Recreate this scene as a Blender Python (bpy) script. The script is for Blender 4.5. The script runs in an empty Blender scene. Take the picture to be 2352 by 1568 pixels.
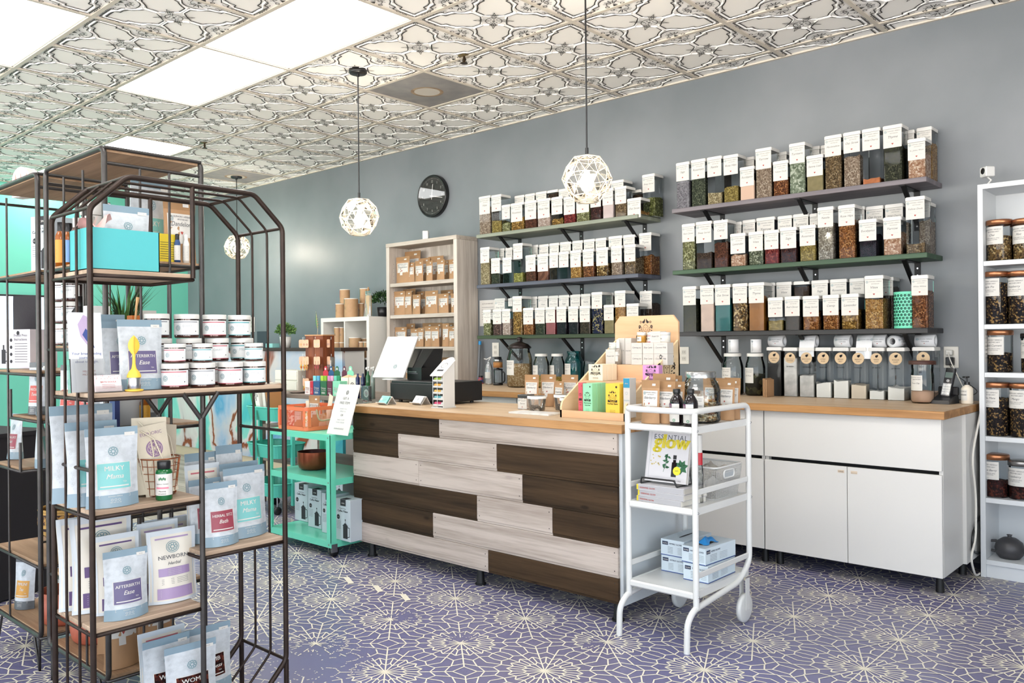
import bpy, bmesh, math, random
import numpy as np
from math import sin, cos, pi, sqrt, hypot, atan2, radians
from mathutils import Vector, Matrix
S = bpy.context.scene
COL = S.collection
rnd = random.Random(7)
# ------------------------------------------------------------------ camera, world, lights, exposure
HC = 1.215                                    # eye height
FPX, YAW, PITCH, ROLL = 1915.05, -.7351, .0002, -.0091
_f = np.array([sin(YAW)*cos(PITCH), cos(YAW)*cos(PITCH), sin(PITCH)])
_r = np.array([cos(YAW), -sin(YAW), 0.]); _u = np.cross(_r, _f)
_r, _u = cos(ROLL)*_r+sin(ROLL)*_u, -sin(ROLL)*_r+cos(ROLL)*_u
cd = bpy.data.cameras.new('camera'); cam = bpy.data.objects.new('camera', cd); COL.objects.link(cam)
cd.sensor_width = 36; cd.lens = FPX/2352*36; cd.clip_start = .05; cd.clip_end = 60
M = Matrix.Identity(4)
for i in range(3):
    M[i][0] = _r[i]; M[i][1] = _u[i]; M[i][2] = -_f[i]
M[2][3] = HC
cam.matrix_world = M
S.camera = cam
w = bpy.data.worlds.new('world'); S.world = w; w.use_nodes = True
WB = w.node_tree.nodes['Background']; WB.inputs[1].default_value = 8.6
_tc = w.node_tree.nodes.new('ShaderNodeTexCoord'); _sp = w.node_tree.nodes.new('ShaderNodeSeparateXYZ'); _cr = w.node_tree.nodes.new('ShaderNodeValToRGB')
w.node_tree.links.new(_tc.outputs['Generated'], _sp.inputs[0]); w.node_tree.links.new(_sp.outputs[2], _cr.inputs[0]); w.node_tree.links.new(_cr.outputs[0], WB.inputs[0])
_cr.color_ramp.elements[0].position = .0; _cr.color_ramp.elements[1].position = .06      # brighter lower half added to light the ceiling; dimmer sky above
_cr.color_ramp.elements[0].color = (1, .96, .9, 1); _cr.color_ramp.elements[1].color = (.34, .40, .47, 1)
S.view_settings.view_transform = 'Standard'; S.view_settings.look = 'None'; S.view_settings.gamma = 1
S.view_settings.use_curve_mapping = False; S.view_settings.exposure = 0.34
S.cycles.max_bounces = 8; S.cycles.diffuse_bounces = 4; S.cycles.glossy_bounces = 3; S.cycles.transmission_bounces = 5
S.cycles.transparent_max_bounces = 14; S.cycles.caustics_reflective = False; S.cycles.caustics_refractive = False
S.cycles.sample_clamp_indirect = 6.0
CEIL = 2.983; WALL = 5.0237; XL = -10.0; XR = 2.6; YF = -4.2
def portal(x0, x1, z0, z1, y):
    l = bpy.data.lights.new('window_portal', 'AREA'); l.shape = 'RECTANGLE'; l.size = x1-x0; l.size_y = z1-z0; l.cycles.is_portal = True
    o = bpy.data.objects.new('window_portal', l); COL.objects.link(o); o.location = ((x0+x1)/2, y, (z0+z1)/2); o.rotation_euler = (pi/2, 0, 0)
WINS = [(-9.6, -6.9), (-6.6, -3.9), (-3.6, -.9), (-.6, 2.2)]
for a, b in WINS: portal(a, b, .15, 2.75, YF-.02)
WINR = [(-3.8, -1.1), (-.8, 1.9)]                # side windows right of the viewpoint
for a, b in WINR:
    l = bpy.data.lights.new('window_portal', 'AREA'); l.shape = 'RECTANGLE'; l.size = b-a; l.size_y = 2.6; l.cycles.is_portal = True
    o = bpy.data.objects.new('window_portal', l); COL.objects.link(o); o.location = (XR+.02, (a+b)/2, 1.45); o.rotation_euler = (pi/2, 0, pi/2)
# ------------------------------------------------------------------ measuring helpers: pixel of the photograph -> point on a known plane
def at(x, y, X=None, Y=None, Z=None):
    d = _f + _r*(x-1176)/FPX - _u*(y-784)/FPX
    k = X/d[0] if X is not None else Y/d[1] if Y is not None else (Z-HC)/d[2]
    p = d*k
    return Vector((p[0], p[1], p[2]+HC))
# ------------------------------------------------------------------ materials
MATS = {}
def lin(c):
    if isinstance(c, str):
        c = c.lstrip('#'); c = [int(c[i:i+2], 16)/255 for i in (0, 2, 4)]
        return tuple(((v+.055)/1.055)**2.4 if v > .04045 else v/12.92 for v in c)
    return tuple(c[:3])
def nodes(m): return m.node_tree.nodes, m.node_tree.links
def mat(name, col, rough=.5, metal=0., spec=.5, var=0., vscale=8., vstretch=(1, 1, 1), bump=0., bscale=60., col2=None, emit=0., coat=0., coord='Object', detail=4., pos=(.35, .65), trans=0.):
    """principled material; var/col2 = noise mottling between the colour and col2"""
    if name in MATS: return MATS[name]
    m = bpy.data.materials.new(name); m.use_nodes = True; MATS[name] = m
    n, l = nodes(m); b = n['Principled BSDF']; c = lin(col)
    b.inputs['Base Color'].default_value = (*c, 1); b.inputs['Roughness'].default_value = rough
    b.inputs['Metallic'].default_value = metal; b.inputs['Specular IOR Level'].default_value = spec
    if coat: b.inputs['Coat Weight'].default_value = coat; b.inputs['Coat Roughness'].default_value = .1
    if trans: b.inputs['Transmission Weight'].default_value = trans
    if emit: b.inputs['Emission Color'].default_value = (*c, 1); b.inputs['Emission Strength'].default_value = emit
    if var or col2 or bump:
        tc = n.new('ShaderNodeTexCoord'); mp = n.new('ShaderNodeMapping'); mp.inputs['Scale'].default_value = vstretch
        l.new(tc.outputs[coord], mp.inputs[0])
        if var or col2:
            t = n.new('ShaderNodeTexNoise'); t.inputs['Scale'].default_value = vscale; t.inputs['Detail'].default_value = detail
            l.new(mp.outputs[0], t.inputs['Vector'])
            r = n.new('ShaderNodeValToRGB'); r.color_ramp.elements[0].position = pos[0]; r.color_ramp.elements[1].position = pos[1]
            c2 = lin(col2) if col2 else tuple(v*(1-var) for v in c)
            r.color_ramp.elements[0].color = (*c2, 1); r.color_ramp.elements[1].color = (*c, 1)
            l.new(t.outputs[0], r.inputs[0]); l.new(r.outputs[0], b.inputs['Base Color'])
        if bump:
            t = n.new('ShaderNodeTexNoise'); t.inputs['Scale'].default_value = bscale; l.new(mp.outputs[0], t.inputs['Vector'])
            bp = n.new('ShaderNodeBump'); bp.inputs['Strength'].default_value = bump; bp.inputs['Distance'].default_value = .002
            l.new(t.outputs[0], bp.inputs['Height']); l.new(bp.outputs[0], b.inputs['Normal'])
    return m
def clear(name, tint=(1, 1, 1), refl=.06, rough=.03, fr=1.45, haze=0., hcol=(.9, .92, .93)):
    """clear plastic or thin glass: see-through with surface reflection"""
    if name in MATS: return MATS[name]
    m = bpy.data.materials.new(name); m.use_nodes = True; MATS[name] = m
    n, l = nodes(m); n.remove(n['Principled BSDF']); out = n['Material Output']
    tr = n.new('ShaderNodeBsdfTransparent'); tr.inputs[0].default_value = (*lin(tint), 1)
    base = tr
    if haze:
        df = n.new('ShaderNodeBsdfDiffuse'); df.inputs[0].default_value = (*lin(hcol), 1)
        mx = n.new('ShaderNodeMixShader'); mx.inputs[0].default_value = haze; l.new(tr.outputs[0], mx.inputs[1]); l.new(df.outputs[0], mx.inputs[2]); base = mx
    gl = n.new('ShaderNodeBsdfGlossy'); gl.inputs['Roughness'].default_value = rough; gl.inputs[0].default_value = (1, 1, 1, 1)
    f = n.new('ShaderNodeFresnel'); f.inputs[0].default_value = fr
    ad = n.new('ShaderNodeMath'); ad.operation = 'ADD'; ad.inputs[1].default_value = refl-.04; ad.use_clamp = True; l.new(f.outputs[0], ad.inputs[0])
    x = n.new('ShaderNodeMixShader'); l.new(ad.outputs[0], x.inputs[0]); l.new(base.outputs[0], x.inputs[1]); l.new(gl.outputs[0], x.inputs[2])
    l.new(x.outputs[0], out.inputs[0])
    return m
def herb(name, c1, c2, c3=None, scale=160., rough=.9):
    """dried herb: speckle of two or three colours"""
    if name in MATS: return MATS[name]
    m = bpy.data.materials.new(name); m.use_nodes = True; MATS[name] = m
    n, l = nodes(m); b = n['Principled BSDF']; b.inputs['Roughness'].default_value = rough; b.inputs['Specular IOR Level'].default_value = .2
    c1, c2, c3 = [tuple(v*.68 for v in lin(c)) if c else None for c in (c1, c2, c3)]
    tc = n.new('ShaderNodeTexCoord'); v = n.new('ShaderNodeTexVoronoi'); v.inputs['Scale'].default_value = scale
    l.new(tc.outputs['Object'], v.inputs['Vector']); sp = n.new('ShaderNodeSeparateColor'); l.new(v.outputs['Color'], sp.inputs[0])
    r = n.new('ShaderNodeValToRGB'); r.color_ramp.interpolation = 'LINEAR'
    e = r.color_ramp.elements; e[0].color = (*lin(c1), 1); e[0].position = .2; e[1].color = (*lin(c2), 1); e[1].position = .75
    if c3: q = e.new(.9); q.color = (*lin(c3), 1)
    l.new(sp.outputs[0], r.inputs[0]); l.new(r.outputs[0], b.inputs['Base Color'])
    bp = n.new('ShaderNodeBump'); bp.inputs['Strength'].default_value = .6; bp.inputs['Distance'].default_value = .003
    l.new(sp.outputs[1], bp.inputs['Height']); l.new(bp.outputs[0], b.inputs['Normal'])
    return m
def wood(name, c1, c2, scale=1., axis=0, ring=14., rough=.5, c3=None, knots=False, spec=.4, contrast=(.35, .7)):
    """grain running along one axis"""
    if name in MATS: return MATS[name]
    m = bpy.data.materials.new(name); m.use_nodes = True; MATS[name] = m
    n, l = nodes(m); b = n['Principled BSDF']; b.inputs['Roughness'].default_value = rough; b.inputs['Specular IOR Level'].default_value = spec
    tc = n.new('ShaderNodeTexCoord'); mp = n.new('ShaderNodeMapping'); s = [ring, ring, ring]; s[axis] = ring*.05
    mp.inputs['Scale'].default_value = [v*scale for v in s]
    at_ = n.new('ShaderNodeAttribute'); at_.attribute_name = 'pid'
    add = n.new('ShaderNodeVectorMath'); add.operation = 'ADD'; l.new(tc.outputs['Object'], add.inputs[0]); l.new(at_.outputs['Vector'], add.inputs[1])
    l.new(add.outputs[0], mp.inputs[0])
    t = n.new('ShaderNodeTexNoise'); t.inputs['Scale'].default_value = 1.; t.inputs['Detail'].default_value = 6.; t.inputs['Distortion'].default_value = .6
    l.new(mp.outputs[0], t.inputs['Vector'])
    t2 = n.new('ShaderNodeTexNoise'); t2.inputs['Scale'].default_value = 9.; t2.inputs['Detail'].default_value = 3.; l.new(mp.outputs[0], t2.inputs['Vector'])
    mx = n.new('ShaderNodeMath'); mx.operation = 'MULTIPLY_ADD'; mx.inputs[1].default_value = .35; l.new(t2.outputs[0], mx.inputs[0]); l.new(t.outputs[0], mx.inputs[2])
    sb = n.new('ShaderNodeMath'); sb.operation = 'SUBTRACT'; sb.inputs[1].default_value = .17; l.new(mx.outputs[0], sb.inputs[0])
    r = n.new('ShaderNodeValToRGB'); e = r.color_ramp.elements; e[0].position = contrast[0]; e[1].position = contrast[1]
    e[0].color = (*lin(c2), 1); e[1].color = (*lin(c1), 1); l.new(sb.outputs[0], r.inputs[0]); src = r.outputs[0]
    if knots:
        v = n.new('ShaderNodeTexVoronoi'); v.inputs['Scale'].default_value = 1.; m2 = n.new('ShaderNodeMapping'); s2 = [9., 9., 9.]; s2[axis] = 3.2
        m2.inputs['Scale'].default_value = s2; l.new(add.outputs[0], m2.inputs[0]); l.new(m2.outputs[0], v.inputs['Vector'])
        r2 = n.new('ShaderNodeValToRGB'); e2 = r2.color_ramp.elements; e2[0].position = .05; e2[1].position = .1; e2[0].color = (1, 1, 1, 1); e2[1].color = (0, 0, 0, 1)
        l.new(v.outputs['Distance'], r2.inputs[0]); mi = n.new('ShaderNodeMix'); mi.data_type = 'RGBA'; l.new(r2.outputs[0], mi.inputs[0])
        l.new(src, mi.inputs[6]); mi.inputs[7].default_value = (*lin(c3 or c2), 1); src = mi.outputs[2]
    l.new(src, b.inputs['Base Color'])
    bp = n.new('ShaderNodeBump'); bp.inputs['Strength'].default_value = .15; bp.inputs['Distance'].default_value = .002
    l.new(t.outputs[0], bp.inputs['Height']); l.new(bp.outputs[0], b.inputs['Normal'])
    return m
# ------------------------------------------------------------------ object helpers
def tag(o, label=None, cat=None, group=None, kind=None):
    if label: o['label'] = label
    if cat: o['category'] = cat
    if group: o['group'] = group
    if kind: o['kind'] = kind
    return o
def empty(name, loc=(0, 0, 0), rz=0., label=None, cat=None, group=None, parent=None, rot=None):
    o = bpy.data.objects.new(name, None); COL.objects.link(o); o.empty_display_size = .05
    o.location = loc; o.rotation_euler = rot if rot else (0, 0, rz)
    if parent: o.parent = parent
    return tag(o, label, cat, group)
def copy_tree(o, parent=None):
    c = o.copy(); COL.objects.link(c)
    if parent: c.parent = parent
    for ch in list(o.children): copy_tree(ch, c)
    return c
# ------------------------------------------------------------------ glyphs of the built-in typeface
GL = {}
def _glyphs():
    cu = bpy.data.curves.new('t', 'FONT'); ob = bpy.data.objects.new('t', cu); cu.resolution_u = 2; cu.size = 1
    def shape(s):
        cu.body = s; me = bpy.data.meshes.new_from_object(ob)
        v = [(p.co.x, p.co.y) for p in me.vertices]; f = [tuple(q.vertices) for q in me.polygons]; bpy.data.meshes.remove(me)
        return v, f
    hh = max(p[0] for p in shape('HH')[0])
    for ch in "ABCDEFGHIJKLMNOPQRSTUVWXYZabcdefghijklmnopqrstuvwxyz0123456789&.,!'-:/$":
        v, f = shape(ch); adv = max(p[0] for p in shape('H'+ch+'H')[0])-hh
        GL[ch] = (v, f, adv)
    GL[' '] = ([], [], .3)
    bpy.data.objects.remove(ob); bpy.data.curves.remove(cu)
_glyphs()
def twidth(s, size, sp=0.): return sum(GL.get(c, GL[' '])[2]+sp for c in s)*size
# ------------------------------------------------------------------ mesh builder
class MB:
    def __init__(s): s.v = []; s.f = []; s.m = []; s.mats = []; s.sm = []; s.pid = []; s._p = (0, 0, 0)
    def mi(s, m):
        if m not in s.mats: s.mats.append(m)
        return s.mats.index(m)
    def add(s, vs, fs, m, smooth=False, T=None):
        b = len(s.v)
        if T is not None: vs = [T @ Vector(p) for p in vs]
        s.v += [tuple(p) for p in vs]; k = s.mi(m)
        for f in fs:
            s.f.append(tuple(i+b for i in f)); s.m.append(k); s.sm.append(smooth); s.pid.append(s._p)
        return s
    def box(s, x0, x1, y0, y1, z0, z1, m, T=None, ch=0.):
        if ch <= 0:
            vs = [(x, y, z) for z in (z0, z1) for y in (y0, y1) for x in (x0, x1)]
            fs = [(0, 2, 3, 1), (4, 5, 7, 6), (0, 1, 5, 4), (2, 6, 7, 3), (0, 4, 6, 2), (1, 3, 7, 5)]
            return s.add(vs, fs, m, False, T)
        c = ch; vs = []; fs = []
        X, Y, Z = (x0, x1), (y0, y1), (z0, z1); sg = (1, -1)
        idx = {}
        for i in (0, 1):
            for j in (0, 1):
                for k in (0, 1):
                    for a in range(3):
                        p = [X[i], Y[j], Z[k]]
                        for q, ii in zip(range(3), (i, j, k)):
                            if q != a: p[q] += sg[ii]*c
                        idx[i, j, k, a] = len(vs); vs.append(tuple(p))
        I = lambda i, j, k, a: idx[i, j, k, a]
        for a in range(3):
            b_, c_ = (a+1) % 3, (a+2) % 3
            for e in (0, 1):
                o = []
                for (p, q) in ((0, 0), (1, 0), (1, 1), (0, 1)):
                    t = [0, 0, 0]; t[a] = e; t[b_] = p; t[c_] = q; o.append(I(*t, a))
                fs.append(tuple(o) if e else tuple(reversed(o)))
        for a in range(3):
            b_, c_ = (a+1) % 3, (a+2) % 3
            for p in (0, 1):
                for q in (0, 1):
                    t = [0, 0, 0]; t[b_] = p; t[c_] = q; u = list(t); u[a] = 1
                    f = (I(*t, b_), I(*u, b_), I(*u, c_), I(*t, c_))
                    fs.append(f if p != q else tuple(reversed(f)))
        for i in (0, 1):
            for j in (0, 1):
                for k in (0, 1):
                    f = (I(i, j, k, 0), I(i, j, k, 1), I(i, j, k, 2)); fs.append(f if (i+j+k) % 2 else tuple(reversed(f)))
        return s.add(vs, fs, m, False, T)
    def prism(s, poly, z0, z1, m, T=None, smooth=False, cap=True):
        n = len(poly); vs = [(x, y, z0) for x, y in poly]+[(x, y, z1) for x, y in poly]
        s.add(vs, [(i, (i+1) % n, n+(i+1) % n, n+i) for i in range(n)], m, smooth, T)
        if cap: s.add(vs, [tuple(reversed(range(n))), tuple(range(n, 2*n))], m, False, T)
        return s
    def rbox(s, x0, x1, y0, y1, z0, z1, r, m, T=None, seg=3, cap=True, cap_bottom=True):
        return s.prism(rrect(x0, x1, y0, y1, r, seg), z0, z1, m, T, False, cap)
    def lathe(s, prof, m, seg=24, T=None, smooth=True, a0=0., a1=2*pi):
        full = abs(a1-a0-2*pi) < 1e-6; k = seg if full else seg+1
        vs = [(r*cos(a0+(a1-a0)*i/seg), r*sin(a0+(a1-a0)*i/seg), z) for r, z in prof for i in range(k)]
        fs = []
        for j in range(len(prof)-1):
            for i in range(seg):
                a, b = j*k+i, j*k+(i+1) % k
                fs.append((a, b, b+k, a+k))
        return s.add(vs, fs, m, smooth, T)
    def cyl(s, x, y, z0, z1, r, m, seg=16, T=None, r1=None):
        r1 = r if r1 is None else r1; b = len(s.v)
        vs = [(x+r*cos(2*pi*i/seg), y+r*sin(2*pi*i/seg), z0) for i in range(seg)]+[(x+r1*cos(2*pi*i/seg), y+r1*sin(2*pi*i/seg), z1) for i in range(seg)]
        s.add(vs, [(i, (i+1) % seg, seg+(i+1) % seg, seg+i) for i in range(seg)], m, True, T)
        return s.add(vs, [tuple(reversed(range(seg))), tuple(range(seg, 2*seg))], m, False, T)
    def tube(s, pts, r, m, seg=8, closed=False, T=None, caps=True):
        P = [Vector(p) for p in pts]; n = len(P); rs = r if isinstance(r, (list, tuple)) else [r]*n
        tan = []
        for i in range(n):
            a = P[(i-1) % n] if (i > 0 or closed) else P[i]; b = P[(i+1) % n] if (i < n-1 or closed) else P[i]
            t = (b-a); tan.append(t.normalized() if t.length > 1e-9 else Vector((0, 0, 1)))
        nrm = tan[0].orthogonal().normalized(); vs = []
        for i in range(n):
            if i:
                ax = tan[i-1].cross(tan[i]); an = tan[i-1].angle(tan[i], 0)
                if ax.length > 1e-9: nrm = Matrix.Rotation(an, 3, ax.normalized()) @ nrm
            nrm = (nrm-tan[i]*nrm.dot(tan[i])).normalized(); bi = tan[i].cross(nrm)
            for k in range(seg):
                a = 2*pi*k/seg; vs.append(P[i]+(nrm*cos(a)+bi*sin(a))*rs[i])
        fs = []
        for i in range(n if closed else n-1):
            for k in range(seg):
                a, b = i*seg+k, i*seg+(k+1) % seg; c = ((i+1) % n)*seg
                fs.append((a, b, c+(k+1) % seg, c+k))
        s.add(vs, fs, m, True, T)
        if caps and not closed: s.add(vs, [tuple(reversed(range(seg))), tuple(range((n-1)*seg, n*seg))], m, False, T)
        return s
    def grid(s, fn, nu, nv, m, smooth=True, T=None, flip=False):
        vs = [fn(i/nu, j/nv) for j in range(nv+1) for i in range(nu+1)]; k = nu+1
        fs = [(j*k+i, j*k+i+1, (j+1)*k+i+1, (j+1)*k+i) for j in range(nv) for i in range(nu)]
        if flip: fs = [tuple(reversed(f)) for f in fs]
        return s.add(vs, fs, m, smooth, T)
    def rect(s, mp, u0, u1, v0, v1, m, nu=1, nv=1):
        """flat rectangle in (u,v) laid on a surface by the mapping mp"""
        return s.grid(lambda a, b: mp(u0+(u1-u0)*a, v0+(v1-v0)*b), nu, nv, m, nu > 1 or nv > 1)
    def poly(s, mp, pts, m): return s.add([mp(*p) for p in pts], [tuple(range(len(pts)))], m)
    def disc(s, mp, u, v, r, m, seg=20, ru=None):
        return s.add([mp(u+(ru or r)*cos(2*pi*i/seg), v+r*sin(2*pi*i/seg)) for i in range(seg)], [tuple(range(seg))], m)
    def ring(s, mp, u, v, r, w, m, seg=24, a0=0, a1=2*pi, ru=1.):
        vs = []
        for i in range(seg+1):
            a = a0+(a1-a0)*i/seg
            vs += [mp(u+(r-w/2)*ru*cos(a), v+(r-w/2)*sin(a)), mp(u+(r+w/2)*ru*cos(a), v+(r+w/2)*sin(a))]
        return s.add(vs, [(2*i, 2*i+1, 2*i+3, 2*i+2) for i in range(seg)], m)
    def line(s, mp, pts, w, m):
        for (a, b), (c, d) in zip(pts[:-1], pts[1:]):
            L = hypot(c-a, d-b) or 1e-9; nx, ny = -(d-b)/L*w/2, (c-a)/L*w/2
            s.add([mp(a-nx, b-ny), mp(c-nx, d-ny), mp(c+nx, d+ny), mp(a+nx, b+ny)], [(0, 1, 2, 3)], m)
        return s
    def text(s, t, mp, u, v, size, m, align='c', shear=0., sx=1., bold=0., sp=0., rot=0., fit=None):
        W = twidth(t, size*sx, sp)
        if fit and W > fit: size *= fit/W; W = fit
        x = u-(W/2 if align == 'c' else W if align == 'r' else 0)
        k = s.mi(m)
        for dx in ((0, bold*size) if bold else (0,)):
            xx = x+dx
            for ch in t:
                vs, fs, adv = GL.get(ch, GL[' '])
                b = len(s.v)
                for (a, c) in vs:
                    pu = xx+(a+c*shear)*size*sx; pv = v+c*size
                    if rot: du, dv = pu-u, pv-v; pu, pv = u+du*cos(rot)-dv*sin(rot), v+du*sin(rot)+dv*cos(rot)
                    s.v.append(tuple(mp(pu, pv)))
                for f in fs: s.f.append(tuple(i+b for i in f)); s.m.append(k); s.sm.append(False); s.pid.append(s._p)
                xx += (adv+sp)*size*sx
        return s
    def mandala(s, mp, u, v, r, m, w=None):
        w = w or r*.09
        s.ring(mp, u, v, r, w, m, 20); s.ring(mp, u, v, r*.42, w, m, 12)
        for k in range(8):
            a = pi*k/4; c_, s_ = cos(a), sin(a)
            s.ring(mp, u+r*.62*c_, v+r*.62*s_, r*.3, w, m, 8)
        return s
    def mesh(s, name):
        me = bpy.data.meshes.new(name); me.from_pydata(s.v, [], s.f)
        for m in s.mats: me.materials.append(m)
        me.polygons.foreach_set('material_index', s.m); me.polygons.foreach_set('use_smooth', s.sm)
        if any(p != (0, 0, 0) for p in s.pid):
            a = me.attributes.new('pid', 'FLOAT_VECTOR', 'FACE'); a.data.foreach_set('vector', [c for p in s.pid for c in p])
        me.update(); return me
    def build(s, name, parent=None, loc=None, label=None, cat=None, group=None, kind=None, bevel=0., rz=None, rot=None):
        me = s.mesh(name)
        o = bpy.data.objects.new(name, me); COL.objects.link(o)
        if parent: o.parent = parent
        if loc is not None: o.location = loc
        if rz is not None: o.rotation_euler = (0, 0, rz)
        if rot is not None: o.rotation_euler = rot
        if bevel:
            md = o.modifiers.new('bevel', 'BEVEL'); md.width = bevel; md.segments = 2; md.limit_method = 'ANGLE'; md.angle_limit = radians(40)
        return tag(o, label, cat, group, kind)
def rrect(x0, x1, y0, y1, r, seg=3):
    o = []
    for cx, cy, a in ((x1-r, y1-r, 0), (x0+r, y1-r, 90), (x0+r, y0+r, 180), (x1-r, y0+r, 270)):
        for i in range(seg+1):
            t = radians(a+90*i/seg); o.append((cx+r*cos(t), cy+r*sin(t)))
    return o
def front(y, x0=0., z0=0.): return lambda u, v: (x0+u, y, z0+v)          # (u,v) on a face looking to -Y
def side(x, y0=0., z0=0.): return lambda u, v: (x, y0+u, z0+v)           # on a face looking to +X
def top(z, x0=0., y0=0.): return lambda u, v: (x0+u, y0+v, z)
def wrap(r, z0=0., a0=-pi/2, cx=0., cy=0.): return lambda u, v: (cx+r*cos(a0+u/r), cy+r*sin(a0+u/r), z0+v)
def bend(pts, r=.03, seg=5):
    """rounds the corners of a polyline"""
    P = [Vector(p) for p in pts]; o = [P[0]]
    for i in range(1, len(P)-1):
        a, b, c = P[i-1], P[i], P[i+1]; d1 = (a-b); d2 = (c-b); q = min(r, d1.length*.45, d2.length*.45)
        p1 = b+d1.normalized()*q; p2 = b+d2.normalized()*q
        for k in range(seg+1):
            t = k/seg; o.append(p1*(1-t)**2+b*2*t*(1-t)+p2*t*t)
    o.append(P[-1]); return o
# ------------------------------------------------------------------ the room
T = .6096; OX, OY = -3.4389, 2.4265
M_CEIL = mat('ceiling_white', '#fbf9f5', .55, bump=.0); M_PANEL = mat('ceiling_panel', '#f5f2ec', .6)
M_LINE = mat('ceiling_line', '#35322e', .7); M_TBAR = mat('ceiling_tbar', '#cbc2b4', .5); M_RIDGE = mat('ceiling_ridge', '#fbf9f5', .5)
LIGHTS = [(-4, -2, 0), (-2, 0, 0), (-4, -2, -2), (-7, -5.999, 1), (1, 3, -3), (-9, -7, -3), (-6, -4, -5), (-1, 1, -6), (3, 5, -1), (-11, -9, 1), (-12, -10, -4), (4, 6, -6)]
GREY = {(-2, 2), (-8, 3)}
lit = set()
for a, b, v in LIGHTS:
    for u in range(int(a), int(math.ceil(b-.01))): lit.add((u, v))
wr0 = random.Random(1)
def tile_pattern():
    q = MB(); h = T/2-.012
    def mp(z): return lambda u, v: (u*h, v*h, z-(.0012*wr0.random() if z < -.003 else 0))
    inner = [(.17, .17), (.12, .26), (.05, .33), (.05, .53)]+[(.05+.02+.21*sin(a), .86-.30*cos(a)) for a in (0.05, .35, .7, 1.0, 1.3)]
    inner = [(.17, .17), (.11, .24), (.05, .30), (.05, .52), (.13, .57), (.21, .64), (.27, .71), (.38, .76), (.50, .77), (.52, .86), (.70, .86), (.86, .86)]
    full_in = inner+[(b, a) for a, b in reversed(inner[:-1])]
    outer = [(0, .65), (.09, .66), (.17, .70), (.23, .77), (.26, .84), (.42, .86), (.43, .95), (.60, .95), (.94, .95)]
    for sx in (1, -1):
        for sy in (1, -1):
            f = lambda p: (p[0]*sx, p[1]*sy)
            pts = [f(p) for p in full_in]
            q.poly(mp(-.0012), pts if sx*sy < 0 else pts[::-1], M_PANEL)
            q.line(mp(-.0034), pts+[pts[0]], .023, M_LINE)
            for o in (outer, [(b, a) for a, b in outer]):
                o = [f(p) for p in o]
                q.line(mp(-.0034), o, .021, M_LINE)
            sq = [f(p) for p in ((.84, .89), (.89, .94), (.94, .89), (.89, .84), (.84, .89))]
            q.line(mp(-.004), sq, .011, M_LINE)
            # scrolls between the shell and the corner
            for a0, b0 in ((.35, .93), (.55, .985), (.7, .99)):
                for sw in (0, 1):
                    c = [(a0-.03, b0-.02), (a0+.02, b0+.01), (a0+.06, b0-.02), (a0+.1, b0+.005)]
                    c = [f((b, a) if sw else (a, b)) for a, b in c]; q.line(mp(-.0034), c, .012, M_LINE)
            pet = [(.05, .05), (.10, .16), (.27, .27), (.16, .10), (.05, .05)]
            q.line(mp(-.0054), [f(p) for p in pet], .012, M_LINE)
            q.line(mp(-.0054), [f(p) for p in ((.12, .12), (.2, .2))], .012, M_LINE)
            # raised ridges that frame the panels
            rd = [(.10, .21), (.025, .31), (.025, .56), (.13, .61), (.2, .68), (.25, .78), (.4, .81), (.46, .86), (.56, .905), (.90, .905)]
            for sw in (0, 1):
                c = [f((b, a) if sw else (a, b)) for a, b in rd]
                for (a, b), (e, g) in zip(c[:-1], c[1:]):
                    L = hypot(e-a, g-b); nx, ny = -(g-b)/L*.022, (e-a)/L*.022
                    v = [mp(-.0005)(a-nx, b-ny), mp(-.0005)(e-nx, g-ny), mp(-.0062)(e, g), mp(-.0062)(a, b), mp(-.0005)(a+nx, b+ny), mp(-.0005)(e+nx, g+ny)]
                    q.add(v, [(3, 2, 1, 0), (4, 5, 2, 3)], M_RIDGE)
    for k in range(4):     # shells at the middle of each side
        R_ = [(1, 0), (0, 1), (-1, 0), (0, -1)][k]
        f = lambda u, v, R_=R_: mp(-.005)(u*R_[1]+v*R_[0], v*R_[1]-u*R_[0])
        for a in (-.9, -.5, 0, .5, .9): q.line(f, [(.04*sin(a), .90-.04*cos(a)), (.19*sin(a), .92-.19*cos(a))], .016, M_LINE)
        q.poly(f, [(-.05, .99), (.05, .99), (0, .9)], M_LINE)
        for s_ in (-1, 1): q.ring(f, s_*.16, .96, .035, .016, M_LINE, 8)
        q.ring(f, 0, .92, .13, .012, M_LINE, 10, pi, 2*pi)
    q.ring(mp(-.0065), 0, 0, .155, .016, M_LINE, 20); q.disc(mp(-.0062), 0, 0, .03, M_LINE, 8)
    for a in range(4): q.disc(mp(-.0062), .08*cos(a*pi/2), .08*sin(a*pi/2), .017, M_LINE, 6)
    return q
TP = tile_pattern()
cg = MB(); ce = MB(); tb = MB()
u0, u1 = int(math.floor((XL-OX)/T)), int(math.ceil((XR-OX)/T)); v0, v1 = int(math.floor((YF-OY)/T)), int(math.ceil((WALL-OY)/T))
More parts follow.
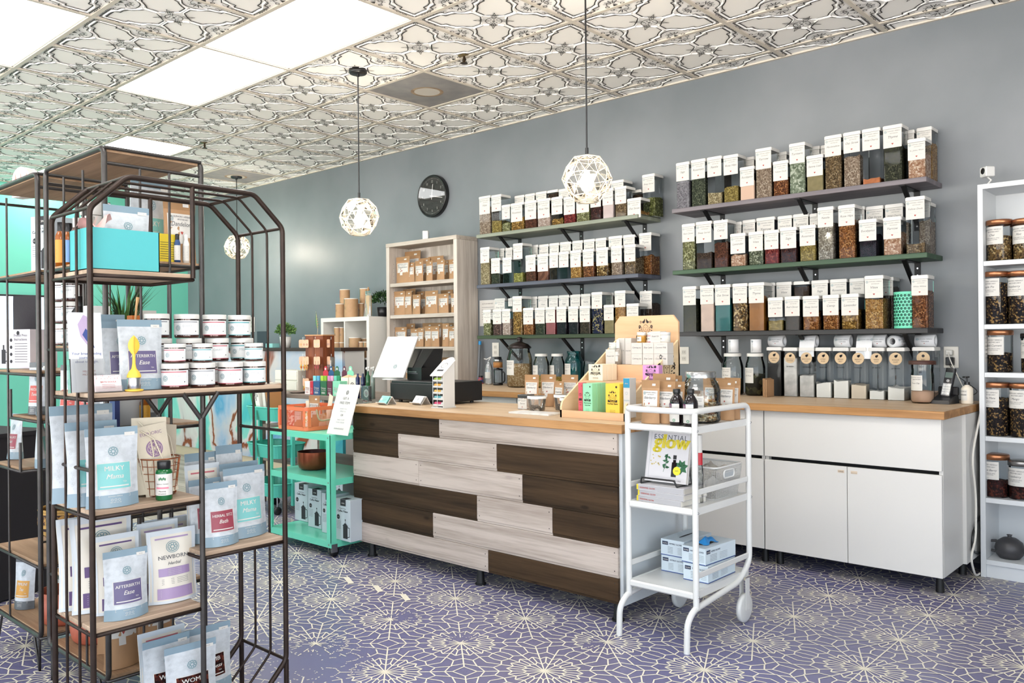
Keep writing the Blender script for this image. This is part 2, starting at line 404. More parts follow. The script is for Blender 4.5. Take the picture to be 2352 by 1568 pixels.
for u in range(u0, u1):
    for v in range(v0, v1):
        x, y = OX+u*T, OY+v*T; xa, xb, ya, yb = max(x, XL), min(x+T, XR), max(y, YF), min(y+T, WALL)
        if (u, v) in lit: continue
        ce.add([(xa, ya, CEIL), (xa, yb, CEIL), (xb, yb, CEIL), (xb, ya, CEIL)], [(0, 1, 2, 3)], mat('vent_grey', '#9a958f', .6) if (u, v) in GREY else M_CEIL)
        if (u, v) in GREY: continue
        b = len(cg.v); cx, cy = x+T/2, y+T/2
        if not cg.mats: cg.mats = list(TP.mats)
        if v == v1-1:      # the cut row along the wall keeps the part of the pattern in front of the wall
            for f, mi_, sm_ in zip(TP.f, TP.m, TP.sm):
                if all(TP.v[i][1]+cy < WALL-.004 for i in f):
                    b2 = len(cg.v); cg.v += [(TP.v[i][0]+cx, TP.v[i][1]+cy, TP.v[i][2]+CEIL) for i in f]
                    cg.f.append(tuple(range(b2, b2+len(f)))); cg.m.append(mi_); cg.sm.append(sm_); cg.pid.append((0, 0, 0))
            continue
        cg.v += [(p[0]+cx, p[1]+cy, p[2]+CEIL) for p in TP.v]; cg.f += [tuple(i+b for i in f) for f in TP.f]
        cg.m += TP.m; cg.sm += TP.sm; cg.pid += TP.pid
inner_bar = {(u, v) for a, b, v in LIGHTS for u in range(int(a)+1, int(math.ceil(b-.01)))}
for u in range(u0, u1+1):
    x = OX+u*T
    for v in range(v0, v1):
        if XL < x < XR and (u, v) not in inner_bar: tb.box(x-.012, x+.012, max(YF, OY+v*T), min(WALL, OY+(v+1)*T), CEIL-.008, CEIL+.02, M_TBAR)
for v in range(v0, v1):
    y = OY+v*T
    if y <= YF: continue
    tb.box(XL, XR, y-.012, y+.012, CEIL-.0075, CEIL+.02, M_TBAR)
tb.box(XL, XR, WALL-.02, WALL, CEIL-.01, CEIL+.02, M_TBAR); tb.box(XL, XL+.02, YF, WALL, CEIL-.01, CEIL+.02, M_TBAR)
ce.box(XL, XR, YF, WALL, CEIL+.12, CEIL+.14, M_CEIL)
ceil = ce.build('ceiling', kind='structure'); cg.build('relief', ceil)
tb.build('trim_1', kind='structure')
# troffers
M_DIFF = mat('light_diffuser', '#ffffff', .4, emit=8.0); M_TRF = mat('troffer_white', '#e8e4dc', .4)
lab = ['long white ceiling light panel, the middle one beside the biggest', 'largest bright ceiling light panel in front of the hanging lamps', 'ceiling light panel cut off by the top left of the picture', 'small far ceiling light panel above the tall wire rack']
for i, (a, b, v) in enumerate(LIGHTS):
    x0, x1, y0, y1 = OX+a*T+.012, OX+b*T-.012, OY+v*T+.012, OY+(v+1)*T-.012
    t = empty('ceiling_light', ((x0+x1)/2, (y0+y1)/2, CEIL), 0, lab[i] if i < 4 else 'bright ceiling light strip glimpsed between the two tall racks' if a == -11 else 'ceiling light panel in the ceiling behind the viewpoint', 'ceiling light', 'light panels in the tiled ceiling')
    hx, hy = (x1-x0)/2, (y1-y0)/2
    m = MB(); m.rect(lambda u, v_: (u, -v_, .004), -hx, hx, -hy, hy, M_DIFF); m.build('diffuser', t)
    m = MB()
    for c in ((-hx, -hx+.01, -hy, hy), (hx-.01, hx, -hy, hy), (-hx, hx, -hy, -hy+.01), (-hx, hx, hy-.01, hy)): m.box(*c, -.002, .1, M_TRF)
    m.build('frame', t)
# grey ceiling grilles with a round opening
for (u, v), lb in zip(sorted(GREY), ('grey square ceiling vent far back above the tall wire rack', 'grey square ceiling vent with a stained round opening near the pendants')):
    x, y = OX+(u+.5)*T, OY+(v+.5)*T; t = empty('ceiling_vent', (x, y, CEIL), 0, lb, 'vent')
    m = MB(); gv = mat('vent_plate', '#8f8b88', .6, col2='#7f7d7e', var=.1, vscale=9)
    m.lathe([(.115, -.012), (.16, -.008), (.29, -.002)], gv, 32); m.box(-.29, .29, -.29, .29, -.003, -.001, gv); m.build('plate', t)
    m = MB(); m.lathe([(.0, -.010), (.09, -.012)], mat('vent_centre', '#b9b3aa', .6), 32); m.lathe([(.09, -.012), (.10, -.014), (.115, -.011)], mat('vent_rust', '#7d6752', .7, col2='#a08a70', var=.2, vscale=12), 32); m.build('round_opening', t)
# sprinklers
def sprinkler(x, y, lb):
    t = empty('sprinkler', (x, y, CEIL), 0, lb, 'sprinkler'); br = mat('dark_brass', '#3a2f22', .35, metal=.8)
    m = MB(); m.lathe([(.0, -.004), (.035, -.006), (.04, -.001)], mat('brass', '#8c7c58', .3, metal=.7), 20); m.build('collar', t)
    m = MB(); m.cyl(0, 0, -.04, 0, .008, br, 10); m.cyl(0, 0, -.048, -.044, .022, br, 14)
    for s_ in (-1, 1): m.tube([(s_*.004, 0, -.012), (s_*.017, 0, -.026), (s_*.004, 0, -.042)], .0025, br, 6)
    m.build('head', t)
p = at(1066, 128, Z=CEIL); sprinkler(p.x, p.y, 'small brass fire sprinkler in the ceiling between the two hanging lamps')
p = at(470, 328, Z=CEIL); sprinkler(p.x, p.y, 'small dark fire sprinkler far back in the ceiling over the rack')
# walls
M_WALL = mat('wall_grey_blue', '#777b80', .43, spec=.8, col2='#676d72', var=.1, vscale=1.2, bump=.15, bscale=900); M_TEAL = mat('wall_mint', '#6cc4ae', .45)
M_WHITEWALL = mat('wall_white', '#d8d8d4', .6)
MB().box(XL-.1, XR+.1, WALL, WALL+.1, -.05, CEIL+.1, M_WALL).build('wall_back', kind='structure')
MB().box(XL-.1, XL, YF, WALL, -.05, CEIL+.1, M_TEAL).build('wall_left', kind='structure')
m = MB(); ys = [YF-.1]+[c for wn in WINR for c in wn]+[WALL]
for a, b in zip(ys[0::2], ys[1::2]): m.box(XR, XR+.1, a, b, -.05, CEIL+.1, M_WHITEWALL)
for a, b in WINR: m.box(XR, XR+.1, a, b, -.05, .15, M_WHITEWALL); m.box(XR, XR+.1, a, b, 2.75, CEIL+.1, M_WHITEWALL)
m.build('wall_right', kind='structure')
m = MB(); xs = [XL]+[c for wn in WINS for c in wn]+[XR]
for a, b in zip(xs[0::2], xs[1::2]): m.box(a, b, YF-.1, YF, 0, CEIL+.1, M_WHITEWALL)
for a, b in WINS: m.box(a, b, YF-.1, YF, 0, .15, M_WHITEWALL); m.box(a, b, YF-.1, YF, 2.75, CEIL+.1, M_WHITEWALL)
m.build('wall_front', kind='structure')
for i, (a, b) in enumerate(WINS):
    m = MB(); fr = mat('window_frame', '#3c3c3e', .4)
    for x in (a, (a+b)/2-.02, b-.04): m.box(x, x+.04, YF-.07, YF-.03, .15, 2.75, fr)
    m.box(a, b, YF-.07, YF-.03, .15, .2, fr); m.box(a, b, YF-.07, YF-.03, 2.7, 2.75, fr)
    m.build('window_%d' % (i+1), kind='structure')
for i, (a, b) in enumerate(WINR):
    m = MB()
    for y in (a, (a+b)/2-.02, b-.04): m.box(XR+.03, XR+.07, y, y+.04, .15, 2.75, fr)
    m.box(XR+.03, XR+.07, a, b, .15, .2, fr); m.box(XR+.03, XR+.07, a, b, 2.7, 2.75, fr)
    m.build('window_%d' % (i+5), kind='structure')
M_BASE = mat('baseboard_paint', '#c9b79c', .5)
MB().box(XL, XL+.015, YF, WALL, 0, .12, M_BASE).build('baseboard_left', kind='structure')
MB().box(XL+.015, XR, WALL-.015, WALL, 0, .1, mat('baseboard_dark', '#3c3c40', .5)).build('baseboard_back', kind='structure')
# floor: painted purple-blue with a stencilled star pattern; grey planks beyond
XS = -5.75
M_FLOOR = mat('floor_paint', '#62638a', .33, spec=.5, col2='#6c6880', var=.2, vscale=.9, bump=.08, bscale=200, pos=(.3, .7))
M_STEN = mat('floor_stencil', '#ddd7c6', .4, spec=.4)
fl = MB(); fl.box(XS, XR, YF, WALL, -.05, 0, M_FLOOR)
floor = fl.build('floor', kind='structure')
PX_, PY_ = .439, .392; CX0, CY0 = -2.42, 2.745
seg = []
def rmax(a): return min(.5/max(1e-6, abs(cos(radians(a)))), .5/max(1e-6, abs(sin(radians(a)))))
P_ = lambda a, r: (r*cos(radians(a)), r*sin(radians(a)))
for k in range(16):
    a = 22.5*k; m_ = a+11.25; R1 = rmax(a); Rm = rmax(m_)
    seg.append(((0, 0), P_(a, R1*(.86 if k % 4 == 2 else 1))))
    V = [(.20, .155), (.335, .285), (.455 if Rm > .53 else .43, .40)]
    for ro, ri in V:
        seg += [(P_(a, ri), P_(m_, ro)), (P_(a+22.5, ri), P_(m_, ro))]
    seg += [(P_(m_, .20), P_(m_, .335)), (P_(m_, V[2][0]), P_(m_, Rm))]
    if k % 4 == 2:
        s_ = P_(a, .60); seg += [(P_(a-11.25, Rm*.98), P_(a, .53)), (P_(a+11.25, Rm*.98), P_(a, .53)), (s_, (s_[0], .5 if s_[1] > 0 else -.5)), (s_, (.5 if s_[0] > 0 else -.5, s_[1]))]
st = MB(); wr = random.Random(3)
wear = [(at(700, 1520, Z=0), .16), (at(930, 1415, Z=0), .05), (at(1060, 1465, Z=0), .04), (at(1370, 1480, Z=0), .03), (at(1580, 1400, Z=0), .03), (at(1850, 1470, Z=0), .02), (at(560, 1500, Z=0), .10)]
for i in range(-8, 12):
    for j in range(-9, 7):
        cx, cy = CX0+i*PX_, CY0+j*PY_
        if cx < XS+.2 or cx > XR-.2 or cy > WALL-.2 or cy < -.6: continue
        for (a, b) in seg:
            x0, y0, x1, y1 = cx+a[0]*PX_, cy+a[1]*PY_, cx+b[0]*PX_, cy+b[1]*PY_
            n = 4 if any(hypot(x0-q.x, y0-q.y) < r*2.3 for q, r in wear) else 1
            for k in range(n):
                ax, ay, bx, by = x0+(x1-x0)*k/n, y0+(y1-y0)*k/n, x0+(x1-x0)*(k+1)/n, y0+(y1-y0)*(k+1)/n
                mx_, my_ = (ax+bx)/2, (ay+by)/2; wdt = .0054; drop = .004; s1 = 1.
                for q, r in wear:
                    d = hypot(mx_-q.x, my_-q.y)
                    if d < r*1.6: drop = max(drop, .75*(1.6-d/r)); wdt = min(wdt, .0045); s1 = wr.uniform(.4, 1)
                if wr.random() < drop: continue
                bx, by = ax+(bx-ax)*s1, ay+(by-ay)*s1
                st.line(top(.0005+.0008*wr.random()), [(ax, ay), (bx, by)], wdt, M_STEN)
        st.disc(top(.0015), cx, cy, .009, M_STEN, 8)
# mis-stencilled thick marks in front of the mint cart
for (x, y) in ((795, 1326), (862, 1345), (925, 1365)):
    q = at(x, y, Z=0); q2 = at(x+12, y+14, Z=0); q3 = at(x-40, y-1, Z=0)
    st.line(top(.0017), [(q.x, q.y), (q2.x, q2.y)], .028, M_STEN); st.line(top(.0017), [(q.x, q.y), (q3.x, q3.y)], .012, M_STEN)
st.build('stencil', floor)
f2 = MB(); M_PLK = wood('floor_plank_grey', '#b9aea2', '#8f857b', axis=0, ring=10)
f2.box(XL, XS, YF, WALL, -.05, 0, M_PLK)
for k in range(60):
    y = YF+k*.155
    if y < WALL: f2.box(XL, XS, y, y+.003, -.001, .0006, mat('plank_gap', '#5c554f', .8))
f2.build('floor_2', kind='structure')
# ------------------------------------------------------------------ cabinets, counters
M_WHITE = mat('cabinet_white', '#cfcdc9', .35, spec=.4); M_WHITE2 = mat('white_powder_coat', '#d2d2d0', .3, spec=.5); M_BLACK = mat('black_plastic', '#111113', .35)
M_GAP = mat('dark_gap', '#0d0d0f', .8); M_FOOT = mat('foot_black', '#0c0c0d', .5)
M_TOP = wood('worktop_wood', '#cbb295', '#b89e7f', axis=0, ring=16, rough=.42, contrast=(.3, .75)); M_TOPE = wood('worktop_edge', '#b98a58', '#8f6438', axis=0, ring=22, rough=.45)
M_LABEL = mat('label_paper', '#cbc8c2', .6); M_INK = mat('ink_grey', '#4e5158', .8); M_INKD = mat('ink_dark', '#2b2b2f', .8); M_INKL = mat('ink_light', '#a9aeb2', .8)
M_LOGO = mat('ink_teal_grey', '#6b8c93', .8); M_HEART = mat('ink_red', '#a0443c', .8); M_STEEL = mat('steel', '#b5b6b8', .25, metal=1.); M_CHROME = mat('chrome', '#d8d8da', .08, metal=1.)
ZT = .857
ZB = .873
def worktop(x0, x1, y0, y1, lb, ZT=ZT):
    m = MB(); m.box(0, x1-x0, 0, y1-y0, 0, .038, M_TOPE, ch=.002); m.add([(.001, .001, .0385), (x1-x0-.001, .001, .0385), (x1-x0-.001, y1-y0-.001, .0385), (.001, y1-y0-.001, .0385)], [(0, 1, 2, 3)], M_TOP)
    for k in range(1, 5): m.box(.002, x1-x0-.002, (y1-y0)*k/5-.0004, (y1-y0)*k/5+.0004, .0384, .0387, mat('worktop_joint', '#a67c50', .5))
    return m.build('worktop', None, (x0, y0, ZT-.0385), lb, 'counter top')
# back run of cabinets
YC = 4.225
worktop(-4.91, -1.105, 4.195, WALL-.003, 'long wooden worktop on the white cabinets against the grey wall', ZB)
def door(t, x0, x1, z0, z1, name, mark=None):
    m = MB(); m.box(x0+.0015, x1-.0015, -.019, 0, z0, z1, M_WHITE, ch=.0015); d = m.build(name, t)
    if mark:
        q = MB(); mx, tx = mark; q.box(mx-.016, mx+.016, -.0202, -.019, z1-.032, z1-.018, mat('tag_cream', '#cbb9a4', .6)); q.text(tx, front(-.0206, mx, z1-.029), 0, 0, .009, M_INKD, fit=.028); q.build('name_tag', d)
for i, (x0, x1, lb) in enumerate(((-2.002, -1.124, 'white cabinet unit at the right end of the wall counter'), (-2.89, -2.006, 'white cabinet unit half hidden behind the white cart'), (-3.78, -2.894, 'white cabinet unit behind the plank fronted counter'), (-4.67, -3.784, 'white cabinet unit under the worktop by the tall bookcase'))):
    t = empty('base_cabinet', (x0, YC+.019, 0), 0, lb, 'cabinet', 'white cabinets along the wall'); W = x1-x0; D = .54; LG = .09
    m = MB()
    for a, b in ((0, .018), (W-.018, W)): m.box(a, b, 0, D, LG, ZB-.039, M_WHITE)
    m.box(0.018, W-.018, 0.01, D, LG, .108, M_WHITE); m.box(.018, W-.018, D-.01, D, LG, ZB-.04, M_WHITE); m.box(.018, W-.018, .03, D-.01, .107, ZB-.045, M_GAP)
    if i == 0: m.box(W-.001, W+.017, .33, D+.1, LG, ZB-.04, M_WHITE)
    m.build('body', t)
    door(t, 0, W, (.590), .834, 'drawer'); door(t, 0, W/2, LG, .572, 'door', (W/2-.03, 'HERBS') if i == 0 else None); door(t, W/2, W, LG, .572, 'door', (W/2+.035, 'BACK STOCK') if i == 0 else None)
    for a in (.04, W-.04):
        for b in (.08, D-.06): m = MB(); m.cyl(a, b, 0, LG, .02, M_FOOT, 12, r1=.016); m.build('foot', t)
# island
IX0, IX1, IY0 = -3.911, -2.066, 2.95
IY1 = 3.56
worktop(-3.953, -2.028, 2.93, IY1+.03, 'wooden worktop of the plank fronted sales counter').name = 'counter_worktop'
t = empty('sales_counter', (0, 0, 0), 0, 'sales counter clad in dark brown and whitewashed planks', 'counter')
m = MB(); m.box(IX0+.02, IX1-.002, IY0+.022, IY1, .085, ZT-.0385, M_WHITE); m.build('body', t)
m = MB(); m.box(IX1-.002, IX1+.016, IY0+.016, IY1+.01, .075, ZT-.039, mat('side_panel_white', '#ccd2d5', .35)); m.build('side_panel', t)
M_DK = wood('plank_dark', '#4c3926', '#21170d', axis=0, ring=13, rough=.65, spec=.2, c3='#24180d', knots=True, contrast=(.3, .7)); M_LT = wood('plank_whitewash', '#bfb2a8', '#9d8f84', axis=0, ring=15, rough=.6, c3='#a89a92', knots=True, contrast=(.35, .6))
# joints measured on the front plane
def fx(px_): return lambda y: at(px_, y, Y=IY0).x
rowz = [ZT-.039, .700, .565, .450, .325, .210, .075]
cut = lambda px_, y: at(px_, y, Y=IY0).x
zr = [at(813, y, Y=IY0).z for y in (960, 985, 1039, 1089, 1142, 1194, 1249)]
zr = [ZT-.04, at(812, 985, Y=IY0).z, at(812, 1038, Y=IY0).z, at(812, 1091, Y=IY0).z, at(812, 1142, Y=IY0).z, at(812, 1194, Y=IY0).z, .082]
rows = [[(None, 1008, 'D'), (1008, None, 'L')], [(None, 914, 'D'), (914, 1140, 'L'), (1140, None, 'D')], [(None, 961, 'L'), (961, 1199, 'L'), (1199, None, 'D')],
        [(None, 1095, 'D'), (1095, 1268, 'L'), (1268, None, 'D')], [(None, 994, 'D'), (994, None, 'L')], [(None, 1121, 'L'), (1121, None, 'D')]]
ypx = [970, 1010, 1060, 1150, 1190, 1290]
m = MB(); nail = mat('nail', '#1b1815', .5); wr = random.Random(5)
for r, row in enumerate(rows):
    z1, z0 = zr[r], zr[r+1]
    for a, b, c in row:
        x0 = IX0 if a is None else cut(a, ypx[r]); x1 = IX1 if b is None else cut(b, ypx[r])
        m._p = (wr.uniform(0, 9), wr.uniform(0, 9), wr.uniform(0, 9)); mm = M_DK if c == 'D' else M_LT
        m.box(x0+.0006, x1-.0006, IY0, IY0+.016, z0+.012, z1-.0008, mm, ch=.0012); m.box(x0+.0006, x1-.0006, IY0+.004, IY0+.016, z0+.0008, z0+.012, mm)
        m._p = (0, 0, 0)
        for xx in (x0+.018, x1-.018):
            for zz in (z0+.03, z1-.022): m.disc(front(IY0-.0006, xx, zz), 0, 0, .0028, nail, 8)
m.build('plank_cladding', t)
for x in (IX0+.12, -2.93, IX1-.03):
    for y in (IY0+.04, IY1-.1):
        m = MB(); m.cyl(x, y, 0, .086, .022, M_FOOT, 14, r1=.016); m.cyl(x, y, 0, .008, .028, M_FOOT, 14); m.build('foot', t)
# ------------------------------------------------------------------ wall shelves
YS = 4.735
M_SH = {'L1': wood('shelf_sage', '#8c9182', '#757b6d', axis=0), 'L2': wood('shelf_slate', '#565a68', '#41444f', axis=0), 'L3': wood('shelf_forest', '#3a4a2f', '#26331f', axis=0),
        'R1': wood('shelf_grey_mauve', '#7b7478', '#625c62', axis=0), 'R2': wood('shelf_green', '#3e5941', '#2a402d', axis=0), 'R3': wood('shelf_charcoal', '#3a393a', '#252526', axis=0)}
SH = {'L1': (-4.655, -3.131, 2.066, 'sage green wall shelf, top of the far trio'), 'L2': (-4.655, -3.131, 1.667, 'slate blue wall shelf, middle of the far trio'), 'L3': (-4.655, -3.131, 1.265, 'dark forest green wall shelf, lowest of the far trio'),
      'R1': (-2.866, -1.323, 2.068, 'grey mauve wall shelf, top of the near trio'), 'R2': (-2.866, -1.323, 1.667, 'green stained wall shelf, middle of the near trio'), 'R3': (-2.866, -1.323, 1.267, 'charcoal wall shelf, lowest of the near trio')}
M_BRK = mat('bracket_black', '#141416', .45, metal=.4)
for k, (x0, x1, z, lb) in SH.items():
    t = empty('wall_shelf', (x0, YS, z), 0, lb, 'shelf', 'stained wall shelves with black brackets')
    m = MB(); m.box(0, x1-x0, 0, WALL-YS, -.027, 0, M_SH[k], ch=.002); m.build('board', t)
    for bx in (.21, .83, x1-x0-.13):
        m = MB(); bw = .016; D = WALL-YS
        m.box(bx-bw, bx+bw, .02, D-.001, -.031, -.0272, M_BRK); m.box(bx-bw, bx+bw, D-.005, D-.001, -.25, -.0272, M_BRK)
        m.add([(bx-.012, .045, -.031), (bx+.012, .045, -.031), (bx+.012, .065, -.031), (bx-.012, .065, -.031), (bx-.012, D-.02, -.205), (bx+.012, D-.02, -.205), (bx+.012, D-.005, -.205), (bx-.012, D-.005, -.205)], [(0, 1, 5, 4), (1, 2, 6, 5), (2, 3, 7, 6), (3, 0, 4, 7)], M_BRK)
        for zz in (-.06, -.10, -.225): m.disc(front(D-.0056, bx, zz), 0, 0, .005, M_STEEL, 8)
        m.build('bracket', t)
# ------------------------------------------------------------------ herb canisters
M_PLAS = clear('canister_plastic', (.93, .95, .96), refl=.041, rough=.04, fr=1.2); M_LID = mat('canister_lid', '#cfcdc9', .3)
H = {  # contents: material, words
 'lavgrey': (herb('h_lavgrey', '#6f6b70', '#a39fa3', '#8b858c'), 'grey lavender buds'), 'dkgreen': (herb('h_dkgreen', '#2c3226', '#4c5340', '#767a62'), 'dark green leaf'),
 'tangreen': (herb('h_tangreen', '#7a6b4a', '#b5a27c', '#d8caa4'), 'tan and green herb'), 'olive': (herb('h_olive', '#6e5d2d', '#9d8948', '#b9a463'), 'yellow olive herb'),
 'peach': (mat('h_peach', '#d6b39c', .9, bump=.5, bscale=90), 'smooth peach powder'), 'tan': (herb('h_tan', '#7a6553', '#ab9580', '#cdbba6'), 'tan herb'),
 'redbrown': (herb('h_redbrown', '#4a2714', '#844e28', '#b98050'), 'reddish brown bark'), 'palegreen': (herb('h_palegreen', '#6c7760', '#a7b097', '#d0d4bf', scale=90), 'pale sage green leaf'),
 'olivetan': (mat('h_olivetan', '#877a55', .9, var=.2, vscale=40), 'olive tan powder'), 'brown': (herb('h_brown', '#4b3a25', '#806846', '#a89270'), 'coarse brown herb'),
 'empty': (None, 'almost nothing'), 'orangelow': (mat('h_orange', '#b56a3c', .8, var=.3, vscale=60), 'thin orange powder'), 'dkolive': (herb('h_dkolive', '#22241a', '#3d3e2d', '#5f5e46'), 'very dark green herb'),
 'pinktan': (herb('h_pinktan', '#a3765a', '#d3ac8e', '#ead0b8', scale=120), 'pinkish tan flakes'), 'gold': (herb('h_gold', '#7a5423', '#b98742', '#d9b26f'), 'golden brown herb'),
 'olivesp': (herb('h_olivesp', '#5d5c38', '#8f8e60', '#c6c59a', scale=120), 'speckled olive herb'), 'dkbrown': (herb('h_dkbrown', '#2a1e16', '#4a382b', '#5e4a3a'), 'dark brown powdery root'),
 'rustbrown': (herb('h_rustbrown', '#3b1f14', '#5f3623', '#7a4a33'), 'rust brown powder'), 'greysp': (herb('h_greysp', '#454a39', '#7d8268', '#b4b7a0', scale=130), 'grey green speckled leaf'),
 'red': (herb('h_red', '#4d1315', '#862c28', '#a8574a'), 'deep red petals'), 'maroon': (herb('h_maroon', '#1f0d0d', '#3f1e1c', '#6a3b2f'), 'dark maroon petals'),
 'beigesp': (herb('h_beigesp', '#746a5c', '#a39a8a', '#cdc6b8'), 'grey beige shreds'), 'orangebr': (herb('h_orangebr', '#5d3414', '#9d6330', '#c8945c'), 'orange brown bark chips'),
 'black': (herb('h_black', '#0b090f', '#1d1521', '#3a2a35'), 'nearly black berries'), 'clump': (mat('h_clump', '#cfb4a3', .9, bump=1., bscale=40, var=.25, vscale=20), 'pinkish white clumps'),
 'teal': (mat('h_teal', '#1d6463', .6, var=.3, vscale=9), 'blue green powder'), 'goldsp': (herb('h_goldsp', '#3f2c14', '#8e6a38', '#dcc18c', scale=100), 'golden speckled seed mix'),
 'orangebag': (mat('h_turmeric', '#9a611c', .45, var=.35, vscale=9), 'a bag of orange powder'), 'dkgrey': (herb('h_dkgrey', '#26221f', '#433b36', '#5b504a'), 'dark grey brown granules'),
 'palepink': (mat('h_palepink', '#cbb7b2', .8, var=.15, vscale=12), 'pale pink powder'), 'redbag': (mat('h_redbag', '#8f3f42', .4, var=.35, vscale=14), 'red powder in a crumpled bag'),
 'blue': (herb('h_blue', '#14142c', '#35345a', '#c0b074', scale=110), 'blue and gold petals'), 'chunks': (herb('h_chunks', '#5c3425', '#8b5a45', '#a97c66', scale=28), 'large reddish bark chunks'),
 'ygreen': (herb('h_ygreen', '#6d6a2c', '#a09b4d', '#c4c07c'), 'yellow green flowers'), 'goldbr': (herb('h_goldbr', '#5c4119', '#a07836', '#cfa964', scale=120), 'golden cut root'),
 'darkpink': (herb('h_purbrown', '#3d2a26', '#6a4d45', '#8b6c62'), 'purple brown granules'), 'palepinksp': (herb('h_ppink', '#a1897c', '#cbb4a6', '#e6d6ca'), 'pale pink granules'), 'sagegr': (herb('h_sagegr', '#55582f', '#868a4c', '#b2b577', scale=110), 'loose olive green leaves')}
HN = ['Sage', 'Turmeric', 'Red Clover', 'Rosemary', 'Senna Leaf', 'Sheep Sorrel', 'Nettle', 'Marshmallow', 'Catnip', 'Rose Hips', 'Oat Straw', 'Lavender', 'Eucalyptus', 'Wild Cherry', 'Vitex', 'Yarrow', 'Thyme', 'White Willow', 'Yellow Dock', 'St. Johns Wort']
_LM = {}
def herb_label(k):
    """unit-width sticker 1 x 1.06 with the shop's heading and a handwritten name"""
    if k in _LM: return _LM[k]
    q = MB(); q.box(-.5, .5, -.006, 0, -1.06, 0, M_LABEL); f = front(-.0075)
    q.mandala(f, -.38, -.14, .075, M_LOGO); q.text('EUPHORIC HERBALS', f, .08, -.15, .105, M_INK, fit=.7); q.text('APOTHECARY', f, .08, -.28, .095, M_INK, fit=.45)
    q.text(HN[k % len(HN)], f, 0, -.52, .2, M_INK, shear=.3, fit=.8); q.line(f, [(-.3, -.62), (.3, -.62)], .008, M_INKL)
    q.line(f, [(-.35, -.72), (-.1, -.72)], .012, M_INKL); q.line(f, [(.08, -.72), (.35, -.72)], .012, M_INKL)
    q.poly(f, [(0, -.9), (-.06, -.83), (-.03, -.79), (0, -.82), (.03, -.79), (.06, -.83)], M_HEART)
    _LM[k] = q.mesh('label'); return _LM[k]
ORD = ['first', 'second', 'third', 'fourth', 'fifth', 'sixth', 'seventh', 'eighth', 'ninth', 'tenth', 'eleventh', 'twelfth', 'thirteenth', 'fourteenth', 'fifteenth', 'sixteenth']
def canister(x0, x1, y, z, h, key, fill, lb, group, dep=.11, lab=True, k=0, tilt=0., wrapped=None):
    W = x1-x0; t = empty('herb_canister', ((x0+x1)/2, y, z+.0003), tilt, lb, 'canister', group)
    hw = W/2; r = .008
    m = MB(); m.rbox(-hw+.003, hw-.003, 0, dep, 0, h-.018, r, M_PLAS, cap=False); m.add([(a, b, .001) for a, b in rrect(-hw+.003, hw-.003, 0, dep, r)], [tuple(range(16))], M_PLAS); m.build('body', t)
    m = MB(); m.rbox(-hw, hw, -.004, dep+.004, h-.02, h-.003, r, M_LID); m.rbox(-hw+.004, hw-.004, 0, dep, h-.003, h, r-.003, M_LID); m.build('lid', t)
    mt = H[key][0]
    if mt and fill > .004:
        fill = min(fill, h-.024)
        m = MB(); w_, d_ = hw-.0055, dep-.0025; rr = random.Random(k*7+3); n = 5
        hh = [[fill-(.5*min(.012, fill*.3))*rr.random()+.004*(i-2)*rr.uniform(-1, 1) for i in range(n)] for j in range(n)]
        hh = [[min(v, h-.022) for v in r_] for r_ in hh]
        m.grid(lambda a, b: (-w_+2*w_*a, .0025+(d_-.0025)*b, hh[round(b*4)][round(a*4)]), 4, 4, mt, False)
        for (f, g) in ((lambda a: (-w_+2*w_*a, .0025), 0), (lambda a: (w_, .0025+(d_-.0025)*a), 1), (lambda a: (w_-2*w_*a, d_), 2), (lambda a: (-w_, d_-(d_-.0025)*a), 3)):
            def top_(a, g=g): i = round(a*4); return (hh[0][i], hh[i][4], hh[4][4-i], hh[4-i][0])[g]
            m.grid(lambda a, b: (*f(a), .002+(top_(a)-.002)*b), 4, 1, mt, False)
        m.add([(-w_, .0025, .002), (w_, .0025, .002), (w_, d_, .002), (-w_, d_, .002)], [(3, 2, 1, 0)], mt)
        m.build('contents', t)
    if lab:
        o = bpy.data.objects.new('label', herb_label(k)); COL.objects.link(o); o.parent = t; s_ = min(W*.93, .115); o.scale = (s_, .1, s_); o.location = (0 if W < .13 else -(W*.95-s_)/2, -.0003, h-.021)
    return t
RN = {'R1': 'grey mauve top shelf', 'R2': 'green middle shelf', 'R3': 'charcoal lower shelf', 'L1': 'sage green shelf', 'L2': 'slate blue shelf', 'L3': 'forest green shelf'}
def shelf_row(sh, ox, oy, sc, rows, yf, front_row, dep=.11):
    z = SH[sh][2]; n = 0
    for i, it in enumerate(rows):
        x0, x1, yt, key, yfill = it[:5]; extra = it[5] if len(it) > 5 else {}
        Y = extra.get('y', yf); a = at(ox+x0/sc, oy+yt/sc, Y=Y); b = at(ox+x1/sc, oy+yt/sc, Y=Y)
        h = a.z-z; fh = at(ox+x0/sc, oy+yfill/sc, Y=Y).z-z if yfill else 0
        wd = H[key][1] if key else ''
        if front_row: lb = 'canister of %s, %s in the front row, %s' % (wd, ORD[i], RN[sh])
        else: lb = 'clear labelled canister, %s in the back row of the %s' % (ORD[i], RN[sh])
        canister(a.x, b.x, Y, z, max(h, .06), key or 'tan', fh if key else h*.5, lb, 'herb canisters on the wall shelves', extra.get('dep', dep), extra.get('lab', True), k=(hash_(sh)+i*3+(0 if front_row else 7)))
def hash_(s): return sum(ord(c)*(i+1) for i, c in enumerate(s))
A_ = (1520, 270, 2.959); B_ = (1080, 380, 3.5646); YFR = 4.748; YBK = 4.885
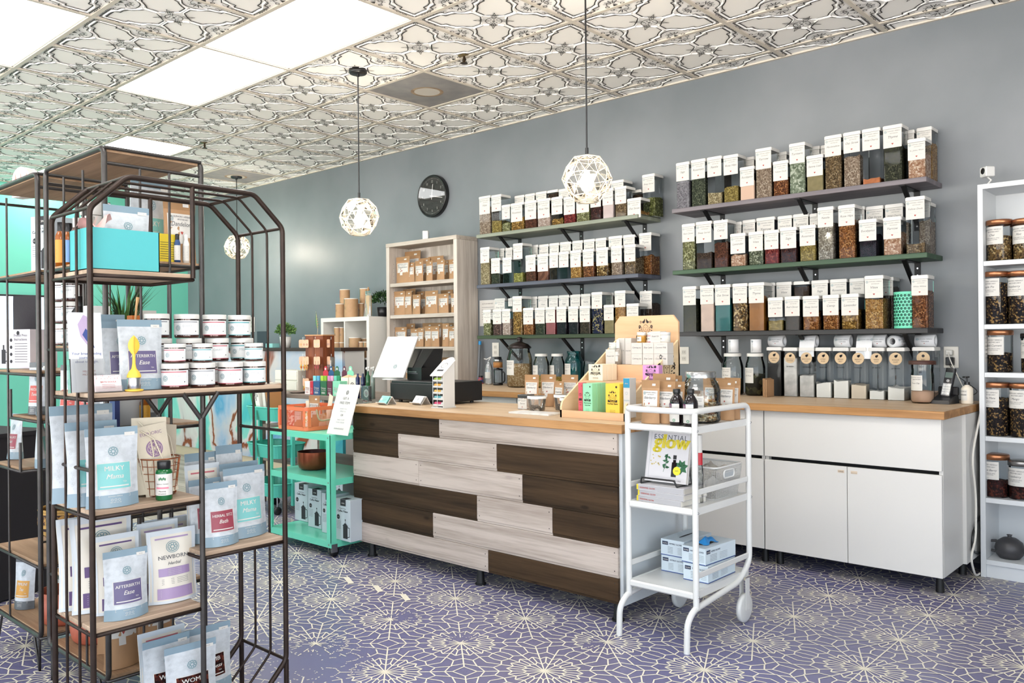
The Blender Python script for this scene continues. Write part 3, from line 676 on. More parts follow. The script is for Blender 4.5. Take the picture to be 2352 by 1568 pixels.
shelf_row('R1', *A_, [(95, 187, 312, 'lavgrey', 435), (197, 297, 292, 'dkgreen', 380), (305, 408, 274, 'tangreen', 515), (416, 520, 262, 'olive', 472), (528, 630, 342, 'peach', 440), (634, 747, 217, 'tan', 315), (753, 860, 302, 'redbrown', 405),
    (863, 975, 182, 'palegreen', 280), (980, 1098, 264, 'olivetan', 362), (1103, 1222, 130, 'brown', 235), (1230, 1350, 107, 'tan', 270), (1358, 1485, 84, 'orangelow', 420), (1500, 1635, 62, 'dkolive', 205), (1667, 1795, 152, 'pinktan', 257)], YFR, True)
shelf_row('R1', *A_, [(556, 630, 275, 'dkbrown', 300), (780, 850, 240, 'tan', 0), (1003, 1075, 202, 'tan', 0), (1078, 1130, 192, 'tan', 0), (1640, 1718, 93, 'tan', 0), (1728, 1838, 75, 'gold', 180)], YBK, False)
shelf_row('R2', *A_, [(135, 225, 727, 'olivesp', 810), (229, 340, 712, 'dkbrown', 920), (350, 450, 702, 'rustbrown', 850), (463, 570, 792, 'pinktan', 935), (587, 690, 780, 'greysp', 865), (694, 796, 770, 'red', 862), (801, 917, 752, 'maroon', 845),
    (933, 1047, 737, 'olive', 840), (1055, 1168, 614, 'beigesp', 715), (1196, 1315, 600, 'orangebr', 700), (1336, 1462, 697, 'black', 797), (1501, 1630, 682, 'pinktan', 782), (1653, 1790, 545, 'brown', 860)], YFR, True)
shelf_row('R2', *A_, [(490, 543, 712, 'tan', 0), (547, 637, 700, 'tan', 0), (641, 770, 685, 'tan', 0), (785, 887, 673, 'tan', 0), (890, 1000, 660, 'tan', 0), (1003, 1060, 655, 'tan', 0), (1300, 1380, 610, 'tan', 0), (1384, 1507, 608, 'tan', 0), (1514, 1643, 594, 'tan', 0), (1740, 1825, 580, 'tan', 700)], YBK, False)
shelf_row('R3', *A_, [(140, 234, 1150, 'dkolive', 1235), (258, 355, 1142, 'clump', 1262), (358, 467, 1137, 'teal', 1228), (478, 582, 1130, 'goldsp', 1222), (587, 697, 1124, 'orangebag', 1222), (718, 824, 1224, 'olive', 1380), (832, 940, 1217, 'dkgrey', 1310),
    (955, 1070, 1214, 'orangebr', 1312), (1090, 1205, 1207, 'orangebr', 1307), (1216, 1340, 1200, 'goldbr', 1300), (1375, 1508, 1077, 'gold', 1232), (1692, 1812, 1074, 'redbrown', 1182)], YFR, True)
shelf_row('R3', *A_, [(690, 770, 1125, 'tan', 0), (776, 883, 1120, 'tan', 0), (893, 1003, 1115, 'dkbrown', 1150, {'lab': False}), (1015, 1132, 1108, 'tan', 0), (1141, 1260, 1101, 'tan', 0), (1273, 1380, 1095, 'tan', 0), (1470, 1575, 1088, 'dkbrown', 1150)], YBK, False)
shelf_row('L1', *B_, [(70, 165, 259, 'tan', 352), (171, 255, 247, 'olive', 455), (257, 328, 327, 'olivesp', 470), (331, 440, 314, 'goldbr', 430), (444, 543, 297, 'rustbrown', 393), (547, 655, 281, 'palepinksp', 400), (662, 757, 264, 'goldbr', 440),
    (762, 860, 262, 'red', 365), (865, 975, 235, 'olivesp', 330), (980, 1072, 212, 'maroon', 300), (1080, 1172, 196, 'palepink', 300), (1182, 1280, 180, 'brown', 285), (1283, 1400, 275, 'gold', 385)], YFR, True)
shelf_row('L1', *B_, [(362, 443, 252, 'tan', 0), (448, 530, 238, 'tan', 0), (535, 627, 222, 'tan', 0), (630, 718, 208, 'dkbrown', 230, {'lab': False}), (722, 810, 198, 'tan', 0), (930, 1030, 165, 'tan', 0), (1150, 1258, 130, 'tan', 0), (1325, 1398, 205, 'dkbrown', 240, {'lab': False}), (1406, 1512, 80, 'sagegr', 265)], YBK, False)
shelf_row('L2', *B_, [(80, 158, 674, 'tangreen', 765), (169, 245, 762, 'dkolive', 890), (262, 340, 757, 'empty', 0), (349, 430, 642, 'ygreen', 880), (451, 537, 737, 'rustbrown', 820), (547, 640, 729, 'chunks', 825), (645, 722, 720, 'empty', 0),
    (724, 807, 710, 'empty', 0), (816, 908, 699, 'gold', 790), (919, 1013, 689, 'redbrown', 790), (1028, 1130, 677, 'goldsp', 800), (1150, 1243, 662, 'tan', 790), (1258, 1355, 652, 'brown', 760)], YFR, True)
shelf_row('L2', *B_, [(200, 280, 685, 'tan', 0), (287, 347, 675, 'tan', 0), (475, 555, 657, 'tan', 0), (562, 642, 650, 'tan', 0), (646, 728, 640, 'tan', 0), (733, 826, 630, 'tan', 0), (834, 922, 620, 'tan', 0), (928, 1020, 609, 'tan', 0), (1023, 1115, 599, 'tan', 0), (1130, 1245, 584, 'tan', 0), (1250, 1350, 572, 'tan', 0), (1380, 1485, 557, 'orangebr', 740)], YBK, False)
shelf_row('L3', *B_, [(103, 168, 1182, 'olivesp', 1265), (183, 256, 1179, 'darkpink', 1285), (258, 328, 1175, 'palepinksp', 1258), (344, 424, 1072, 'goldbr', 1165), (431, 517, 1167, 'orangebr', 1257), (528, 612, 1165, 'dkolive', 1253), (614, 697, 1160, 'redbag', 1175),
    (704, 787, 1157, 'black', 1247), (800, 885, 1154, 'black', 1247), (893, 982, 1150, 'dkbrown', 1252), (991, 1082, 1039, 'blue', 1142), (1091, 1176, 1142, 'olivetan', 1242), (1180, 1272, 1027, 'gold', 1152), (1277, 1380, 1132, 'brown', 1240)], YFR, True)
shelf_row('L3', *B_, [(198, 285, 1090, 'tan', 0), (310, 345, 1085, 'tan', 0), (470, 548, 1076, 'tan', 0), (554, 636, 1071, 'tan', 0), (641, 720, 1068, 'tan', 0), (723, 810, 1063, 'tan', 0), (817, 902, 1058, 'tan', 0), (905, 985, 1053, 'tan', 0), (1110, 1172, 1043, 'dkbrown', 1060), (1385, 1490, 1030, 'dkbrown', 1130)], YBK, False)
def inst(me, name, parent=None, loc=(0, 0, 0), scale=None, rot=None):
    o = bpy.data.objects.new(name, me); COL.objects.link(o); o.parent = parent; o.location = loc
    if scale: o.scale = scale if isinstance(scale, (tuple, list)) else (scale,)*3
    if rot: o.rotation_euler = rot
    return o
# ------------------------------------------------------------------ stand-up pouches
M_KRAFT = mat('kraft_paper', '#a9835e', .7, var=.12, vscale=14, bump=.3, bscale=30); M_KRAFTD = mat('kraft_top_band', '#98744f', .7)  # slightly darker kraft for the band along the bag top
def pouch_fn(w, h, d, sd=0, wav=.004):
    rr = random.Random(sd); ph = [rr.uniform(0, 6.3) for _ in range(6)]
    def g(s): return max(0., (1-max(0, s-.04)/.86))**.75 if s < .9 else 0.
    def half(u, v, sgn):
        t = max(-1, min(1, u/(w/2-.004))); s = v/h
        base = (d/2)*g(s)*(1-abs(t)**2.6)
        cr = wav*(1-abs(t)**4)*(sin(s*9+ph[0]+t*2)*.5+sin(t*5+ph[1]+s*3)*.4)*(1 if s < .92 else .2)*(.6+.4*s)
        lean = .02*h*sin(ph[2])*s*s
        return sgn*(base+.0011)+(cr*.5 if sgn < 0 else cr*.3)+lean
    def wid(s): return 1-.05*sin(min(1, s/.9)*pi)*(1 if d > .03 else .5)
    return (lambda u, v: Vector((u*wid(v/h), half(u, v, -1), v))), (lambda u, v: Vector((u*wid(v/h), half(u, v, 1), v)))
def pouch_mesh(name, w, h, d, bands, sd=0, nu=12):
    """bands: (fraction from, fraction to, material)"""
    F, B = pouch_fn(w, h, d, sd); m = MB()
    for a, b, mt in bands:
        nv = max(1, round((b-a)*18))
        m.grid(lambda s, t: F(-w/2+w*s, h*(a+(b-a)*t)), nu, nv, mt); m.grid(lambda s, t: B(-w/2+w*s, h*(a+(b-a)*t)), nu, nv, mt, flip=True)
        for e in (-1, 1): m.grid(lambda s, t: (F if s < .5 else B)(e*w/2, h*(a+(b-a)*t)), 1, nv, mt)
    m.grid(lambda s, t: F(-w/2+w*s, .0004).lerp(B(-w/2+w*s, .0004), t), nu, 1, bands[0][2])
    m.grid(lambda s, t: F(-w/2+w*s, h).lerp(B(-w/2+w*s, h), t), nu, 1, bands[-1][2])
    q = lambda u, v: F(u, v)-Vector((0, .0009, 0))
    return m, q, m.mesh(name)
def sticker(q, x0, x1, z0, z1, name, mand=True, inner=True):
    m = MB(); m.rect(q, x0, x1, z0, z1, M_LABEL, 4, 4); q2 = lambda u, v: Vector(q(u, v))-Vector((0, .0006, 0)); W = x1-x0; c = (x0+x1)/2; Hh = z1-z0
    if mand: m.mandala(q2, x0+W*.13, z1-W*.14, W*.08, M_LOGO)
    m.text('EUPHORIC HERBALS', q2, c+W*.08, z1-Hh*.16, W*.1, M_INK, fit=W*.72); m.text('APOTHECARY', q2, c+W*.08, z1-Hh*.28, W*.085, M_INK, fit=W*.45)
    m.text(name, q2, c, z1-Hh*.53, W*.19, M_INK, shear=.3, fit=W*.8); m.line(q2, [(x0+W*.12, z1-Hh*.62), (x1-W*.12, z1-Hh*.62)], W*.008, M_INKL)
    m.poly(q2, [(c+W*a, z1-Hh*.83+W*b) for a, b in ((0, -.05), (-.06, .02), (-.03, .06), (0, .03), (.03, .06), (.06, .02))], M_HEART)
    return m
KB = []
for i, (w_, h_, nm_) in enumerate(((.100, .185, 'Elderberry'), (.086, .150, 'Astragalus'), (.088, .165, 'Burdock'), (.118, .185, 'Dandelion'), (.105, .160, 'Hawthorn'))):
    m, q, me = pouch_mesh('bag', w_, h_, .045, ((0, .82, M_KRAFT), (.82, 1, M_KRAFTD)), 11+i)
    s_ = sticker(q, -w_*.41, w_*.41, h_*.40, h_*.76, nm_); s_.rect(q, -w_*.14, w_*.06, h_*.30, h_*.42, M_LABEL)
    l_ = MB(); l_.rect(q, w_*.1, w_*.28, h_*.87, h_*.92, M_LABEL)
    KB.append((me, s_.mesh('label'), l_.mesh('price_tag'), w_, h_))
def kraft(i, loc, rz, lb, group, s=1., w=None, h=None, tilt=.04):
    me, lm, pm, kw, kh = KB[i]; t = empty('kraft_bag', loc, 0, lb, 'bag', group, rot=(-tilt, 0, rz))
    t.scale = (w/kw if w else s, s, h/kh if h else s)
    inst(me, 'pouch', t); inst(lm, 'label', t); inst(pm, 'price_tag', t); return t
# ------------------------------------------------------------------ hanging globe lamps
M_GLASS = clear('faceted_glass', (.97, .95, .9), refl=.10, rough=.05, haze=.004, hcol=(.95, .93, .88)); M_BULB = mat('bulb_glow', '#fff6e4', .3, emit=14.)
M_GEDGE = mat('glass_edge', '#d9cdb8', .25)
def pendant(px, pyc, zc, r, lb):
    tp = at(px, pyc, Z=CEIL); t = empty('pendant_lamp', tp, 0, lb, 'lamp', 'glass globe lamps hanging from the ceiling')
    m = MB(); m.lathe([(0, -.028), (.052, -.028), (.058, -.022), (.058, 0), (0, 0)], M_BLACK, 24); m.cyl(0, 0, -.045, -.028, .01, M_BLACK, 10); m.build('canopy', t)
    zl = zc-tp.z
    m = MB(); m.tube([(0, 0, -.04), (0, 0, zl+r*.98)], .0042, M_BLACK, 8); m.cyl(0, 0, zl+r*.95, zl+r*.95+.035, .0085, M_BLACK, 10); m.build('cord', t)
    bm = bmesh.new(); bmesh.ops.create_icosphere(bm, subdivisions=2, radius=r)
    bm.verts.ensure_lookup_table(); hub = [v for v in bm.verts if len(v.link_edges) == 5]
    for v in bm.verts:
        if len(v.link_edges) == 6: v.co *= 1.02
    for v in hub: v.co *= .945
    for v in list(bm.verts):
        if v.co.z < -r*.86: v.co.z = -r*.88
    me = bpy.data.meshes.new('shade'); bm.to_mesh(me); bm.free(); me.materials.append(M_GLASS); me.materials.append(M_GEDGE)
    o = bpy.data.objects.new('glass_shade', me); COL.objects.link(o); o.parent = t; o.location = (0, 0, zl); o.rotation_euler = (0, 0, .4)
    e = MB()
    for ed in me.edges:
        a, b = me.vertices[ed.vertices[0]].co, me.vertices[ed.vertices[1]].co
        e.tube([a, b], .0016, M_GEDGE, 4, caps=False)
    e.build('facet_ridge', o)
    e = MB()
    e.lathe([(r*.34, -r*.87), (r*.42, -r*.95), (r*.30, -r*.95), (r*.34, -r*.87)], M_GEDGE, 24); e.build('rim', o)
    b = MB(); b.lathe([(0, -.05), (.022, -.044), (.034, -.02), (.03, .005), (.014, .03), (.013, .05), (0, .052)], M_BULB, 20); b.build('bulb', t, (0, 0, zl-r*.1))
    l = bpy.data.lights.new('bulb_light', 'POINT'); l.energy = 115; l.color = (1, .93, .82); l.shadow_soft_size = .035
    lo = bpy.data.objects.new('bulb_light', l); COL.objects.link(lo); lo.parent = t; lo.location = (0, 0, zl-r*.1)
for px, pyc, yc, lb, rpx in ((822, 160, 498, 'glass globe pendant lamp hanging left of the black clock', 45), (1344, -62, 411, 'glass globe pendant lamp, the nearest and largest, above the counter', 57), (543, 403, 567, 'small far glass globe pendant lamp seen behind the wire rack', 29)):
    tp = at(px, pyc, Z=CEIL); zc = at(px+2, yc, Y=tp.y).z; D = float(np.dot(np.array([tp.x, tp.y, zc-HC]), _f))
    pendant(px, pyc, zc, rpx/FPX*D, lb)
# ------------------------------------------------------------------ wall clock
cc = at(991, 450, Y=4.985); t = empty('wall_clock', (cc.x, WALL-.001, cc.z), 0, 'round black wall clock with white numerals above the tall bookcase', 'clock')
Rk = .186; m = MB(); Tm = Matrix.Rotation(pi/2, 4, 'X')
m.lathe([(0, 0), (Rk, 0), (Rk, .034), (Rk-.004, .04), (Rk-.014, .04), (Rk-.018, .03), (0, .03)], mat('clock_case', '#0f0f10', .3), 64, T=Tm); m.build('case', t)
m = MB(); f = front(-.0305); M_CW = mat('clock_white', '#e8e6e1', .5)
m.disc(f, 0, 0, Rk-.018, mat('clock_face', '#2c2b2a', .5, col2='#232221', var=.2, vscale=30, vstretch=(1, 1, 12)), 48); f = front(-.0312)
for k in range(60): a = k*pi/30; m.disc(f, .155*sin(a), .155*cos(a), .0028 if k % 5 == 0 else .0015, M_CW, 8)
for k in range(1, 13): a = k*pi/6; m.text(str(k), f, .128*sin(a), .128*cos(a)-.010, .032, M_CW, sx=.8, bold=.03)
m.build('face', t)
m = MB(); m.line(front(-.033), [(-.006, -.03), (.012, .105)], .007, M_CW); m.disc(front(-.0335), 0, 0, .008, M_CW, 12); m.build('hour_hand', t)
m = MB(); m.line(front(-.034), [(-.03, .006), (.135, -.028)], .005, M_CW); m.build('minute_hand', t)
m = MB(); m.disc(front(-.0385), 0, 0, Rk-.013, clear('clock_glass', refl=.05, rough=.01), 48); m.build('glass', t)
# ------------------------------------------------------------------ tall whitewashed bookcase with kraft bags
BX0, BX1, BY0, BZ = -5.827, -4.921, 4.776, 2.097
M_WW = wood('bookcase_whitewash', '#cdc4ba', '#ada297', axis=2, ring=22, rough=.6, contrast=(.35, .65)); M_WWX = wood('bookcase_whitewash_x', '#c5bbb0', '#a99e92', axis=0, ring=22, rough=.6, contrast=(.35, .65))
t = empty('tall_bookcase', (BX0, BY0, 0), 0, 'tall whitewashed wooden bookcase full of kraft paper bags', 'bookcase'); W = BX1-BX0; D = WALL-BY0-.002
m = MB()
for a, b in ((0, .042), (W-.042, W)): m.box(a, b, 0, D, .08, BZ-.034, M_WW, ch=.002)
m.box(0, W, -.004, D, BZ-.034, BZ, M_WWX, ch=.003); m.box(.04, W-.04, D-.008, D, .08, BZ-.03, M_WW); m.box(0, W, .01, D, 0, .08, M_WWX)
for a in (.0425, W-.0425):
    for k in range(50): m.add([(a, .05+dy, .15+k*.036+dz) for dy, dz in ((0, 0), (.004, 0), (.004, .004), (0, .004))], [(0, 1, 2, 3)], M_INKD)
m.build('case', t)
BSH = [1.740, 1.460, 1.178, .90, .62, .34]
for z in BSH: m = MB(); m.box(.043, W-.043, .006, D-.01, z-.032, z, M_WWX, ch=.002); m.build('shelf', t)
def bpx(x, y): return at(880+x/2.357, 530+y/2.357, Y=BY0+.05)
bags = [(0, [(70, 145, 145, 3), (125, 170, 175, 1), (172, 216, 165, 2), (230, 268, 165, 2), (288, 333, 157, 0), (355, 395, 157, 2)], [(112, 198, 115, 4), (150, 200, 150, 0), (196, 250, 150, 3), (245, 325, 142, 4), (330, 355, 160, 1)]),
        (1, [(52, 108, 330, 0), (109, 157, 328, 2), (156, 200, 346, 1), (223, 297, 327, 3), (298, 353, 342, 4), (367, 398, 340, 1)], [(78, 150, 320, 3), (182, 222, 330, 2), (200, 240, 345, 1), (312, 378, 323, 3)]),
        (2, [(64, 124, 522, 4), (146, 190, 530, 1), (186, 218, 525, 1), (224, 262, 518, 0), (260, 302, 518, 0), (318, 354, 502, 2), (353, 392, 518, 1)], [(122, 172, 503, 0), (213, 268, 500, 3), (270, 318, 499, 0), (330, 384, 500, 3)]),
        (3, [(122, 150, 700, 1), (290, 350, 700, 0), (350, 398, 700, 0)], [(160, 220, 690, 3), (300, 380, 685, 3)])]
sn = ['top', 'second', 'third', 'lowest visible']
for s_, fr, bk in bags:
    z = BSH[s_]
    for row, lst in ((0, fr), (1, bk)):
        for i, (x0, x1, yt, kd) in enumerate(lst):
            yy = BY0+(.055+(.012 if i % 2 else 0) if row == 0 else .15+(.02 if i % 2 else 0))
            a = at(880+x0/2.357, 530+yt/2.357, Y=yy); b = at(880+x1/2.357, 530+yt/2.357, Y=yy)
            xc = min((a.x+b.x)/2, BX1-.045-(b.x-a.x)/2); xc = max(xc, BX0+.045+(b.x-a.x)/2)
            kraft(kd, (xc, yy, z+.0005), rnd.uniform(-.08, .08), 'kraft paper bag with white sticker, %s %s, on the %s bookcase shelf' % (ORD[i], 'in front' if row == 0 else 'behind', sn[s_]), 'kraft bags in the tall bookcase', w=(b.x-a.x), h=max(.09, a.z-z), tilt=rnd.uniform(.0, .06), s=.85)
# small cameras on top
def camera_box(loc, rz, lb, stand=False):
    t = empty('security_camera', loc, rz, lb, 'camera')
    m = MB(); z0 = .045 if stand else .0; m.box(-.026, .026, -.025, .025, z0, z0+.052+(0 if stand else .03), M_WHITE2, ch=.004); m.build('body', t)
    m = MB(); m.lathe([(0, .001), (.014, .001), (.016, 0)], M_BLACK, 20, T=Matrix.Translation((0, -.0255, z0+.03)) @ Matrix.Rotation(pi/2, 4, 'X')); m.build('lens', t)
    if stand: m = MB(); m.tube([(0, 0, .046), (0, .02, .03), (0, 0, .006)], .005, M_WHITE2, 8); m.box(-.02, .02, -.015, .015, 0, .006, M_WHITE2); m.build('stand', t)
    return t
p = at(978, 542, Y=4.86); camera_box((p.x, 4.86, BZ), -.9, 'small white camera box on top of the tall whitewashed bookcase')
# ------------------------------------------------------------------ white cube shelf with kraft tubes
KX0, KX1, KY0, KZ = -6.632, -5.905, 4.64, 1.452; M_KW = mat('cube_shelf_white', '#dcd9d2', .45)
t = empty('cube_shelf', (KX0, KY0, 0), 0, 'white cube shelf with open square compartments beside the tall bookcase', 'shelf'); W = KX1-KX0; D = .375
m = MB(); th = .038
m.box(0, th, 0, D, 0, KZ-th, M_KW, ch=.001); m.box(W-th, W, 0, D, 0, KZ-th, M_KW, ch=.001); m.box(0, W, 0, D, KZ-th, KZ, M_KW, ch=.001); m.box(th, W-th, 0, D, 0, th, M_KW)
m.box(th, W-th, D-.005, D, th, KZ-th, M_KW); m.build('frame', t)
m = MB(); m.box(W/2-.008, W/2+.008, .003, D-.006, th, KZ-th, M_KW); m.build('divider', t)
KS = [KZ-th-.332*k-.016*(k-1) for k in (1, 2, 3)]
for z in KS: m = MB(); m.box(th, W/2-.008, .003, D-.006, z-.016, z, M_KW); m.box(W/2+.008, W-th, .003, D-.006, z-.016, z, M_KW); m.build('shelf', t)
M_TUBE = mat('tube_kraft', '#b58f68', .6, var=.08, vscale=30); M_TLID = mat('tube_lid', '#e6e0d6', .5)
def tube_can(x, y, z, r, h, strip, lb):
    t = empty('paper_tube', (x, y, z), 0, lb, 'tube', 'kraft paper tubes by the cube shelf')
    m = MB(); m.cyl(0, 0, 0, h-.006, r, M_TUBE, 24); m.build('body', t)
    m = MB(); m.cyl(0, 0, h-.006, h, r+.0008, M_TLID, 24); m.build('lid', t)
    m = MB(); f = wrap(r+.0006, 0, -pi/2-.45); m.rect(f, -.009, .009, h*.70, h*.97, mat('strip_'+strip, strip, .5), 3, 1)
    m.text('ORGANIC', wrap(r+.0008, 0, -pi/2-.35), 0, h*.52, .010, M_INK); m.text('POWDER', wrap(r+.0008, 0, -pi/2-.35), 0, h*.44, .010, M_INK); m.line(wrap(r+.0008, 0, -pi/2-.35), [(-.015, h*.3), (.015, h*.3)], .001, M_INK)
    m.build('label', t); return t
kp = lambda x, y, Y: at(700+x/3.445, 640+y/3.445, Y=Y)
TC = ['#b04a48', '#2e6b60', '#8a4f6b', '#b98a36', '#6b3a55', '#3b6f67']
for i, (x0, x1, yt, Y, zb, c, lb) in enumerate(((253, 312, 200, 4.72, KZ, 2, 'short kraft tube with a mauve strip on top of the cube shelf'), (287, 347, 88, 4.8, KZ, 0, 'tall kraft tube with a red strip on top of the cube shelf'), (325, 410, 160, 4.70, KZ, 1, 'wide kraft tube with a green strip on top of the cube shelf'),
     (443, 505, 80, 4.85, KZ, 5, 'tall kraft tube behind the clear bag on the cube shelf'), (430, 465, 195, 4.80, KZ, 0, 'slim kraft tube with red strip beside the clear bag'),
     (197, 236, 503, 4.72, KS[0], 2, 'lower left kraft tube in the left cube compartment'), (236, 279, 503, 4.72, KS[0], 3, 'lower middle kraft tube in the left cube compartment'), (279, 312, 503, 4.72, KS[0], 4, 'lower right kraft tube in the left cube compartment'),
     (360, 433, 465, 4.72, KS[0], 5, 'wide kraft tube in the right cube compartment'), (433, 468, 498, 4.70, KS[0], 4, 'lower kraft tube right of the wide one in the cube'), (468, 500, 498, 4.70, KS[0], 5, 'lowest rightmost kraft tube in the right cube compartment'))):
    a, b = kp(x0, yt, Y), kp(x1, yt, Y); r = abs(b.x-a.x)/2*.80; xc = (a.x+b.x)/2; q = tube_can(xc, Y, zb+.0004, r, a.z-zb, TC[c], lb)
    if i in (5, 6, 7): LOW = a.z
for x0, x1, c, lb in ((240, 281, 3, 'upper kraft tube with yellow strip stacked in the left cube'), (281, 312, 2, 'upper kraft tube with mauve strip stacked in the left cube')):
    a, b = kp(x0, 385, 4.72), kp(x1, 385, 4.72); tube_can((a.x+b.x)/2, 4.72, LOW+.0006, abs(b.x-a.x)/2*.8, a.z-LOW, TC[c], lb)
a, b = kp(448, 470, 4.83), kp(497, 462, 4.83); tube_can((a.x+b.x)/2, 4.83, KS[0]+.0004, .035, a.z-KS[0], TC[1], 'kraft tube at the back of the right cube compartment')
# clear bag of sticks and a dark leafy plant on the cube shelf
a = kp(500, 290, 4.72); t = empty('loofah_bag', (a.x, 4.72, KZ), -.3, 'clear bag with a pale loofah slice on the cube shelf', 'bag')
m, q, me = pouch_mesh('pouch', .14, .235, .07, ((0, 1, clear('crinkle_film', (.95, .95, .95), refl=.12, rough=.12, haze=.18)),), 31); inst(me, 'pouch', t)
m = MB(); m.rbox(-.01, .055, -.02, .02, .005, .19, .012, mat('loofah', '#c2ab8a', .9, bump=1., bscale=120)); m.tube([(-.04, 0, .02), (-.01, .01, .27)], .006, mat('stick_wood', '#b98d5c', .7), 8); m.build('loofah', t)
M_LEAFD = mat('leaf_dark', '#1f3a1c', .5, var=.4, vscale=30); M_LEAF = mat('leaf_green', '#4c7a3a', .5, var=.35, vscale=40); M_LEAFL = mat('leaf_light', '#7fa35a', .5, var=.3, vscale=40)
M_POTW = mat('pot_white', '#dedbd5', .4); M_POTB = mat('pot_black', '#17171a', .4); M_SOIL = mat('soil', '#2b2019', .95)
def bush(n, rad, zc, leaf, mats, sd=1, flat=.8, wl=.35):
    m = MB(); rr = random.Random(sd)
    for i in range(n):
        th = rr.uniform(0, 2*pi); ph = math.acos(rr.uniform(-.35, 1)); R_ = rad*rr.uniform(.45, 1)
        d = Vector((sin(ph)*cos(th), sin(ph)*sin(th), cos(ph)*flat)); p = d*R_+Vector((0, 0, zc)); dd = (d+Vector((rr.uniform(-.6, .6), rr.uniform(-.6, .6), rr.uniform(-.2, .7)))).normalized()
        s_ = dd.cross(Vector((rr.uniform(-1, 1), rr.uniform(-1, 1), .3))).normalized(); L = leaf*rr.uniform(.7, 1.2); up = dd.cross(s_)*L*.12
        m.add([p, p+dd*L*.45+s_*L*wl*.5-up, p+dd*L, p+dd*L*.45-s_*L*wl*.5-up, p+dd*L*.5+up], [(0, 1, 4), (1, 2, 4), (2, 3, 4), (3, 0, 4)], rr.choice(mats))
    return m
def potted(loc, r, h, pot, n, rad, zc, leaf, mats, lb, sd=1, ribs=False):
    t = empty('potted_plant', loc, 0, lb, 'plant')
    m = MB(); m.lathe([(0, 0), (r*.8, 0), (r, h), (r*.92, h), (r*.9, h-.012)], pot, 24); m.build('pot', t)
    m = MB(); m.lathe([(0, h-.012), (r*.9, h-.012)], M_SOIL, 20); m.build('soil', t)
    bush(n, rad, zc, leaf, mats, sd).build('foliage', t); return t
a = kp(600, 290, 4.78); potted((a.x-.02, 4.82, KZ), .05, .085, M_POTB, 520, .092, .15, .03, [M_LEAFD, M_LEAF, M_LEAFD], 'dark leafy plant in a black pot beside the tall bookcase', 5)
# ------------------------------------------------------------------ white bookcase at the right edge
WX0, WY0, WZ = -1.083, 4.735, 1.99; WX1 = WX0+.80; M_BC = mat('bookcase_white', '#cdd0d2', .45)
t = empty('white_bookcase', (WX0, WY0, 0), 0, 'white bookcase at the right edge holding large tea jars', 'bookcase'); W = .80; D = WALL-WY0-.003
m = MB()
for a, b in ((0, .024), (W-.024, W)): m.box(a, b, 0, D, 0, WZ, M_BC, ch=.001)
m.box(.024, W-.024, 0, D, WZ-.024, WZ, M_BC); m.box(.024, W-.024, D-.006, D, 0, WZ-.02, M_BC); m.box(.024, W-.024, .012, .025, 0, .065, M_BC); m.build('case', t)
WS = [at(2262, y, Y=WY0+.01).z for y in (600, 745, 855, 1001, 1142, 1283)]
for i, z in enumerate(WS): m = MB(); m.box(.0245, W-.0245, .002 if i < 5 else 0, D-.007, z-.024, z, M_BC, ch=.001); m.build('shelf', t)
M_COPPER = mat('lid_copper', '#a8714f', .3, metal=.85); M_JGL = clear('jar_glass', (.94, .96, .97), refl=.045, rough=.02, fr=1.25); M_SILVER = mat('lid_silver', '#8f8c8a', .3, metal=.9)
M_TEAB = herb('tea_black', '#120d0e', '#2b1b18', '#b08a52', scale=150); M_TEAR = herb('tea_red', '#210c0b', '#4a1d17', '#6f3526', scale=150); M_TEAG = herb('tea_gold', '#3a2a16', '#8b6a3c', '#d0b27a', scale=120)
def tea_jar(x, y, z, r, h, lid, cont, fill, lb, nm):
    t = empty('tea_jar', (x, y, z+.0003), 0, lb, 'jar', 'tea jars in the white bookcase')
    m = MB(); m.lathe([(0, .0015), (r*.96, .0015), (r, .008), (r, h-.026)], M_JGL, 32); m.build('glass', t)
    m = MB(); m.lathe([(r*.97, h-.026), (r+.003, h-.026), (r+.003, h-.004), (r, h), (0, h)], lid, 32); m.build('lid', t)
    m = MB(); m.lathe([(0, .004), (r*.94, .004), (r*.955, .01), (r*.955, fill), (r*.5, fill+.005), (0, fill+.002)], cont, 28); m.build('contents', t)
    m = MB(); f = wrap(r+.0006, 0, -pi/2-.42); w_ = .052; z1 = h-.035; m.rect(f, -w_, w_, z1-.09, z1, M_LABEL, 8, 1); f = wrap(r+.0009, 0, -pi/2-.42)
    m.mandala(f, -w_*.82, z1-.016, .007, M_LOGO); m.text('EUPHORIC HERBALS', f, .006, z1-.018, .0105, M_INK, fit=w_*1.5); m.text('APOTHECARY', f, .006, z1-.030, .0095, M_INK)
    m.text(nm, f, 0, z1-.048, .015, M_INK, shear=.3); m.text('ROSEHIPS, HIBISCUS, APPLE', f, 0, z1-.061, .006, M_INK, fit=w_*1.7); m.text('NATURAL FLAVORS', f, 0, z1-.069, .006, M_INK); m.text('2 oz', f, 0, z1-.084, .006, M_INK)
    m.build('label', t); return t
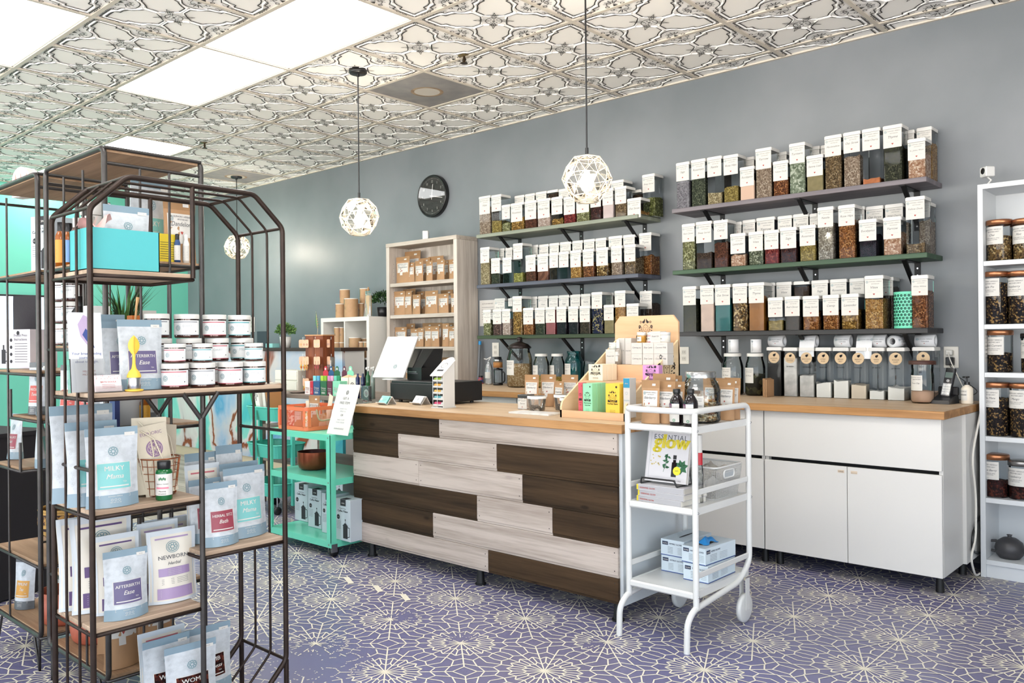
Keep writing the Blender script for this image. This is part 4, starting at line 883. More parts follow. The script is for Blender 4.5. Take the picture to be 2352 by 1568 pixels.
jl = [(0, 2269, 2322, 505, M_COPPER, M_TEAG, .6, 'Chai', 'copper lidded jar of golden tea, left one on the top shelf'), (0, 2330, 2383, 502, M_COPPER, M_TEAG, .6, 'Mint', 'copper lidded tea jar cut off by the picture edge, top shelf'),
      (1, 2261, 2314, 624, M_COPPER, M_TEAB, .78, 'Apple Pie', 'copper lidded jar of dark tea, left one on the second shelf'), (1, 2318, 2371, 622, M_COPPER, M_TEAB, .78, 'Raspberry', 'copper lidded jar of dark tea, right one on the second shelf'),
      (2, 2271, 2323, 758, M_COPPER, M_TEAB, .45, 'Black Currant', 'copper lidded jar of dark tea alone on the third shelf'), (2, 2349, 2400, 765, M_BLACK, M_TEAB, .45, 'Tea', 'black lidded jar barely in view on the third shelf'),
      (3, 2260, 2316, 878, M_COPPER, M_TEAB, .7, 'Yerba Mate', 'copper lidded jar of dark tea, left one on the fourth shelf'), (3, 2322, 2378, 880, M_COPPER, M_TEAB, .7, 'Mango', 'copper lidded jar of dark tea, right one on the fourth shelf'),
      (4, 2260, 2314, 1043, M_COPPER, M_TEAR, .38, 'Passion Berry', 'copper lidded jar of red tea on the fifth shelf'), (4, 2320, 2374, 1058, M_SILVER, M_TEAR, .3, 'Cranberry', 'shorter silver lidded jar of red tea on the fifth shelf')]
for s_, x0, x1, yt, lid, cont, fl_, nm, lb in jl:
    Y = WY0+.085; a, b = at(x0, yt, Y=Y), at(x1, yt, Y=Y); r = (x1-x0)/2/FPX*float(np.dot(np.array([(a.x+b.x)/2, Y, 0]), _f)); h = at((x0+x1)/2, yt, Y=Y-.02).z-WS[s_]
    tea_jar((a.x+b.x)/2, Y, WS[s_], r, h, lid, cont, fl_*h, lb, nm)
q = MB(); q.box(0, .001, 0, .055, 0, .17, M_LABEL); f = side(.0014, .0275)
for i, tx in enumerate(('PLEASE', 'ASK FOR', 'APOTHECARY', 'ASSISTANCE', 'SPOONS', 'BEHIND', 'COUNTER')): q.text(tx, f, 0, .14-i*.02, .011, M_INK, fit=.045)
p = at(2254, 816, Y=WY0+.02); tag(q.build('paper_note', None, (WX0+.0245, WY0+.012, WS[2]+.05)), 'white paper note taped inside the left of the white bookcase', 'note')
p = at(2267, 412, Y=WY0+.06); camera_box((p.x, WY0+.07, WZ), -.75, 'small white camera on a stand atop the white bookcase', True)
t = empty('teapot', (at(2318, 1262, Y=WY0+.1).x, WY0+.11, WS[5]+.0005), pi, 'dark grey stoneware teapot on the bottom shelf of the white bookcase', 'teapot'); M_STONE = mat('stoneware', '#3b3a3c', .45, var=.15, vscale=20)
m = MB(); m.lathe([(0, 0), (.045, 0), (.062, .02), (.068, .05), (.06, .08), (.04, .095), (.0, .097)], M_STONE, 32); m.build('body', t)
m = MB(); m.lathe([(.042, .094), (.03, .102), (.01, .105), (.009, .112), (.014, .118), (0, .121)], M_STONE, 24); m.build('lid', t)
m = MB(); m.tube(bend([(.06, 0, .025), (.115, 0, .03), (.118, 0, .07), (.058, 0, .08)], .018), .0065, M_STONE, 8); m.build('handle', t)
m = MB(); m.tube([(-.06, 0, .04), (-.09, 0, .06), (-.105, 0, .085)], [.014, .01, .008], M_STONE, 10); m.build('spout', t)
# ------------------------------------------------------------------ things on the long worktop
def zc(px, py, Y): return at(px, py, Y=Y).z
def rnd_jar(x, y, z, r, h, neck, lid, glass, cont, fill, lb, group=None, name='glass_jar', sticker_=None, knob=False, lidh=.014, lidr=None, a0=-pi/2-.35, extra=None):
    t = empty(name, (x, y, z+.0004), 0, lb, 'jar', group); sh = h-lidh; lr = lidr or neck+.003
    m = MB(); m.lathe([(0, .002), (r*.9, .002), (r, .012), (r, sh*.70), (r*.93, sh*.80), (neck, sh*.92), (neck, sh)], glass, 36); m.build('glass', t)
    m = MB()
    if knob: m.lathe([(neck+.006, sh-.004), (neck+.012, sh+.006), (neck*.8, sh+.03), (neck*.3, sh+.045), (.012, sh+.05), (.022, sh+.065), (.02, sh+.08), (0, sh+.085)], lid, 28)
    else: m.lathe([(lr, sh-lidh*.4), (lr, h-.003), (lr-.003, h), (0, h)], lid, 32)
    m.build('lid', t)
    if cont: m = MB(); rr = random.Random(int(x*100)); m.lathe([(0, .006), (r*.88, .006), (r*.965, .016), (r*.965, min(fill, sh*.69)), (r*.6, fill+.004), (0, fill)], cont, 28); m.build('contents', t)
    if sticker_:
        w_, zt, hh, nm = sticker_; m = MB(); f = wrap(r+.0007, 0, a0); m.rect(f, -w_, w_, zt-hh, zt, M_LABEL, 8, 1); f = wrap(r+.001, 0, a0)
        m.mandala(f, -w_*.8, zt-hh*.15, w_*.14, M_LOGO); m.text('EUPHORIC HERBALS', f, w_*.15, zt-hh*.17, w_*.22, M_INK, fit=w_*1.4); m.text('APOTHECARY', f, w_*.15, zt-hh*.3, w_*.2, M_INK)
        m.text(nm, f, 0, zt-hh*.56, w_*.3, M_INK, shear=.3, fit=w_*1.5); m.line(f, [(-w_*.8, zt-hh*.72), (w_*.8, zt-hh*.72)], .0008, M_INKL); m.line(f, [(-w_*.6, zt-hh*.85), (w_*.6, zt-hh*.85)], .0008, M_INKL); m.build('label', t)
    return t
G_CL = clear('glass_clear', (.95, .97, .97), refl=.045, rough=.015, fr=1.3); G_TL = clear('glass_teal', (.25, .62, .62), refl=.05, rough=.02, haze=.12, hcol='#0d6a70'); M_LIDW = mat('lid_white', '#cfcdc8', .35); M_LIDZ = mat('lid_bronze', '#2a2220', .3, metal=.6)
C_OAT = herb('c_oat', '#b58f60', '#d6b88a', '#ecd6ae', scale=120); C_COL = herb('c_yellow', '#a8862f', '#cfae55', '#e6cf86', scale=150); C_MOSS = herb('c_moss', '#23231a', '#45452d', '#5e5b3c', scale=36)
def jw(x0, x1, yt, Y, cont, fl, lb, nm, lid=M_LIDW, glass=G_CL, neck=.72, sth=.42, knob=False, base=ZB, name='glass_jar', lidh=.014, lidr=None):
    a, b = at(x0, yt, Y=Y), at(x1, yt, Y=Y); xc = (a.x+b.x)/2; D = float(np.dot(np.array([xc, Y, 0]), _f)); r = (x1-x0)/2/FPX*D; h = a.z-base
    return rnd_jar(xc, Y, base, r, h, r*neck, lid, glass, cont, fl*h, lb, 'glass jars on the worktop', name, (r*.62, h*.66, h*.36, nm) if nm else None, knob, lidh, lidr)
t_ = jw(1164, 1223, 795, 4.70, C_OAT, .56, 'very large round glass jar of pale oats with knobbed lid', 'Oat Tops', lid=M_LIDZ, neck=.82, knob=True)
jw(1224, 1262, 812, 4.74, C_COL, .33, 'glass jar with white lid and yellow contents', 'Collagen'); jw(1262, 1298, 812, 4.82, C_COL, .3, 'white lidded glass jar between the yellow one and the teal one', 'Bentonite')
q = jw(1297, 1340, 806, 4.86, None, 0, 'teal glass clamp jar with wire bail', 'Borax', glass=G_TL, lid=G_TL); jw(1338, 1372, 828, 4.88, None, 0, 'small clear lidded jar beside the teal jar', None, lid=G_CL, neck=.85)
m = MB(); R_ = .05
m.tube([(R_*cos(a), R_*sin(a), .205) for a in [k*pi/10 for k in range(20)]], .0016, M_STEEL, 6, closed=True); m.tube(bend([(-R_, 0, .16), (-R_-.006, 0, .2), (-R_*.3, -.02, .238), (R_*.9, 0, .215)], .01), .0016, M_STEEL, 6); m.build('wire_bail', q)
J5 = (1659, 1707, 811); J6 = (1712, 1757, 811)
for (x0, x1, yt), lb, ct, fl_ in ((J5, 'square shouldered jar with dark herb, left of the moss jar', C_MOSS, .38), (J6, 'square shouldered jar of dark mossy buds by the flat canisters', C_MOSS, .5)):
    jw(x0, x1, yt, 4.78, ct, fl_, lb, 'Irish Moss', neck=.78)
# label rolls
def label_roll(loc, r, w_, lb, axis='Z', tail=None, rz=0.):
    t = empty('label_roll', loc, rz, lb, 'label roll', 'rolls of printed labels'); m = MB(); mp_ = mat('roll_paper', '#d9dadc', .5); T_ = Matrix.Identity(4) if axis == 'Z' else Matrix.Translation((0, 0, r)) @ Matrix.Rotation(pi/2, 4, 'Y') @ Matrix.Translation((0, 0, -w_/2))
    m.lathe([(r*.55, 0), (r, 0), (r, w_), (r*.55, w_), (r*.55, 0)], mp_, 28, T=T_)
    m.build('roll', t); m = MB()
    if axis == 'Z':
        f = wrap(r+.0006, 0, -pi/2-.3); m.mandala(f, .0, w_*.85, .006, M_LOGO); m.text('Euphoric Herbals', f, .004, w_*.1, .009, M_INK, 'l', rot=pi/2)
    else:
        f = lambda u, v: (u, -(r+.0006)*cos(v/r), r+(r+.0006)*sin(v/r)); m.mandala(f, -w_*.35, .008, .006, M_LOGO); m.text('EUPHORIC HERBALS', f, .006, .006, .008, M_INK, fit=w_*.7); m.text('Calendula', f, .004, -.006, .010, M_INK, shear=.3); m.poly(f, [(0, -.018), (-.004, -.012), (0, -.013), (.004, -.012)], M_HEART)
    m.build('print', t)
    if tail: m = MB(); m.grid(lambda a, b: (-w_/2+w_*a, -r-.0012-.012*sin(b*2), r-tail*b), 1, 6, mp_); m.build('loose_tail', t)
    return t
for (x0, x1, yt), lb in ((J5, 'label roll standing upright on the left mossy jar'), (J6, 'label roll standing upright on the right mossy jar')):
    a = at((x0+x1)/2+2, yt-1, Y=4.78); b = at((x0+x1)/2+2, 780, Y=4.78); label_roll((a.x, 4.78, a.z+.002), .032, b.z-a.z, lb)
# flat tall canisters with round kraft stickers
M_TAGB = mat('sticker_kraft', '#c4ab8a', .7); H['white'] = (mat('h_white', '#e6e2da', .8, bump=.8, bscale=30), 'white powder'); H['cream'] = (mat('h_cream', '#d7c6b0', .8, bump=.8, bscale=30), 'cream powder')
H['dark'] = (mat('h_dark', '#17130f', .5, var=.4, vscale=20), 'dark powder'); H['bagw'] = (mat('h_bagw', '#cfcac3', .25, bump=1., bscale=25, var=.3, vscale=18), 'a crumpled clear bag of powder')
FC = [(1760, 1795, 797, 'dark', .93, 'ALMOND MEAL'), (1798, 1831, 798, 'bagw', .8, 'ARROWROOT POWDER'), (1834, 1870, 798, 'bagw', .45, 'BENTONITE CLAY'), (1872, 1909, 798, 'white', .30, 'CITRIC ACID'), (1912, 1949, 798, 'white', .34, 'EPSOM SALT'),
      (1952, 1990, 798, 'cream', .28, 'FRENCH CLAY'), (1994, 2031, 798, 'white', .17, 'GREEN CLAY'), (2036, 2078, 798, 'white', .25, 'KAOLIN CLAY')]
FCT = []
for i, (x0, x1, yt, key, fl_, nm) in enumerate(FC):
    Y = 4.80; a, b = at(x0, yt, Y=Y), at(x1, yt, Y=Y); h = a.z-ZB
    t = canister(a.x, b.x, Y, ZB, h, key, fl_*h, 'tall slim canister of %s, %s in the row on the worktop' % (H[key][1].replace('a crumpled clear bag of powder', 'bagged powder'), ORD[i]), 'slim canisters on the worktop', .15, False, k=i)
    m = MB(); f = front(-.0008, 0, h-.062); R_ = min(.036, (b.x-a.x)*.36); m.disc(f, 0, 0, R_, M_TAGB, 28); f = front(-.0012, 0, h-.062); w2 = nm.split()
    m.disc(f, 0, R_*.4, R_*.2, M_INKD, 10); m.poly(f, [(0, R_*.1), (R_*.3, R_*.35), (R_*.35, R_*.7), (.0, R_*.6)], M_INKD)
    for j, wd in enumerate(w2): m.text(wd, f, 0, -R_*(.28+.34*j), R_*.3, M_INKD, fit=R_*1.5)
    m.text('BB: 08/2024', front(-.0012, 0, h-.062), 0, -R_-.022, .009, M_INKD, bold=.05); m.build('round_sticker', t); FCT.append(((a.x+b.x)/2, Y, ZB+h, b.x-a.x))
for i, (k, tail, lb) in enumerate(((0, .0, 'label roll lying on the first slim canister, furthest left'), (2, .09, 'label roll with long loose tail hanging over a canister'), (4, 0, 'label roll lying on the fifth slim canister'), (5, .10, 'label roll with a blank square tail hanging down'), (6, 0, 'label roll lying on the seventh slim canister'))):
    x, y, z, w_ = FCT[k]; label_roll((x+(.03 if k == 5 else 0), y+.05, z+.0005), .036, w_*.95, lb, 'Y', tail)
x, y, z, w_ = FCT[7]; label_roll((x-.01, y+.06, z+.0005), .033, .09, 'label roll lying end-on at the right end of the slim canisters', 'Y', rz=1.3)
# canister and glass jar with a dark wooden lid at the right
Y = 4.86; a, b = at(2094, 797, Y=Y), at(2147, 797, Y=Y); t = canister(a.x, b.x, Y, ZB, a.z-ZB, 'peach', .05, 'wide clear canister behind the jar with the dark wooden lid', 'slim canisters on the worktop', .11, False, k=3)
m = MB(); f = front(-.001, 0, a.z-ZB-.06); m.disc(f, 0, 0, .034, M_TAGB, 24); f = front(-.0014, 0, a.z-ZB-.06); m.text('RED', f, 0, -.012, .011, M_INKD); m.text('CLAY', f, 0, -.024, .011, M_INKD); m.disc(f, 0, .012, .008, M_INKD, 10); m.build('round_sticker', t)
label_roll(((a.x+b.x)/2, Y+.05, a.z+.0005), .034, .10, 'label roll on the wide canister near the telephone', 'Y')
M_WLID = wood('lid_dark_wood', '#4d2c22', '#321a14', ring=20); jw(2094, 2143, 828, 4.70, mat('c_pink', '#c59f86', .8), .28, 'glass jar with flat dark wooden lid beside the telephone', 'Rose Clay', lid=M_WLID, neck=.97, lidh=.014, lidr=.066)
# small stack of kraft cards between jar and canisters
p = at(1757, 903, Y=4.83); m = MB()
for k in range(3): m.box(k*.009, k*.009+.006, 0, .10, 0, .11-.004*k, M_KRAFT, T=Matrix.Rotation(.0, 4, 'Z'))
tag(m.build('kraft_envelopes', None, (at(1752, 903, Y=4.66).x, 4.66, ZB+.0005)), 'small kraft envelopes standing between the moss jar and canisters', 'envelope')
# telephone
M_PH = mat('phone_black', '#17171a', .35); M_PHS = mat('phone_silver', '#a3a3a4', .35, metal=.6)
p = at(2168, 915, Y=4.72); t = empty('cordless_phone', (p.x, 4.73, ZB+.0005), -.15, 'black and silver cordless telephone in its charging base', 'telephone')
m = MB(); m.add([(-.05, -.06, 0), (.05, -.06, 0), (.05, .06, 0), (-.05, .06, 0), (-.045, -.055, .018), (.045, -.055, .018), (.045, .055, .05), (-.045, .055, .05)], [(3, 2, 1, 0), (4, 5, 6, 7), (0, 1, 5, 4), (1, 2, 6, 5), (2, 3, 7, 6), (3, 0, 4, 7)], M_PH); m.build('charging_base', t)
m = MB(); m.box(-.05, .05, .04, .06, .04, .085, M_PH, ch=.004); m.build('base_back', t)
h_ = empty('handset', (-.002, .012, .022), parent=t, rot=(-.30, .08, 0)); m = MB(); m.rbox(-.024, .024, -.011, .013, 0, .165, .008, M_PH); m.build('handset_body', h_)
m = MB(); f = front(-.0116); m.rect(f, -.019, .019, .112, .142, mat('phone_screen', '#5d6b66', .3)); m.rect(f, -.021, .021, .018, .082, M_PHS); f = front(-.0122)
for r in range(4):
    for c in range(3): m.rect(f, -.0175+c*.0125, -.0075+c*.0125, .024+r*.014, .034+r*.014, mat('keys', '#dcdcd8', .4)); m.text('123456789-0:'[(3-r)*3+c], front(-.0126), -.0125+c*.0125, .0265+r*.014, .008, M_INKD)
m.disc(f, 0, .096, .008, M_PHS, 12); m.build('keypad', h_)
# outlet, plugs, cables
def outlet(x, z, lb, y=WALL, w_=.075, h_=.117):
    t = empty('wall_outlet', (x, y-.0005, z), 0, lb, 'outlet'); m = MB(); m.box(-w_/2, w_/2, -.006, 0, -h_/2, h_/2, mat('outlet_white', '#dcd8cf', .4), ch=.002); m.build('plate', t)
    m = MB()
    for zz in (-.022, .022):
        m.rect(front(-.0066), -.017, .017, zz-.014, zz+.014, mat('outlet_face', '#c9c5bb', .4))
        for u in (-.006, .006): m.rect(front(-.0072), u-.001, u+.001, zz-.003, zz+.006, M_INKD)
    m.build('sockets', t); return t
p = at(2185, 820, Y=WALL); outlet(p.x, p.z, 'white double wall outlet with plugs above the telephone')
m = MB(); m.box(-.017, .017, -.035, -.0075, -.016, .012, M_LIDW, ch=.003); pt = p+Vector((-.004, 0, .028)); tag(m.build('plug', None, (pt.x, WALL, pt.z)), 'white plug in the upper socket above the telephone', 'plug')
m = MB(); m.box(-.02, .02, -.04, -.0075, -.022, .022, M_BLACK, ch=.003); tag(m.build('plug', None, (p.x+.0, WALL, p.z-.022)), 'black power adapter in the lower socket above the telephone', 'plug')
def cable(pts, r, mt, lb, rad=.03): m = MB(); m.tube(bend(pts, rad, 4), r, mt, 8); return tag(m.build('cable'), lb, 'cable')
M_CW = MATS['outlet_white']; Xo, Zo = p.x, p.z; zt = ZB
cable([(Xo-.004, WALL-.046, Zo+.028), (Xo+.01, WALL-.07, Zo-.01), (Xo+.06, WALL-.08, Zo-.12), (Xo+.12, WALL-.14, zt+.02), (Xo+.13, WALL-.17, zt+.004)], .0028, M_CW, 'white cable curving from the outlet down to the pump bottle')
cable([(Xo, WALL-.045, Zo-.035), (Xo+.03, WALL-.06, Zo-.09), (Xo+.10, WALL-.07, Zo-.14), (Xo+.15, WALL-.05, zt+.05), (Xo+.06, WALL-.10, zt+.004), (Xo-.02, 4.86, zt+.006)], .002, M_BLACK, 'thin black cable from the adapter to the telephone')
cable([(-1.085, 4.78, ZB-.03), (-1.088, 4.60, .62), (-1.086, 4.67, .42), (-1.087, 4.66, .2), (-1.088, 4.56, .13), (-1.087, 4.64, .02), (-1.09, 4.75, .012)], .0055, M_CW, 'white cord hanging between the cabinet and the white bookcase', .08)
cable([(-1.094, 4.80, .30), (-1.096, 4.64, .24), (-1.098, 4.63, .15), (-1.096, 4.75, .11), (-1.095, 4.88, .10)], .006, MATS['black_plastic'], 'coiled dark cord beside the white bookcase near the floor', .08)
# pump bottle
p = at(2225, 918, Y=4.74); t = empty('pump_bottle', (p.x-.012, 4.76, ZB+.0005), -.3, 'cream hand lotion bottle with black pump at the worktop end', 'bottle'); M_CRM = mat('bottle_cream', '#d9cfbf', .4)
m = MB(); m.lathe([(0, 0), (.026, 0), (.028, .004), (.028, .078), (.02, .09), (.011, .094), (.011, .098)], M_CRM, 24); m.build('bottle_body', t)
m = MB(); m.cyl(0, 0, .098, .112, .013, M_BLACK, 16); m.cyl(0, 0, .112, .134, .004, M_BLACK, 10); m.box(-.009, .009, -.028, .01, .134, .142, M_BLACK, ch=.002); m.build('pump', t)
m = MB(); f = wrap(.0285, 0, -pi/2-.3); m.rect(f, -.024, .024, .018, .074, M_LABEL, 8, 1); f = wrap(.0289, 0, -pi/2-.3); m.text('APOTHECA', f, 0, .062, .008, M_INKD); m.text('ENERGIZE', f, 0, .044, .009, M_INKD, bold=.05); m.line(f, [(-.018, .035), (.018, .035)], .0008, M_INKD); m.line(f, [(-.018, .028), (.018, .028)], .0008, M_INKD); m.build('label', t)
# left end of the worktop: french press, bagged bottle, small can, mop handle, outlet, paper notice
def cy(px_, yb, Y, base=ZB): return at(px_, yb, Y=Y)
x = at(1144, 870, Y=4.80).x; t = empty('french_press', (x, 4.80, ZB+.0005), 0, 'glass and cork french press coffee maker on the worktop', 'coffee maker'); M_CORK = mat('cork', '#a8743f', .8, var=.2, vscale=60)
m = MB(); m.lathe([(.036, .004), (.036, .125), (.034, .13)], G_CL, 28); m.lathe([(0, .004), (.036, .004)], G_CL, 28); m.build('glass', t)
m = MB(); m.lathe([(0, 0), (.039, 0), (.039, .018), (.036, .018)], M_BLACK, 28); m.lathe([(.038, .118), (.04, .125), (.0, .135)], M_BLACK, 28); m.build('frame', t)
m = MB(); m.lathe([(.033, .138), (.037, .138), (.037, .18), (.033, .18)], M_CORK, 28); m.build('cork_band', t)
m = MB(); m.lathe([(0, .18), (.037, .18), (.037, .20), (.034, .205), (0, .205)], M_STEEL, 28); m.lathe([(0, .206), (.03, .206), (.028, .222), (0, .224)], M_BLACK, 24); m.cyl(0, 0, .135, .15, .01, M_BLACK, 10); m.build('lid', t)
m = MB(); m.tube(bend([(.036, 0, .11), (.07, .0, .10), (.07, 0, .03), (.037, 0, .02)], .02), .006, M_BLACK, 8); m.build('handle', t)
x = at(1123, 870, Y=4.84).x; t = empty('water_bottle', (x, 4.84, ZB+.0005), 0, 'clear wrapped bottle with white label beside the french press', 'bottle'); m = MB()
m.lathe([(0, .002), (.03, .002), (.031, .01), (.031, .13), (.024, .155), (.012, .175), (.012, .19), (0, .19)], clear('film_bottle', (.9, .93, .93), refl=.12, rough=.1, haze=.2), 24); m.build('bottle_body', t)
m = MB(); m.rect(wrap(.0316), -.035, .035, .05, .10, M_LABEL, 8, 1); m.line(wrap(.032), [(-.01, .06), (.012, .09)], .001, M_LOGO); m.line(wrap(.032), [(-.012, .075), (.006, .088)], .001, M_LOGO); m.build('label', t)
m = MB(); m.tube(bend([(0, 0, .191), (.02, .01, .225), (-.02, .0, .2), (-.05, .0, .205)], .02), .004, M_LIDW, 8); m.build('ribbon', t)
x = at(1104, 870, Y=4.88).x; m = MB(); m.cyl(0, 0, 0, .052, .022, mat('can_red', '#b3483c', .4, col2='#2f4a86', var=.1, vscale=60, pos=(.45, .5)), 20); m.cyl(0, 0, .052, .066, .018, M_BLACK, 20); tag(m.build('small_can', None, (x, 4.88, ZB+.0005)), 'small red and blue can with a dark lid by the bookcase', 'can')
a = at(1092, 872, Y=4.90); b = at(1101, 783, Y=4.98); m = MB(); m.tube([(a.x, 4.93, ZB+.002), (b.x, 4.985, b.z-.03)], .012, mat('pole_grey', '#63676b', .4), 12); m.tube([(b.x, 4.985, b.z-.03), (b.x+.0015, 4.986, b.z)], .0125, mat('pole_blue', '#1f8fd0', .4), 12); tag(m.build('mop_handle'), 'grey mop handle with blue tip leaning in the corner by the bookcase', 'pole')
p = at(1139, 803, Y=WALL); outlet(p.x, p.z, 'white wall outlet half hidden behind the french press')
p = at(1572, 816, Y=WALL); outlet(p.x, p.z, 'wall outlet half hidden by the wooden display stand')
c1, c2 = at(1102, 690, Y=WALL-.004), at(1140, 748, Y=WALL-.004); m = MB(); m.box(c1.x, c2.x, WALL-.006, WALL-.001, c2.z-.0, c1.z, mat('notice_frame', '#c9c8c4', .4)); f = front(WALL-.0066, (c1.x+c2.x)/2, c2.z); hh = c1.z-c2.z; w_ = (c2.x-c1.x)/2-.008; m.rect(f, -w_, w_, .008, hh-.008, M_LABEL); f = front(WALL-.0072, (c1.x+c2.x)/2, c2.z)
m.text('ACTS OF KINDNESS', f, 0, hh-.035, .014, M_INKD, fit=w_*1.8)
for k in range(6): m.line(f, [(-w_*.8, hh-.06-k*.02), (w_*.8, hh-.06-k*.02)], .002, M_INK)
tag(m.build('paper_notice'), 'small framed paper notice on the wall left of the canisters', 'notice')
# green perforated vase on the charcoal shelf
c1, c2 = at(1520+1582/2.959, 270+1188/2.959, Y=4.80), at(1520+1745/2.959, 270+1188/2.959, Y=4.80); xc = (c1.x+c2.x)/2; R_ = .0665; hh = c1.z-SH['R3'][2]
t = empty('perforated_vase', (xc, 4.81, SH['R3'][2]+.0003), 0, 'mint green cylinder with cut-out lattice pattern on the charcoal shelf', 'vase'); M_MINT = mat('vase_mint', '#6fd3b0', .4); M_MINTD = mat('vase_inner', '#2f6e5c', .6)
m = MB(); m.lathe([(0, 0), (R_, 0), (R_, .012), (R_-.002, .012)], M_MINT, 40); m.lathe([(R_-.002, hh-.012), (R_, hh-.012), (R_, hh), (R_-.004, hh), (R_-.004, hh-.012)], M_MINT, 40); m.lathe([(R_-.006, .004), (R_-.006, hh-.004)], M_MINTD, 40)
nc = 22; f = wrap(R_)
for i in range(nc):
    for j in range(10):
        u = 2*pi*R_*(i+.5*(j % 2))/nc; v = .012+(hh-.024)*(j+.5)/10; m.ring(f, u, v, .0098, .0035, M_MINT, 10)
m.build('body', t)
# ------------------------------------------------------------------ product boxes
def pbox(x0, x1, yt, Y, d, z0, mt, lb, draw=None, group=None, name='product_box', cat='box', rz=0., h=None, side_mt=None, tilt=0.):
    a, b = at(x0, yt, Y=Y), at(x1, yt, Y=Y); W = b.x-a.x; h = h or a.z-z0
    t = empty(name, ((a.x+b.x)/2, Y, z0+.0004), rz, lb, cat, group, rot=(tilt, 0, rz))
    m = MB(); m.box(-W/2, W/2, 0, d, 0, h, mt, ch=.0008)
    m.build('carton', t)
    if draw: m = MB(); draw(m, front(-.0006), W, h, side(W/2+.0006)); m.build('print', t)
    return t
ISL = ZT
# wooden three-step display
M_PLY = wood('display_ply', '#d9b48e', '#c99f78', axis=0, ring=18, rough=.55, contrast=(.3, .75)); M_PLYZ = wood('display_ply_light', '#ddc5a0', '#cfb48c', axis=1, ring=18, rough=.55, contrast=(.3, .75)); M_EMB = mat('emblem_black', '#1d1512', .6)
DX0, DX1, DY0, DY1 = -2.470, -2.100, 3.065, 3.53
def emblem(m, f, u, v, s, col=None):
    """round wreath of leaves with two birds, flowers and a face"""
    c = col or M_EMB
    def leaf(x, y, L, a, w_=.42): m.poly(f, [(u+s*x, v+s*y), (u+s*(x+L*.5*cos(a)-L*w_*.5*sin(a)), v+s*(y+L*.5*sin(a)+L*w_*.5*cos(a))), (u+s*(x+L*cos(a)), v+s*(y+L*sin(a))), (u+s*(x+L*.5*cos(a)+L*w_*.5*sin(a)), v+s*(y+L*.5*sin(a)-L*w_*.5*cos(a)))], c)
    for e in (1, -1):
        for k in range(5):
            a = -pi/2+(.17+k*.33)*e; leaf(.36*cos(a), .36*sin(a), .15, a+.5*e)
            if k > 0: leaf(.25*cos(a), .25*sin(a), .12, a+.9*e)
        for k in range(5): m.disc(f, u+s*(e*.40+.055*cos(k*1.257)), v+s*(.10+.055*sin(k*1.257)), s*.038, c, 7)
        m.ring(f, u+e*s*.33, v+s*.36, s*.055, s*.03, c, 8)
        m.poly(f, [(u+e*s*a, v+s*b) for a, b in ((.06, .56), (.03, .5), (.04, .36), (.10, .28), (.20, .30), (.24, .38), (.16, .42), (.10, .48))], c)
    m.ring(f, u, v, s*.2, s*.022, c, 20, ru=.85)
    m.line(f, [(u-s*.1, v+s*.03), (u-s*.04, v+s*.03)], s*.02, c); m.line(f, [(u+s*.04, v+s*.03), (u+s*.1, v+s*.03)], s*.02, c); m.line(f, [(u-s*.035, v-s*.1), (u+s*.035, v-s*.1)], s*.02, c); m.line(f, [(u, v+s*.02), (u+s*.01, v-s*.05)], s*.015, c)
t = empty('display_stand', (0, 0, 0), 0, 'stepped pale wooden display stand full of small boxes on the counter', 'display stand')
T2, T3, HB = at(1442, 877, Y=3.21).z, at(1442, 837.5, Y=3.36).z, 1.338
m = MB(); m.box(DX0, DX1, DY0, DY0+.010, ISL+.0005, ISL+.035, M_PLY); m.build('front_lip', t)
m = MB(); m.box(DX0+.01, DX1-.01, DY0+.01, DY1-.01, ISL+.0005, ISL+.0145, M_PLY); m.box(DX0+.01, DX1-.01, 3.20, 3.212, ISL+.0145, T2, M_PLY); m.box(DX0+.01, DX1-.01, 3.212, 3.365, T2-.012, T2, M_PLY); m.box(DX0+.01, DX1-.01, 3.353, 3.365, T2, T3, M_PLY); m.box(DX0+.01, DX1-.01, 3.365, DY1-.012, T3-.012, T3, M_PLY); m.build('step', t)
bk = [(DX0, ISL+.001), (DX1, ISL+.001), (DX1, HB-.035), (DX1-.03, HB), (DX0+.03, HB), (DX0, HB-.035)]
m = MB(); m.prism([(x, -z) for x, z in bk], DY1-.012, DY1, M_PLY, T=Matrix(((1, 0, 0, 0), (0, 0, 1, 0), (0, -1, 0, 0), (0, 0, 0, 1)))); bp = m.build('back_panel', t)
m = MB(); f = front(DY1-.0126, (DX0+DX1)/2, HB-.062); emblem(m, f, 0, 0, .085); f = front(DY1-.0132, (DX0+DX1)/2, HB-.112); m.rect(f, -.055, .055, -.008, .014, M_EMB); m.text('Moon Valley', front(DY1-.014, (DX0+DX1)/2, HB-.112), 0, 0, .014, M_PLYZ, bold=.05); m.build('emblem', bp)
for x in (DX0, DX1-.010):
    sd = [(DY0, ISL+.0005), (DY1, ISL+.0005), (DY1, HB-.20), (DY1-.01, HB-.12), (DY0+.01, ISL+.075), (DY0, ISL+.05)]
    m = MB(); m.add([(x, y, z) for y, z in sd]+[(x+.010, y, z) for y, z in sd], [tuple(range(6)), tuple(reversed(range(6, 12)))]+[(i, 6+i, 6+(i+1) % 6, (i+1) % 6) for i in range(6)], M_PLYZ); sp_ = m.build('side_panel', t)
    if x > DX0: m = MB(); emblem(m, side(DX1+.0006, DY1-.12, 1.08), 0, 0, .16); m.build('emblem', sp_)
c_ = lambda x, y: (1180+x/3.2, 700+y/3.2)
